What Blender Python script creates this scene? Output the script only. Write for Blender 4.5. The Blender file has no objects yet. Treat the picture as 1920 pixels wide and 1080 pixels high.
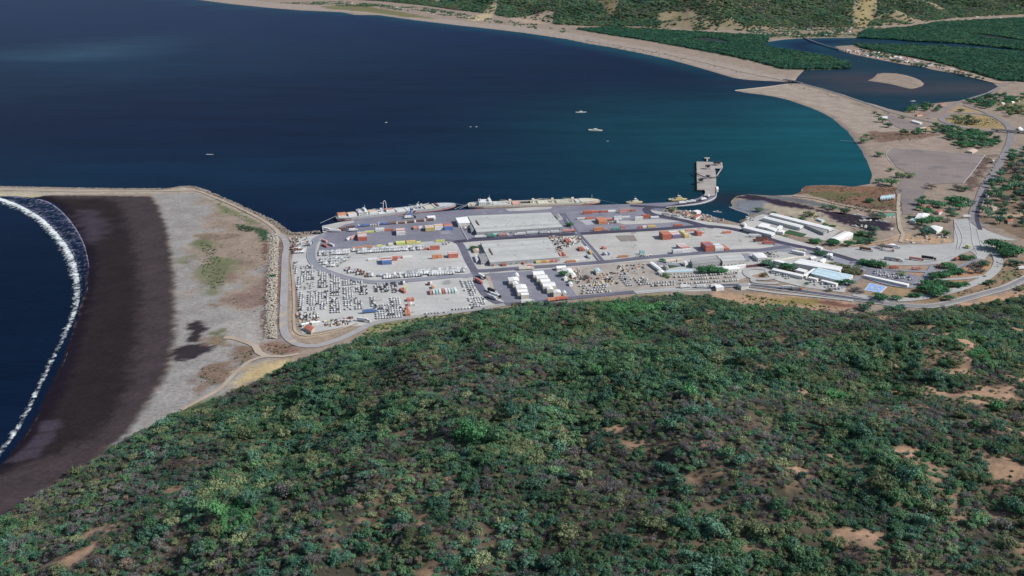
import bpy, bmesh, math, random
import numpy as np
from mathutils import Vector

# ------------------------------------------------------------------ camera, world, sun, exposure
scene = bpy.context.scene
COL = scene.collection
CAM_H, PITCH, FOV = 374.0, math.radians(20.5), math.radians(35.0)
cam_data = bpy.data.cameras.new("camera")
cam_data.sensor_fit = 'VERTICAL'
cam_data.angle_y = FOV
cam_data.clip_start, cam_data.clip_end = 1.0, 40000.0
cam = bpy.data.objects.new("camera", cam_data)
cam.location = (0, 0, CAM_H)
cam.rotation_euler = (math.pi / 2 - PITCH, 0, 0)
COL.objects.link(cam)
scene.camera = cam

SUN_EL, SUN_AZ = math.radians(39), math.radians(104)      # azimuth clockwise from +Y
world = bpy.data.worlds.new("World")
scene.world = world
world.use_nodes = True
wn = world.node_tree
wn.nodes.clear()
wo = wn.nodes.new("ShaderNodeOutputWorld")
wb = wn.nodes.new("ShaderNodeBackground")
ws = wn.nodes.new("ShaderNodeTexSky")
ws.sky_type = 'NISHITA'
ws.sun_disc = False
ws.sun_elevation = SUN_EL
ws.sun_rotation = SUN_AZ
wb.inputs["Strength"].default_value = 0.11
wn.links.new(ws.outputs[0], wb.inputs[0])
wn.links.new(wb.outputs[0], wo.inputs[0])

sun_data = bpy.data.lights.new("sun", 'SUN')
sun_data.energy = 5.0
sun_data.angle = math.radians(0.5)
sun_data.color = (1.0, 0.96, 0.9)
sun = bpy.data.objects.new("sun", sun_data)
sd = Vector((math.sin(SUN_AZ) * math.cos(SUN_EL), math.cos(SUN_AZ) * math.cos(SUN_EL), math.sin(SUN_EL)))
sun.rotation_euler = sd.to_track_quat('Z', 'Y').to_euler()
sun.location = (600, -200, 900)
COL.objects.link(sun)

scene.view_settings.view_transform = 'Standard'
scene.view_settings.look = 'None'
scene.view_settings.exposure = 0.0
scene.view_settings.gamma = 1.0
scene.view_settings.use_curve_mapping = False

# ------------------------------------------------------------------ helpers: survey, noise, colour
F = 540 / math.tan(FOV / 2)
CP, SP = math.cos(PITCH), math.sin(PITCH)
GZ = 1.2                                   # level of the flat land above the sea
rnd = random.Random(7)

def P(px, py, z=GZ):
    """survey: where the sight line through a photo point meets the level z"""
    cx, cy = (px - 960) / F, (540 - py) / F
    dy, dz = CP + cy * SP, -SP + cy * CP
    t = (z - CAM_H) / dz
    return (cx * t, dy * t, z)

def W(pts, z=GZ):
    """list of photo points (or ('w',x,y) ground points) -> list of ground xy"""
    out = []
    for p in pts:
        out.append((p[1], p[2]) if p[0] == 'w' else P(p[0], p[1], z)[:2])
    return out

class Zm:                                   # coordinates read off a six-times enlargement
    def __init__(s, x, y, k=6.0): s.x, s.y, s.k = x, y, k
    def __call__(s, *pts):
        return [(s.x + a / s.k, s.y + b / s.k) for a, b in pts]
    def one(s, a, b): return (s.x + a / s.k, s.y + b / s.k)
ZA, ZB, ZC, ZD, ZE = Zm(540, 360), Zm(840, 360), Zm(1140, 360), Zm(1380, 360), Zm(1600, 360)
ZF, ZG, ZH, ZI, ZJ = Zm(500, 480), Zm(780, 460), Zm(1060, 440), Zm(1340, 440), Zm(1600, 440)
ZK, ZL = Zm(1220, 260), Zm(1600, 180)
ZQ = Zm(600, 370, 12.0); ZR = Zm(740, 370, 12.0)

def lin(c):
    c = c / 255.0
    return c / 12.92 if c <= 0.04045 else ((c + 0.055) / 1.055) ** 2.4
ALB = 0.80
def S(r, g, b, k=1.0):
    return (lin(r) * ALB * k, lin(g) * ALB * k, lin(b) * ALB * k)

_tab = np.random.RandomState(3).rand(256, 256)
def vnoise(x, y, seed=0):
    x = np.asarray(x, float) + seed * 37.13; y = np.asarray(y, float) + seed * 91.7
    xi = np.floor(x).astype(int); yi = np.floor(y).astype(int)
    fx = x - xi; fy = y - yi
    fx = fx * fx * (3 - 2 * fx); fy = fy * fy * (3 - 2 * fy)
    a = _tab[xi & 255, yi & 255]; b = _tab[(xi + 1) & 255, yi & 255]
    c = _tab[xi & 255, (yi + 1) & 255]; d = _tab[(xi + 1) & 255, (yi + 1) & 255]
    return (a * (1 - fx) + b * fx) * (1 - fy) + (c * (1 - fx) + d * fx) * fy
def fbm(x, y, scale, octv=4, seed=0):
    s = 0; amp = 1.0; tot = 0; f = 1.0 / scale
    for o in range(octv):
        s = s + amp * vnoise(np.asarray(x) * f, np.asarray(y) * f, seed + o); tot += amp
        amp *= 0.5; f *= 2.03
    return s / tot                            # 0..1
def smooth(a, b, x):
    t = np.clip((x - a) / (b - a), 0, 1)
    return t * t * (3 - 2 * t)

def sdf(poly, X, Y):
    """signed distance to a polygon, positive inside"""
    X = np.asarray(X, float); Y = np.asarray(Y, float)
    d2 = np.full(X.shape, 1e18); ins = np.zeros(X.shape, bool)
    n = len(poly)
    for i in range(n):
        ax, ay = poly[i]; bx, by = poly[(i + 1) % n]
        ex, ey = bx - ax, by - ay
        L = ex * ex + ey * ey + 1e-12
        t = np.clip(((X - ax) * ex + (Y - ay) * ey) / L, 0, 1)
        dx = X - (ax + t * ex); dy = Y - (ay + t * ey)
        np.minimum(d2, dx * dx + dy * dy, out=d2)
        if ay != by:
            cond = ((ay > Y) != (by > Y)) & (X < ex * (Y - ay) / (by - ay) + ax)
            ins ^= cond
    d = np.sqrt(d2)
    return np.where(ins, d, -d)

def spline(pts, step=6.0, closed=False):
    """Catmull-Rom through ground points"""
    pts = [np.array(p[:2], float) for p in pts]
    n = len(pts); out = []
    rng = range(n if closed else n - 1)
    for i in rng:
        p1, p2 = pts[i], pts[(i + 1) % n]
        p0 = pts[i - 1] if (i > 0 or closed) else 2 * p1 - p2
        p3 = pts[(i + 2) % n] if (i + 2 < n or closed) else 2 * p2 - p1
        m = max(2, int(np.linalg.norm(p2 - p1) / step))
        for k in range(m):
            t = k / m
            out.append(0.5 * ((2 * p1) + (-p0 + p2) * t + (2 * p0 - 5 * p1 + 4 * p2 - p3) * t * t + (-p0 + 3 * p1 - 3 * p2 + p3) * t ** 3))
    if not closed: out.append(pts[-1])
    return [(float(a), float(b)) for a, b in out]

# ------------------------------------------------------------------ helpers: materials
def newmat(name):
    m = bpy.data.materials.new(name); m.use_nodes = True
    nt = m.node_tree; nt.nodes.clear()
    out = nt.nodes.new("ShaderNodeOutputMaterial"); b = nt.nodes.new("ShaderNodeBsdfPrincipled")
    nt.links.new(b.outputs[0], out.inputs[0])
    return m, nt, b, out
def N(nt, typ, **kw):
    n = nt.nodes.new(typ)
    for k, v in kw.items(): setattr(n, k, v)
    return n
def noise_node(nt, scale, detail=5, rough=0.6, coord=None, stretch=None, rot=0.0):
    if coord is None: coord = N(nt, "ShaderNodeNewGeometry").outputs["Position"]
    if stretch:
        mp = N(nt, "ShaderNodeMapping"); mp.inputs["Scale"].default_value = stretch
        mp.inputs["Rotation"].default_value = (0, 0, rot)
        nt.links.new(coord, mp.inputs[0]); coord = mp.outputs[0]
    t = N(nt, "ShaderNodeTexNoise"); t.inputs["Scale"].default_value = scale
    t.inputs["Detail"].default_value = detail; t.inputs["Roughness"].default_value = rough
    nt.links.new(coord, t.inputs["Vector"])
    return t.outputs["Fac"]
def ramp(nt, fac, a, b, lo=0.0, hi=1.0):
    r = N(nt, "ShaderNodeMapRange"); r.interpolation_type = 'SMOOTHSTEP'
    nt.links.new(fac, r.inputs[0])
    r.inputs[1].default_value, r.inputs[2].default_value = a, b
    r.inputs[3].default_value, r.inputs[4].default_value = lo, hi
    return r.outputs[0]
def mixc(nt, fac, a, b, mode='MIX'):
    m = N(nt, "ShaderNodeMix", data_type='RGBA', blend_type=mode)
    for sock, v in ((m.inputs[0], fac), (m.inputs[6], a), (m.inputs[7], b)):
        if hasattr(v, "is_output"): nt.links.new(v, sock)
        elif isinstance(v, (int, float)): sock.default_value = v
        else: sock.default_value = (*v, 1)
    return m.outputs[2]
def mathn(nt, op, a, b=0.5):
    m = N(nt, "ShaderNodeMath", operation=op)
    for s, v in ((m.inputs[0], a), (m.inputs[1], b)):
        if hasattr(v, "is_output"): nt.links.new(v, s)
        else: s.default_value = v
    return m.outputs[0]
def vscale(nt, col, fac):
    v = N(nt, "ShaderNodeVectorMath", operation='SCALE')
    nt.links.new(col, v.inputs[0])
    if hasattr(fac, "is_output"): nt.links.new(fac, v.inputs["Scale"])
    else: v.inputs["Scale"].default_value = fac
    return v.outputs[0]

def ground_mat(name, c1, c2, s1=0.02, c3=None, s3=0.05, t3=0.62, fine=0.18, fscale=0.5, rough=0.9, streak=None, rot=0.0, bump=0.0, joints=None):
    """mottled ground: broad mottling, patches, fine grain, optional wear streaks and slab joints"""
    m, nt, b, out = newmat(name)
    base = mixc(nt, ramp(nt, noise_node(nt, s1, 6), 0.35, 0.65), c1, c2)
    if c3: base = mixc(nt, ramp(nt, noise_node(nt, s3, 6, 0.7), t3, t3 + 0.08), base, c3)
    f = ramp(nt, noise_node(nt, fscale, 4, 0.7), 0.25, 0.75, 1 - fine, 1 + fine)
    if streak:
        f = mathn(nt, 'MULTIPLY', f, ramp(nt, noise_node(nt, 1.0, 3, 0.6, stretch=(0.012, streak, 1), rot=rot), 0.3, 0.7, 0.94, 1.05))
    if joints:
        br = N(nt, "ShaderNodeTexBrick"); g = N(nt, "ShaderNodeNewGeometry")
        mp = N(nt, "ShaderNodeMapping"); mp.inputs["Rotation"].default_value = (0, 0, rot)
        nt.links.new(g.outputs["Position"], mp.inputs[0]); nt.links.new(mp.outputs[0], br.inputs["Vector"])
        br.inputs["Scale"].default_value = 1.0 / joints
        br.inputs["Color1"].default_value = (1, 1, 1, 1); br.inputs["Color2"].default_value = (0.93, 0.93, 0.93, 1)
        br.inputs["Mortar"].default_value = (0.8, 0.8, 0.8, 1); br.inputs["Mortar Size"].default_value = 0.025
        br.offset = 0.0
        base = mixc(nt, 1.0, base, br.outputs["Color"], 'MULTIPLY')
    nt.links.new(vscale(nt, base, f), b.inputs["Base Color"])
    b.inputs["Roughness"].default_value = rough
    b.inputs["Specular IOR Level"].default_value = 0.2
    if bump:
        bp = N(nt, "ShaderNodeBump"); bp.inputs["Strength"].default_value = bump; bp.inputs["Distance"].default_value = 0.3
        nt.links.new(noise_node(nt, fscale, 5, 0.7), bp.inputs["Height"]); nt.links.new(bp.outputs[0], b.inputs["Normal"])
    return m

def paint(name, col, rough=0.6, metal=0.0, dirt=0.18, scale=0.6, spec=0.3):
    """weathered paint / cladding: colour with blotches of dirt and fading"""
    m, nt, b, out = newmat(name)
    co = N(nt, "ShaderNodeNewGeometry").outputs["Position"]
    n1 = ramp(nt, noise_node(nt, scale, 6, 0.65, co), 0.3, 0.7, 1 - dirt, 1 + dirt * 0.6)
    rn = N(nt, "ShaderNodeObjectInfo").outputs["Random"]
    n2 = ramp(nt, rn, 0, 1, 1 - dirt * 0.8, 1 + dirt * 0.8)
    f = mathn(nt, 'MULTIPLY', n1, n2)
    rgb = N(nt, "ShaderNodeRGB"); rgb.outputs[0].default_value = (*col, 1)
    rust = mixc(nt, ramp(nt, noise_node(nt, scale * 1.7, 6, 0.7, co), 0.62, 0.75, 0, dirt * 1.5), rgb.outputs[0], (0.16, 0.1, 0.07))
    nt.links.new(vscale(nt, rust, f), b.inputs["Base Color"])
    b.inputs["Roughness"].default_value = rough; b.inputs["Metallic"].default_value = metal
    b.inputs["Specular IOR Level"].default_value = spec
    return m

# ------------------------------------------------------------------ helpers: objects
def tag(o, label=None, cat=None, group=None, kind=None):
    if label: o["label"] = label
    if cat: o["category"] = cat
    if group: o["group"] = group
    if kind: o["kind"] = kind
    return o
def link(o, parent=None):
    COL.objects.link(o)
    if parent: o.parent = parent
    return o
def meshobj(name, verts, faces, mats, parent=None, midx=None, smoothf=False):
    me = bpy.data.meshes.new(name)
    me.from_pydata([tuple(v) for v in verts], [], faces)
    for m in (mats if isinstance(mats, (list, tuple)) else [mats]): me.materials.append(m)
    if midx is not None: me.polygons.foreach_set("material_index", midx)
    if smoothf: me.polygons.foreach_set("use_smooth", [True] * len(me.polygons))
    me.update()
    o = bpy.data.objects.new(name, me)
    return link(o, parent)
def empty(name, loc, rz=0.0):
    o = bpy.data.objects.new(name, None); o.empty_display_size = 1
    o.location = loc; o.rotation_euler = (0, 0, rz)
    return link(o)

class MB:
    """collects boxes, prisms and tubes into one mesh"""
    def __init__(s): s.v = []; s.f = []; s.mi = []
    def add(s, verts, faces, mi=0):
        o = len(s.v); s.v += [tuple(v) for v in verts]
        s.f += [tuple(i + o for i in f) for f in faces]; s.mi += [mi] * len(faces)
    def box(s, x0, x1, y0, y1, z0, z1, mi=0, top=None):
        v = [(x0, y0, z0), (x1, y0, z0), (x1, y1, z0), (x0, y1, z0), (x0, y0, z1), (x1, y0, z1), (x1, y1, z1), (x0, y1, z1)]
        s.add(v, [(3, 2, 1, 0), (0, 1, 5, 4), (1, 2, 6, 5), (2, 3, 7, 6), (3, 0, 4, 7), (4, 5, 6, 7)], mi)
        if top is not None: s.mi[-1] = top
    def loft(s, rings, mi=0, cap=True):
        n = len(rings[0]); o = len(s.v)
        for r in rings: s.v += [tuple(p) for p in r]
        for k in range(len(rings) - 1):
            for i in range(n):
                j = (i + 1) % n
                s.f.append((o + k * n + i, o + k * n + j, o + (k + 1) * n + j, o + (k + 1) * n + i)); s.mi.append(mi)
        if cap:
            s.f.append(tuple(o + n - 1 - i for i in range(n))); s.mi.append(mi)
            s.f.append(tuple(o + (len(rings) - 1) * n + i for i in range(n))); s.mi.append(mi)
    def tube(s, pts, r0, r1=None, n=6, mi=0):
        r1 = r0 if r1 is None else r1
        pts = [Vector(p) for p in pts]; rings = []
        for i, p in enumerate(pts):
            d = (pts[min(i + 1, len(pts) - 1)] - pts[max(i - 1, 0)]).normalized()
            a = d.orthogonal().normalized(); b = d.cross(a)
            r = r0 + (r1 - r0) * i / (len(pts) - 1)
            rings.append([p + a * r * math.cos(t) + b * r * math.sin(t) for t in [2 * math.pi * k / n for k in range(n)]])
        s.loft(rings, mi)
    def build(s, name, mats, parent=None, loc=None, rz=0):
        o = meshobj(name, s.v, s.f, mats, parent, s.mi)
        if loc is not None: o.location = loc; o.rotation_euler = (0, 0, rz)
        return o
    def mesh(s, name, mats):
        me = bpy.data.meshes.new(name); me.from_pydata(s.v, [], s.f)
        for m in (mats if isinstance(mats, (list, tuple)) else [mats]): me.materials.append(m)
        me.polygons.foreach_set("material_index", s.mi); me.update()
        return me

def copy_tree(o, parent=None):
    c = o.copy(); COL.objects.link(c)
    if parent: c.parent = parent
    for ch in list(o.children): copy_tree(ch, c)
    return c

LAYER = [0]
def sheet(name, pts, mat, z=None, kind='structure', world_pts=False, wob=0.0, step=4.0, curved=False):
    """a flat piece of ground laid on the land, each one a little above the one before"""
    if z is None:
        LAYER[0] += 1; z = GZ + 0.02 + 0.012 * LAYER[0]
    g = pts if world_pts else W(pts, z)
    if curved: g = spline(g, step, True)
    if wob:
        q = []
        for i in range(len(g)):
            a = np.array(g[i]); b = np.array(g[(i + 1) % len(g)]); L = np.linalg.norm(b - a)
            m = max(1, int(L / step)); nrm = np.array([-(b - a)[1], (b - a)[0]]) / (L + 1e-9)
            for k in range(m):
                p = a + (b - a) * k / m
                q.append(tuple(p + nrm * wob * 2 * (float(fbm(p[0], p[1], step * 3, 3, 5)) - 0.5)))
        g = q
    o = meshobj(name, [(x, y, z) for x, y in g], [tuple(range(len(g)))], mat)
    if o.data.polygons[0].normal.z < 0: o.data.flip_normals()
    return tag(o, kind=kind)

def ribbon(name, pts, width, mat, z=None, world_pts=False, step=6.0, kind='structure', thick=0.0):
    if z is None:
        LAYER[0] += 1; z = GZ + 0.02 + 0.012 * LAYER[0]
    c = spline(pts if world_pts else W(pts, z), step)
    vs = []; fs = []
    for i, p in enumerate(c):
        a = np.array(c[max(i - 1, 0)]); b = np.array(c[min(i + 1, len(c) - 1)])
        d = (b - a) / (np.linalg.norm(b - a) + 1e-9); nrm = np.array([-d[1], d[0]])
        w = width if not callable(width) else width(i / (len(c) - 1))
        for s_ in (1, -1):
            q = np.array(p) + nrm * s_ * w / 2
            vs.append((q[0], q[1], z))
    for i in range(len(c) - 1): fs.append((2 * i + 1, 2 * i + 3, 2 * i + 2, 2 * i))
    o = meshobj(name, vs, fs, mat)
    return tag(o, kind=kind)
def offset_line(pts, off, step=6.0):
    c = spline(W(pts), step); out = []
    for i, p in enumerate(c):
        a = np.array(c[max(i - 1, 0)]); b = np.array(c[min(i + 1, len(c) - 1)])
        d = (b - a) / (np.linalg.norm(b - a) + 1e-9)
        out.append((p[0] - d[1] * off, p[1] + d[0] * off))
    return out
# ------------------------------------------------------------------ the shape of the land
w = lambda x, y: ('w', x, y)
MAIN_LAND = W([w(-415, 500), w(-440, 300), w(-500, 100), w(-600, -250), w(3000, -250), w(3500, 3300), (1915, 99), (1806, 91), (1698, 85), (1600, 84),
    (1565, 86), (1573, 93), (1584, 97.5), (1608, 103), (1633, 108), (1671, 115.5), (1700, 121), (1725, 123.5), (1750, 130), (1779, 135), (1800, 140), (1830, 146), (1861, 154),
    (1871, 161), (1860, 172), (1847, 179), (1825, 184), (1806, 188), (1780, 190), (1750, 193), (1725, 196), (1712, 202), (1692, 209), (1665, 203), (1640, 195), (1612, 188), (1584, 177), (1540, 165), (1505, 155.5), (1475, 156),
    (1440, 161), (1400, 165.5), (1378, 169), (1395, 172.5), (1430, 177), (1455, 181), (1480, 187), (1520, 201), (1545, 212), (1562, 222), (1590, 246), (1612, 275), (1628, 305),
    (1636, 328), (1630, 344), (1600, 349), (1565, 346), (1540, 346), (1510, 347.5), (1502, 353), (1500, 359), (1487, 364), (1450, 366), (1403, 363), (1380, 366), (1370, 377), (1374, 384), (1367, 388),
    (1385, 394), (1402, 401), (1408, 405), (1395, 412), (1387, 418), (1373, 414), (1348, 408), (1330, 403), (1315, 399), (1298, 395), (1273, 392), (1247, 391), (1215, 390), (1160, 391), (1007, 396),
    (907, 399), (840, 402), (762, 408), (690, 414), (640, 422), (612, 430), (603, 438), (575, 437), (560, 439), (545, 438), (530, 430), (515, 418), (500, 411), (470, 397), (440, 383), (420, 372), (400, 363),
    (380, 356), (365, 351), (345, 347.5), (325, 350), (300, 354), (225, 353), (150, 352), (100, 350), (60, 349.5), (0, 348), (-250, 345), (-250, 372), (-60, 367), (30, 366.5), (80, 371),
    (110, 384), (135, 418), (152, 448), (162, 478), (163, 500), (158, 540), (146, 590), (128, 640), (105, 700), (70, 770), (35, 830), (0, 871)])
FAR_LAND = W([w(-9000, 8300), (300, -7), (377, 0), (430, 7), (500, 14), (560, 19), (641, 22.5), (664, 27.5), (711, 28), (745, 33), (782, 38), (866, 48), (900, 51.5), (940, 56), (981, 61), (1063, 73),
    (1100, 81), (1144, 88), (1200, 99), (1252, 110), (1300, 123), (1334, 133), (1374, 145), (1400, 149), (1440, 151), (1478, 153), (1491, 150), (1496, 143), (1508, 131), (1550, 130), (1590, 128),
    (1593, 123), (1575, 115), (1546, 107), (1520, 103), (1489, 99), (1465, 95), (1449, 92), (1427, 85), (1440, 78), (1470, 73.5), (1503, 71.5), (1535, 71), (1606, 70.5), (1671, 73), (1720, 77),
    (1806, 81), (1860, 88), (1915, 93), w(4500, 3560), w(16000, 4500), w(16000, 15000), w(-9000, 15000)])
SANDBAR = W([(1626, 150.5), (1637, 146), (1642, 141), (1645, 137.5), (1655, 136), (1680, 137), (1697, 140), (1712, 144), (1726, 150), (1733, 157), (1728, 161), (1718, 164), (1708, 166), (1693, 162.5), (1675, 158), (1650, 153.5)])
HILL_FOOT = W([w(-420, 300), (-150, 1040), (0, 968), (60, 935), (150, 884), (225, 828), (300, 790), (380, 757), (480, 716), (560, 677), (620, 660), (680, 640), (740, 620), (790, 607), (850, 598), (900, 590),
    (980, 579), (1040, 577), (1100, 572), (1180, 562), (1250, 558), (1330, 561), (1420, 579), (1500, 586), (1570, 592), (1640, 588), (1700, 586), (1760, 584), (1800, 578), (1850, 570), (1920, 557), w(760, 1120), w(1500, 1350), w(3200, 1500), w(3200, -400), w(-700, -400)])
FAR_FOOT = W([w(-2600, 9000), (600, -4), (720, 3), (800, 11), (860, 20), (900, 24), (935, 30), (960, 34), (1000, 38), (1050, 47), (1150, 51), (1300, 57), (1400, 58), (1500, 53), (1600, 52), (1700, 46),
    (1790, 34), (1920, 27), w(6000, 6100), w(16000, 7500), w(16000, 16000), w(-2600, 16000)])

def hill_h(X, Y):
    d = sdf(HILL_FOOT, X, Y)
    dd = np.clip(d + 10 * (fbm(X, Y, 60, 3, 4) - 0.5), 0, None)
    h = 138 * (1 - np.exp(-dd / 355))
    h = h + smooth(10, 160, d) * ((fbm(X, Y, 190, 4, 9) - 0.5) * 52 + (fbm(X, Y, 60, 3, 2) - 0.5) * 20)
    return np.clip(h, 0, None), d
def far_h(X, Y):
    d = sdf(FAR_FOOT, X, Y)
    dd = np.clip(d, 0, None)
    ridge = 1 - np.abs(2 * fbm(X, Y, 900, 5, 21) - 1)
    h = 330 * (1 - np.exp(-dd / 1500)) * (0.45 + 0.9 * ridge) + smooth(0, 200, d) * (fbm(X, Y, 190, 4, 6) - 0.5) * 110
    return np.clip(h, 0, None), d
LANDS = [MAIN_LAND, FAR_LAND, SANDBAR]
def land_h(X, Y, which):
    s = None
    for k in which:
        q = sdf(LANDS[k], X, Y); s = q if s is None else np.maximum(s, q)
    s = s + 3.0 * (fbm(X, Y, 22, 3, 8) - 0.5)
    return np.clip(s * 0.12, -3, GZ), s

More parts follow.
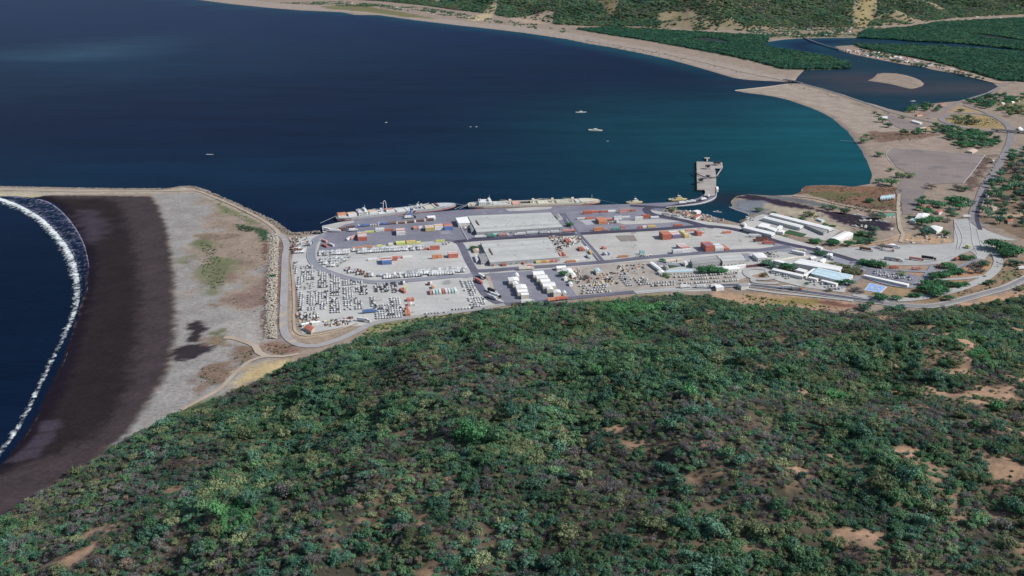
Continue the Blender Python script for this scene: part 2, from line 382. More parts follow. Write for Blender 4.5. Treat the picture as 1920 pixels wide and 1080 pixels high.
# natural ground cover: (colour, edge softness m, raggedness m, outline). Colours are those of dry soil, sand, mud and grass
SOIL = S(155, 140, 127)
ZONES = [
    # black beach on the left
    (S(154, 150, 147), 5, 5, W([(283, 362), (400, 355), (520, 430), (545, 500), (540, 660), (470, 700), (400, 760), (300, 800), (200, 860), (215, 800), (270, 760), (318, 690), (325, 600), (325, 520), (315, 450), (300, 400)])),
    (S(70, 61, 63), 5, 5, W([(-250, 373), (60, 366), (200, 367), (283, 368), (296, 385), (303, 402), (312, 428), (320, 470), (327, 520), (329, 600), (326, 650), (316, 690), (300, 722), (272, 768), (240, 812), (200, 845), (150, 880), (90, 920), (0, 972), (-200, 1060), (-300, 1000), (0, 860), (150, 600), (170, 480)])),
    (S(43, 36, 38), 12, 10, W([(-250, 373), (60, 366), (100, 369), (140, 374), (190, 371), (222, 380), (240, 410), (252, 460), (260, 530), (263, 600), (255, 670), (240, 730), (215, 780), (190, 805), (120, 850), (60, 868), (0, 890), (-100, 900), (0, 830), (150, 600), (168, 480)])),
    (S(30, 22, 34), 6, 6, W([(60, 366), (90, 369), (130, 385), (172, 440), (182, 480), (182, 520), (170, 580), (150, 650), (130, 720), (95, 780), (50, 840), (0, 890), (0, 840), (100, 690), (150, 560), (150, 470)])),
    (S(66, 58, 68), 16, 20, W([(140, 392), (185, 398), (205, 420), (195, 445), (170, 455), (155, 430)])),
    (S(68, 60, 72), 2, 2, W([(75, 790), (110, 786), (116, 800), (108, 806), (72, 812)])),
    (S(68, 60, 72), 2, 2, W([(66, 815), (105, 808), (100, 826), (80, 838), (46, 840)])),
    (S(66, 60, 70), 2, 2, W([(42, 843), (82, 840), (72, 856), (30, 866), (10, 864)])),
    (S(56, 50, 54), 3, 8, W([(350, 606), (372, 601), (390, 616), (378, 630), (372, 643), (352, 640), (356, 626)])),
    (S(56, 50, 54), 3, 8, W([(322, 655), (365, 643), (402, 643), (396, 656), (372, 668), (345, 676), (322, 676)])),
    # dune with dry weeds
    (S(154, 138, 124), 16, 40, W([(388, 360), (410, 365), (450, 392), (495, 418), (508, 440), (500, 560), (480, 600), (445, 585), (430, 540), (385, 545), (372, 510), (372, 460), (392, 420)])),
    (S(138, 120, 110), 10, 40, W([(400, 500), (440, 490), (455, 520), (440, 540), (405, 530)])), (S(136, 116, 108), 10, 40, W([(455, 560), (490, 530), (500, 560), (470, 590)])),
    (S(132, 116, 102), 8, 40, W([(395, 440), (430, 440), (425, 455), (395, 450)])), (S(128, 108, 90), 5, 20, W([(388, 572), (420, 564), (425, 570), (400, 580)])),
    (S(118, 120, 92), 14, 45, W([(375, 450), (388, 446), (405, 470), (428, 515), (432, 535), (405, 545), (384, 535), (376, 500)])),
    (S(122, 124, 96), 6, 24, W([(395, 368), (425, 378), (455, 398), (490, 416), (478, 420), (445, 408), (410, 398)])),
    (S(60, 84, 60), 4, 14, W([(440, 420), (470, 424), (500, 432), (503, 448), (492, 452), (485, 438), (455, 430)])),
    (S(134, 118, 100), 8, 30, W([(395, 640), (420, 622), (440, 630), (430, 650)])), (S(100, 104, 72), 4, 16, W([(402, 625), (418, 618), (428, 626), (416, 634)])),
    (S(165, 160, 156), 10, 22, W([(420, 610), (480, 590), (500, 640), (500, 668), (480, 668), (465, 640), (430, 640)])),
    (S(132, 112, 98), 6, 22, W([(375, 690), (420, 672), (445, 655), (475, 655), (470, 672), (430, 700), (385, 735), (362, 745)])),
    (S(192, 172, 132), 8, 16, W([(430, 715), (470, 688), (500, 678), (560, 672), (545, 684), (480, 716), (430, 738)])),
    (S(110, 122, 78), 5, 14, W([(325, 782), (345, 768), (385, 752), (410, 744), (400, 754), (350, 775)])),
    (S(140, 112, 98), 5, 12, W([(498, 636), (520, 642), (545, 648), (560, 655), (540, 668), (505, 662), (492, 650)])),
    (S(172, 160, 145), 4, 5, W([(-250, 344), (0, 347), (150, 351), (300, 353), (345, 347), (380, 355), (420, 373), (470, 397), (505, 413), (525, 428), (515, 434), (470, 408), (415, 382), (370, 362), (300, 363), (150, 364), (0, 366), (-250, 372)])),
    (S(188, 178, 152), 3, 4, W([(-250, 360), (0, 361), (60, 363), (95, 366), (60, 369), (0, 368), (-250, 373)])),
    (S(204, 198, 182), 3, 6, W([(505, 440), (522, 440), (518, 540), (515, 634), (499, 634), (502, 540)])),
    (S(120, 92, 84), 3, 8, W([(493, 455), (503, 450), (499, 640), (490, 630), (496, 540)])), (S(124, 98, 90), 3, 6, W([(520, 450), (530, 455), (528, 560), (524, 634), (517, 600), (519, 520)])),
    (S(160, 144, 128), 3, 4, W([(541, 485), (552, 520), (561, 560), (563, 600), (558, 620), (600, 628), (640, 616), (664, 612), (640, 630), (600, 644), (560, 642), (541, 628), (537, 590), (541, 530)])),
    (S(196, 176, 150), 2, 2, W([(545, 520), (550, 560), (551, 600), (553, 622), (570, 630), (610, 625), (660, 610), (612, 629), (570, 634), (549, 626), (547, 590)])),
    (S(138, 120, 112), 2, 4, W([(553, 528), (562, 545), (562, 590), (557, 600), (552, 560)])),
    # right-hand shore, mud creek and waste ground
    (S(166, 153, 141), 10, 20, W([(1370, 169), (1440, 160), (1500, 158), (1560, 178), (1620, 203), (1680, 228), (1690, 246), (1625, 252), (1600, 248), (1560, 216), (1500, 190), (1430, 176)])),
    (S(140, 126, 122), 8, 10, W([(1560, 216), (1600, 250), (1622, 280), (1640, 320), (1640, 345), (1628, 350), (1630, 320), (1610, 275), (1588, 245), (1555, 220)])),
    (S(128, 104, 92), 8, 24, W([(1622, 250), (1660, 246), (1720, 250), (1772, 252), (1740, 258), (1700, 268), (1650, 266), (1625, 260)])),
    (S(160, 144, 132), 6, 10, W([(1640, 270), (1690, 262), (1770, 255), (1785, 275), (1770, 290), (1660, 284), (1620, 300), (1625, 350), (1680, 350), (1685, 300)])),
    (S(132, 102, 84), 5, 18, W([(1500, 349), (1560, 346), (1632, 348), (1690, 352), (1700, 372), (1690, 394), (1640, 392), (1590, 380), (1540, 366), (1500, 362)])),
    (S(108, 102, 74), 5, 24, W([(1510, 362), (1560, 358), (1620, 362), (1600, 372), (1560, 374), (1520, 368)])), (S(112, 104, 78), 5, 24, W([(1630, 380), (1676, 382), (1680, 392), (1640, 392)])),
    (S(126, 96, 86), 4, 16, W([(1540, 374), (1600, 378), (1650, 386), (1690, 394), (1620, 390), (1560, 382)])),
    (S(172, 156, 138), 4, 4, W([(1487, 365), (1520, 370), (1580, 382), (1640, 393), (1690, 396), (1690, 400), (1620, 396), (1560, 386), (1510, 374)])),
    (S(122, 126, 134), 6, 16, W([(1368, 388), (1384, 378), (1404, 370), (1440, 374), (1460, 388), (1448, 402), (1412, 404), (1390, 398)])),
    (S(172, 160, 142), 8, 18, W([(1430, 378), (1480, 390), (1540, 398), (1560, 412), (1600, 430), (1570, 436), (1500, 410), (1440, 396)])),
    (S(54, 46, 60), 4, 9, W([(1378, 369), (1400, 364), (1440, 369), (1480, 378), (1500, 382), (1540, 394), (1600, 402), (1650, 412), (1676, 420), (1668, 432), (1640, 432), (1605, 426), (1570, 416), (1555, 404), (1530, 394), (1490, 390), (1450, 384), (1430, 376), (1400, 374)])),
    (S(112, 112, 114), 4, 8, W([(1420, 366), (1480, 368), (1540, 380), (1600, 394), (1550, 391), (1490, 379), (1440, 371)])),
    (S(74, 100, 66), 6, 14, W([(1590, 436), (1612, 434), (1640, 446), (1638, 452), (1610, 446)])), (S(74, 104, 70), 3, 4, ZD((500, 470), (600, 490), (560, 515), (520, 500)) and W(ZD((500, 470), (600, 490), (560, 515), (520, 500)))),
    (S(188, 158, 128), 5, 14, W([(1690, 440), (1730, 440), (1785, 448), (1784, 456), (1740, 456), (1690, 450)])),
    (S(160, 148, 132), 4, 6, W(ZE((490, 0), (540, 0), (530, 200), (560, 400), (540, 470), (480, 460), (490, 300)))),
    (S(178, 150, 126), 6, 12, W(ZD((1250, 600), (1500, 560), (1700, 540), (1850, 480), (1920, 470), (1900, 540), (1700, 590), (1450, 610)))),
    # strips between the roads
    (S(176, 146, 124), 3, 6, W(ZJ((380, 352), (860, 360), (840, 385), (600, 380), (400, 365)))), (S(176, 146, 124), 3, 6, W(ZJ((560, 420), (800, 420), (760, 470), (620, 440)))),
    (S(182, 144, 116), 3, 6, W(ZJ((850, 490), (1440, 460), (1560, 380), (1580, 300), (1500, 280), (1300, 330), (1200, 350), (880, 420)))),
    (S(160, 136, 108), 3, 8, W(ZJ((90, 560), (640, 600), (790, 520), (1300, 500), (1380, 530), (1100, 620), (900, 680), (600, 720), (300, 710), (60, 640)))),
    (S(150, 128, 104), 3, 6, W(ZJ((640, 740), (1000, 690), (1300, 600), (1500, 520), (1640, 400), (1660, 300), (1920, 260), (1920, 480), (1700, 570), (1300, 690), (1000, 770), (700, 780)))),
    (S(122, 124, 92), 6, 16, W(ZJ((1700, 420), (1800, 400), (1800, 500), (1690, 520)))),
    (S(180, 150, 124), 4, 10, W(ZI((0, 650), (400, 660), (900, 690), (1500, 760), (1600, 800), (1500, 850), (900, 850), (500, 800), (0, 740)))),
    (S(142, 128, 84), 5, 16, W(ZI((420, 690), (1000, 720), (1300, 760), (1000, 800), (560, 770)))),
    (S(128, 92, 82), 4, 12, W(ZI((1000, 720), (1600, 780), (1660, 830), (1300, 790)))),
    (S(184, 150, 122), 6, 22, W([(1780, 590), (1830, 562), (1920, 540), (2050, 520), (2050, 620), (1920, 596), (1860, 586)])),
    (S(140, 140, 98), 4, 12, W([(700, 610), (790, 594), (900, 582), (980, 573), (970, 580), (880, 592), (780, 607), (690, 628), (660, 645)])),
    (S(142, 136, 100), 4, 10, W([(1040, 572), (1140, 560), (1250, 550), (1240, 558), (1120, 570)])),
    (S(172, 142, 120), 3, 8, W(ZI((400, 410), (620, 430), (600, 480), (430, 470)))), (S(168, 142, 122), 3, 8, W(ZI((120, 420), (300, 410), (330, 520), (230, 490)))),
    # interchange and lagoon side
    (S(160, 140, 100), 6, 16, W(ZL((1020, 260), (1240, 210), (1500, 220), (1680, 300), (1720, 380), (1400, 350), (1100, 310)))),
    (S(170, 146, 112), 5, 12, W(ZL((1080, 190), (1180, 110), (1280, 130), (1500, 190)))), (S(128, 124, 92), 8, 30, W(ZL((1560, 60), (1920, 0), (1920, 220), (1700, 200)))),
    (S(150, 132, 122), 6, 16, W(ZL((620, 240), (900, 150), (1100, 90), (1060, 200), (850, 260)))), (S(182, 152, 116), 3, 6, W(ZL((800, 370), (830, 350), (960, 370), (900, 388)))),
    (S(108, 90, 84), 4, 16, W(ZL((1480, 680), (1600, 660), (1420, 920), (1330, 1060), (1240, 1000)))),
    (S(128, 112, 96), 8, 30, W([(1880, 300), (2100, 280), (2100, 470), (1920, 450), (1850, 420), (1870, 340)])),
    (S(176, 152, 132), 4, 16, W(ZE((1640, 90), (1840, 90), (1840, 120), (1650, 120)))), (S(186, 164, 138), 4, 12, W(ZE((1560, 255), (1920, 230), (1920, 300), (1620, 300)))),
    # village spit
    (S(172, 150, 136), 8, 20, W([(1572, 91), (1640, 96), (1700, 108), (1760, 120), (1830, 140), (1880, 155), (1870, 160), (1820, 146), (1760, 134), (1700, 122), (1640, 110), (1590, 100)])),
    (S(40, 62, 44), 10, 20, W([(1600, 84), (1700, 85), (1810, 91), (2000, 104), (2000, 156), (1880, 152), (1830, 138), (1760, 118), (1700, 106), (1640, 95), (1620, 92)])),
]
FZONES = [
    (S(164, 151, 141), 14, 30, W([(300, -8), (377, 0), (500, 14), (641, 22), (711, 28), (782, 38), (866, 48), (981, 61), (1063, 73), (1144, 88), (1252, 110), (1334, 133), (1400, 150), (1480, 154), (1495, 148), (1440, 136), (1330, 112), (1230, 92), (1140, 74), (1060, 60), (990, 50), (900, 43), (820, 34), (760, 28), (700, 20), (620, 12), (500, 4), (420, -6)])),
    (S(120, 116, 84), 20, 50, W([(600, 12), (680, 10), (760, 24), (820, 36), (760, 32), (690, 22), (620, 17)])),
    (S(190, 172, 140), 14, 20, W([(870, 34), (905, 26), (932, 18), (930, 26), (915, 37), (890, 40)])), (S(178, 158, 140), 14, 20, W([(955, 34), (1000, 34), (1040, 36), (1035, 44), (1000, 44), (965, 40)])),
    (S(34, 62, 42), 20, 30, W([(1080, 55), (1150, 52), (1300, 60), (1440, 68), (1440, 78), (1430, 84), (1450, 91), (1550, 106), (1596, 122), (1592, 129), (1510, 131), (1470, 130), (1400, 112), (1300, 92), (1200, 74), (1120, 62)])),
    (S(34, 62, 42), 20, 30, W([(1620, 58), (1700, 52), (1760, 42), (1920, 34), (2200, 40), (2200, 100), (1915, 94), (1806, 82), (1720, 78), (1671, 74), (1606, 71)])),
    (S(50, 58, 62), 8, 20, W([(1290, 72), (1330, 70), (1370, 78), (1360, 84), (1320, 78)])), (S(46, 58, 64), 8, 30, W([(1810, 62), (1850, 66), (1920, 76), (1920, 80), (1850, 72)])),
    (S(166, 148, 120), 14, 30, W([(1480, 4), (1560, -2), (1640, 4), (1620, 16), (1560, 24), (1530, 28), (1490, 20)])), (S(136, 138, 92), 14, 40, W([(1550, 10), (1600, -2), (1660, 4), (1650, 10), (1620, 12), (1600, 24), (1560, 24)])),
    (S(150, 136, 100), 18, 50, W([(1600, 26), (1640, 24), (1640, 40), (1620, 52), (1600, 50)])),
    (S(186, 156, 128), 14, 30, W([(1404, 22), (1420, 14), (1436, 26), (1426, 38), (1410, 36)])), (S(170, 146, 124), 14, 60, W([(1700, -10), (1800, -10), (1900, 0), (1820, 10), (1760, 20), (1700, 10)])),
    (S(136, 128, 104), 8, 20, W([(1400, 56), (1500, 53), (1600, 53), (1660, 52), (1660, 62), (1600, 70), (1500, 72), (1420, 70)])),
    (S(122, 110, 82), 18, 60, W([(1090, 8), (1130, 14), (1170, 30), (1150, 44), (1110, 34), (1080, 20)])),
    (S(160, 136, 116), 8, 30, W([(1080, 50), (1200, 52), (1350, 62), (1500, 61), (1640, 54), (1760, 42), (1920, 32), (1920, 35), (1760, 46), (1640, 57), (1500, 64), (1350, 66), (1200, 56), (1080, 53)])),
]

def shade_zones(X, Y, base, zones):
    c = np.empty(X.shape + (3,)); c[:] = base
    for col, soft, rag, poly in zones:
        xs = [p[0] for p in poly]; ys = [p[1] for p in poly]; mg = soft + rag + 5
        k = (X > min(xs) - mg) & (X < max(xs) + mg) & (Y > min(ys) - mg) & (Y < max(ys) + mg)
        if not k.any(): continue
        x, y = X[k], Y[k]
        d = sdf(poly, x, y) + rag * 2.0 * (fbm(x, y, max(6, rag * .7), 5, 3) - 0.5)
        wgt = smooth(-soft, soft, d)[:, None]
        c[k] = c[k] * (1 - wgt) + np.array(col) * wgt
    return c

def grid(name, x0, x1, y0, y1, step, which, zones, base, far=False, hill=False):
    xs = np.arange(x0, x1 + step * .5, step); ys = np.arange(y0, y1 + step * .5, step)
    X, Y = np.meshgrid(xs, ys); X = X.ravel(); Y = Y.ravel()
    Z, s = land_h(X, Y, which)
    c = shade_zones(X, Y, base, zones)
    if hill:
        h, d = hill_h(X, Y); Z = Z + h
        t = smooth(2, 14, d + 12 * (fbm(X, Y, 20, 3, 5) - 0.5))[:, None]
        n = smooth(0.42, 0.6, fbm(X, Y, 40, 4, 12))[:, None]
        hc = np.array(S(66, 66, 56)) * (1 - n) + np.array(S(104, 92, 78)) * n
        b = bare(X, Y)[:, None]
        hc = hc * (1 - b) + np.array(S(182, 150, 124)) * b
        c = c * (1 - t) + hc * t
    if far:
        h, d = far_h(X, Y); Z = Z + h
        t = smooth(-20, 60, d)[:, None]
        n = smooth(0.4, 0.62, fbm(X, Y, 260, 4, 14))[:, None]
        hc = np.array(S(80, 98, 74)) * (1 - n) + np.array(S(142, 130, 106)) * n  # far slope colours lightened in place of haze
        z2 = shade_zones(X, Y, (0, 0, 0), zones); m = (z2.sum(1) > 0.05)[:, None]
        c = np.where(m, c, c * (1 - t) + hc * t)
    nx, ny = len(xs), len(ys)
    i = (np.arange(ny - 1)[:, None] * nx + np.arange(nx - 1)[None, :]).ravel()
    q = np.stack([i, i + 1, i + 1 + nx, i + nx], 1)
    keep = ~((Z[q] < -1.2).all(1))
    q = q[keep]
    used = np.unique(q); remap = np.full(len(Z), -1); remap[used] = np.arange(len(used)); q = remap[q]
    v = np.stack([X, Y, Z], 1)[used]; c = c[used]
    me = bpy.data.meshes.new(name)
    me.vertices.add(len(v)); me.vertices.foreach_set("co", v.ravel())
    me.loops.add(q.size); me.loops.foreach_set("vertex_index", q.ravel())
    me.polygons.add(len(q)); me.polygons.foreach_set("loop_start", np.arange(0, q.size, 4)); me.polygons.foreach_set("loop_total", np.full(len(q), 4))
    me.update(calc_edges=True)
    me.polygons.foreach_set("use_smooth", [True] * len(q))
    a = me.attributes.new("cover", 'FLOAT_COLOR', 'POINT')
    a.data.foreach_set("color", np.concatenate([c, np.ones((len(c), 1))], 1).ravel())
    me.materials.append(LAND_MAT)
    o = bpy.data.objects.new(name, me); link(o); return tag(o, kind='structure')

BARE = [(p[0], p[1], r) for p, r in [(P(1440, 760, 70), 16), (P(1500, 730, 60), 14), (P(1740, 690, 40), 22), (P(1800, 715, 50), 26), (P(1830, 800, 70), 28), (P(1780, 770, 60), 18), (P(1850, 960, 90), 26), (P(1700, 920, 90), 12),
    (P(1500, 950, 95), 10), (P(90, 1020, 60), 22), (P(180, 960, 60), 16), (P(1160, 690, 50), 12), (P(960, 655, 40), 12), (P(1380, 770, 70), 18), (P(1560, 840, 80), 14), (P(1900, 640, 20), 24), (P(1150, 840, 90), 8), (P(1620, 1040, 100), 14), (P(790, 1060, 100), 10), (P(1870, 870, 85), 20)]]
def bare(X, Y):
    b = np.zeros(X.shape)
    for x, y, r in BARE:
        dx = (X - x) / (r * 1.0); dy = (Y - y) / (r * .6)
        b = np.maximum(b, 1 - np.sqrt(dx * dx + dy * dy) / 1.4)
    right = smooth(60, 350, X) * smooth(0.57, 0.70, fbm(X, Y, 22, 4, 31)) * 0.75
    return np.clip(smooth(0.2, 0.8, b + 1.8 * (fbm(X, Y, 16, 4, 30) - 0.5)) + right, 0, 1)

# material of the open ground: its own cover colour broken up by grain, clods and pebbles
LAND_MAT, nt, b, out = newmat("open_ground")
at = N(nt, "ShaderNodeAttribute", attribute_name="cover")
f = ramp(nt, noise_node(nt, 0.035, 7, 0.65), 0.3, 0.7, 0.84, 1.14)
f = mathn(nt, 'MULTIPLY', f, ramp(nt, noise_node(nt, 0.3, 6, 0.8), 0.28, 0.72, 0.7, 1.26))
nt.links.new(vscale(nt, at.outputs["Color"], f), b.inputs["Base Color"])
b.inputs["Roughness"].default_value = 0.95; b.inputs["Specular IOR Level"].default_value = 0.1
bp = N(nt, "ShaderNodeBump"); bp.inputs["Strength"].default_value = 0.4; bp.inputs["Distance"].default_value = 0.5
nt.links.new(noise_node(nt, 0.4, 6, 0.7), bp.inputs["Height"]); nt.links.new(bp.outputs[0], b.inputs["Normal"])

grid("ground", -1000, 1100, -60, 1500, 3.0, [0], ZONES, SOIL, hill=True)
grid("coastal_ground", -100, 2400, 1500, 3404, 7.0, [0, 1, 2], ZONES + FZONES, SOIL)
grid("side_ground", 1100, 2600, 600, 1500, 12.0, [0], ZONES, SOIL, hill=True)
grid("far_hills", -2600, 5400, 3404, 9400, 25.0, [0, 1], ZONES + FZONES, SOIL, far=True)

# ------------------------------------------------------------------ sea, bay and lagoon: one sheet, tinted by depth, silt and a painted cloud smear
xs = np.concatenate([np.arange(-14000, -1200, 400), np.arange(-1200, 2800, 20), np.arange(2800, 16001, 400)]).astype(float)
ys = np.concatenate([np.arange(-400, 600, 100), np.arange(600, 4200, 20), np.arange(4200, 16001, 200)]).astype(float)
X, Y = np.meshgrid(xs, ys); X = X.ravel(); Y = Y.ravel()
def blob(px, py, rx, ry):
    p = P(px, py, 0); return np.exp(-(((X - p[0]) / rx) ** 2 + ((Y - p[1]) / ry) ** 2))
DEEP, NAVY, TEAL = np.array(S(18, 33, 60)), np.array(S(22, 44, 80)), np.array(S(20, 74, 86))
c = np.empty((len(X), 3)); c[:] = DEEP
def mixin(wt, col):
    wt = np.clip(wt, 0, 1)[:, None]; c[:] = c * (1 - wt) + np.array(col) * wt
mixin(smooth(2600, 5200, Y) * 0.85, NAVY)
mixin(blob(180, 110, 900, 700) * 0.5 * (0.4 + fbm(X, Y, 400, 4, 2)), S(24, 58, 86)); mixin(blob(20, 110, 420, 700) * smooth(.35, .7, fbm(X * .8, Y * .35, 200, 5, 7)) * .42, S(72, 104, 124))  # pale smear of cloud shadow painted into the sea tint
dry = -np.maximum(sdf(MAIN_LAND, X, Y), sdf(FAR_LAND, X, Y))
mixin(smooth(160, 10, dry) * smooth(2500, 3500, Y) * 0.75, S(24, 74, 90))
mixin(smooth(700, 1100, X * 0.75 + Y * 0.1 + 300) * 0.0, TEAL)
mixin(np.maximum(blob(1560, 290, 520, 560), blob(1330, 250, 400, 520) * 0.7) * (0.75 + 0.5 * fbm(X, Y, 260, 4, 5)), TEAL)
mixin(blob(1560, 240, 160, 500) * 0.6, S(22, 88, 100))
mixin(blob(250, 330, 700, 200) * 0.3, S(18, 60, 84))
mixin(blob(0, 600, 260, 400) * 0.7 * smooth(-300, -420, X), S(10, 27, 46))
lag = smooth(0, 40, sdf(W([(1470, 160), (1500, 120), (1600, 60), (1950, 80), (1950, 110), (1880, 180), (1700, 215), (1560, 175)], 0), X, Y))
mixin(lag, S(24, 54, 70)); mixin(lag * blob(1600, 148, 170, 170) * .9, S(62, 62, 72)); mixin(lag * blob(1680, 168, 160, 90), S(62, 62, 72)); mixin(lag * blob(1830, 165, 130, 130) * .9, S(62, 64, 72))
mixin(blob(1440, 156, 170, 60) * 0.5, S(40, 50, 70)); mixin(blob(1385, 374, 60, 40) * 0.8, S(40, 34, 48))
nx, ny = len(xs), len(ys)
i = (np.arange(ny - 1)[:, None] * nx + np.arange(nx - 1)[None, :]).ravel()
q = np.stack([i, i + 1, i + 1 + nx, i + nx], 1)
me = bpy.data.meshes.new("sea")
me.vertices.add(len(X)); me.vertices.foreach_set("co", np.stack([X, Y, 0 * X], 1).ravel())
me.loops.add(q.size); me.loops.foreach_set("vertex_index", q.ravel())
me.polygons.add(len(q)); me.polygons.foreach_set("loop_start", np.arange(0, q.size, 4)); me.polygons.foreach_set("loop_total", np.full(len(q), 4))
me.update(calc_edges=True)
a = me.attributes.new("tint", 'FLOAT_COLOR', 'POINT')
a.data.foreach_set("color", np.concatenate([c, np.ones((len(c), 1))], 1).ravel())
m, nt, b, out = newmat("sea_water")
at = N(nt, "ShaderNodeAttribute", attribute_name="tint")
f = ramp(nt, noise_node(nt, 1.0, 5, 0.65, stretch=(0.003, 0.012, 1)), 0.3, 0.7, 0.86, 1.14)
f = mathn(nt, 'MULTIPLY', f, ramp(nt, noise_node(nt, 1.0, 4, 0.7, stretch=(0.05, 0.16, 1), rot=0.3), 0.3, 0.7, 0.9, 1.1))
nt.links.new(vscale(nt, at.outputs["Color"], f), b.inputs["Base Color"])
b.inputs["Roughness"].default_value = 0.35; b.inputs["IOR"].default_value = 1.33; b.inputs["Specular IOR Level"].default_value = 0.004
bp = N(nt, "ShaderNodeBump"); bp.inputs["Strength"].default_value = 0.5; bp.inputs["Distance"].default_value = 0.6
nt.links.new(noise_node(nt, 1.0, 5, 0.7, stretch=(0.12, 0.3, 1), rot=0.4), bp.inputs["Height"]); nt.links.new(bp.outputs[0], b.inputs["Normal"])
me.materials.append(m); SEA_MAT = m
tag(link(bpy.data.objects.new("sea", me)), kind='structure')

# surf on the black beach: a broken white wave and a thin wash behind it
def surf(name, sea_edge, land_edge, mat, z, n=260, k=14):
    A = spline(W(sea_edge, z), 3); B = spline(W(land_edge, z), 3)
    def at_(L, t):
        f_ = t * (len(L) - 1); i_ = min(int(f_), len(L) - 2); u = f_ - i_
        return np.array(L[i_]) * (1 - u) + np.array(L[i_ + 1]) * u
    vs = []; uv = []
    for i_ in range(n + 1):
        t = i_ / n; a_, b_ = at_(A, t), at_(B, t)
        for j in range(k + 1):
            u = j / k; p = a_ * (1 - u) + b_ * u
            bulge = 0.9 * math.sin(math.pi * min(1, u * 1.1)) if name == 'breaking_wave' else 0.12
            zz = z + bulge * (0.4 + 1.0 * float(vnoise(p[0] * .12, p[1] * .12)))
            vs.append((p[0], p[1], zz)); uv.append((u, t))
    fs = [(i_ * (k + 1) + j, i_ * (k + 1) + j + 1, (i_ + 1) * (k + 1) + j + 1, (i_ + 1) * (k + 1) + j) for i_ in range(n) for j in range(k)]
    o = meshobj(name, vs, fs, mat, smoothf=True)
    ua = o.data.attributes.new("across", 'FLOAT_VECTOR', 'POINT')
    ua.data.foreach_set("vector", np.array([(u, t, 0) for u, t in uv]).ravel())
    if o.data.polygons[0].normal.z < 0: o.data.flip_normals()
    return tag(o, kind='structure')
def foam_mat(name, foamcol, lo, hi, scale, profile, water):
    m, nt, b, out = newmat(name)
    at = N(nt, "ShaderNodeAttribute", attribute_name="across"); sp = N(nt, "ShaderNodeSeparateXYZ"); nt.links.new(at.outputs["Vector"], sp.inputs[0])
    cr = N(nt, "ShaderNodeFloatCurve"); nt.links.new(sp.outputs[0], cr.inputs[1])
    cv = cr.mapping.curves[0]
    cv.points[0].location = profile[0]; cv.points[1].location = profile[-1]
    for p in profile[1:-1]: cv.points.new(*p)
    cr.mapping.update()
    n1 = noise_node(nt, scale, 8, 0.72, stretch=(1, 0.55, 1), rot=-0.2); n2 = noise_node(nt, scale * 0.2, 4, 0.6)
    nn = mathn(nt, 'ADD', mathn(nt, 'MULTIPLY', n1, 1.5), mathn(nt, 'MULTIPLY', n2, 0.6))
    v = mathn(nt, 'ADD', mathn(nt, 'SUBTRACT', nn, 1.05), cr.outputs[0])
    v = mathn(nt, 'SUBTRACT', v, ramp(nt, sp.outputs[1], 0.4, 0.8, 0.0, 0.26))
    fac = ramp(nt, v, lo, hi)
    tr = N(nt, "ShaderNodeBsdfTransparent"); ms = N(nt, "ShaderNodeMixShader")
    b.inputs["Base Color"].default_value = (*foamcol, 1); b.inputs["Roughness"].default_value = 0.8
    nt.links.new(fac, ms.inputs[0]); nt.links.new(tr.outputs[0], ms.inputs[1]); nt.links.new(b.outputs[0], ms.inputs[2]); nt.links.new(ms.outputs[0], out.inputs[0])
    return m
FM = foam_mat("breaker_foam", S(232, 240, 242), 0.10, 0.58, 0.24, [(0, -0.15), (0.25, 0.13), (0.5, 0.34), (0.75, 0.50), (0.9, 0.44), (0.97, 0.24), (1, -0.1)], False)
WM = foam_mat("wash_foam", S(150, 152, 178), 0.2, 0.75, 0.22, [(0, 0.4), (0.3, 0.24), (0.7, 0.28), (0.9, 0.34), (0.97, 0.55), (1, 0.0)], True)
surf('breaking_wave', [(-260, 330), (-60, 366), (0, 386), (45, 405), (85, 440), (106, 475), (118, 510), (124, 545), (118, 590), (96, 650), (68, 705), (38, 765), (8, 815), (-40, 870), (-160, 980)],
     [(-260, 315), (-60, 352), (0, 370), (40, 385), (85, 413), (124, 455), (143, 490), (151, 525), (151, 560), (138, 605), (113, 655), (84, 715), (52, 780), (18, 833), (-30, 893), (-150, 1010)], FM, 0.25)
surf('wave_wash', [(-60, 352), (0, 370), (40, 385), (85, 413), (124, 455), (143, 490), (151, 525), (151, 560), (138, 605), (113, 655), (84, 715), (52, 780), (18, 833), (-30, 893), (-150, 1010)],
     [(-60, 345), (0, 364), (50, 371), (90, 378), (125, 405), (154, 448), (166, 490), (167, 520), (162, 560), (148, 610), (130, 655), (108, 710), (72, 782), (38, 835), (-2, 890), (-120, 1015)], WM, 0.22)
# ------------------------------------------------------------------ woods
def leaf_mat(name, c1, c2, var=0.35):
    m, nt, b, out = newmat(name)
    oi = N(nt, "ShaderNodeObjectInfo")
    n1 = noise_node(nt, 0.45, 3, 0.6)
    f = mathn(nt, 'ADD', mathn(nt, 'MULTIPLY', oi.outputs["Random"], 0.6), mathn(nt, 'MULTIPLY', n1, 0.5))
    c = mixc(nt, ramp(nt, f, 0.15, 0.95), c1, c2)
    nt.links.new(vscale(nt, c, ramp(nt, noise_node(nt, 0.02, 4, 0.6), 0.3, 0.7, 1 - var, 1 + var)), b.inputs["Base Color"])
    b.inputs["Roughness"].default_value = 0.65; b.inputs["Specular IOR Level"].default_value = 0.3
    tl = N(nt, "ShaderNodeBsdfTranslucent"); nt.links.new(vscale(nt, c, 1.25), tl.inputs[0])       # light through the leaves
    ms = N(nt, "ShaderNodeMixShader"); ms.inputs[0].default_value = 0.3
    nt.links.new(b.outputs[0], ms.inputs[1]); nt.links.new(tl.outputs[0], ms.inputs[2]); nt.links.new(ms.outputs[0], out.inputs[0])
    return m
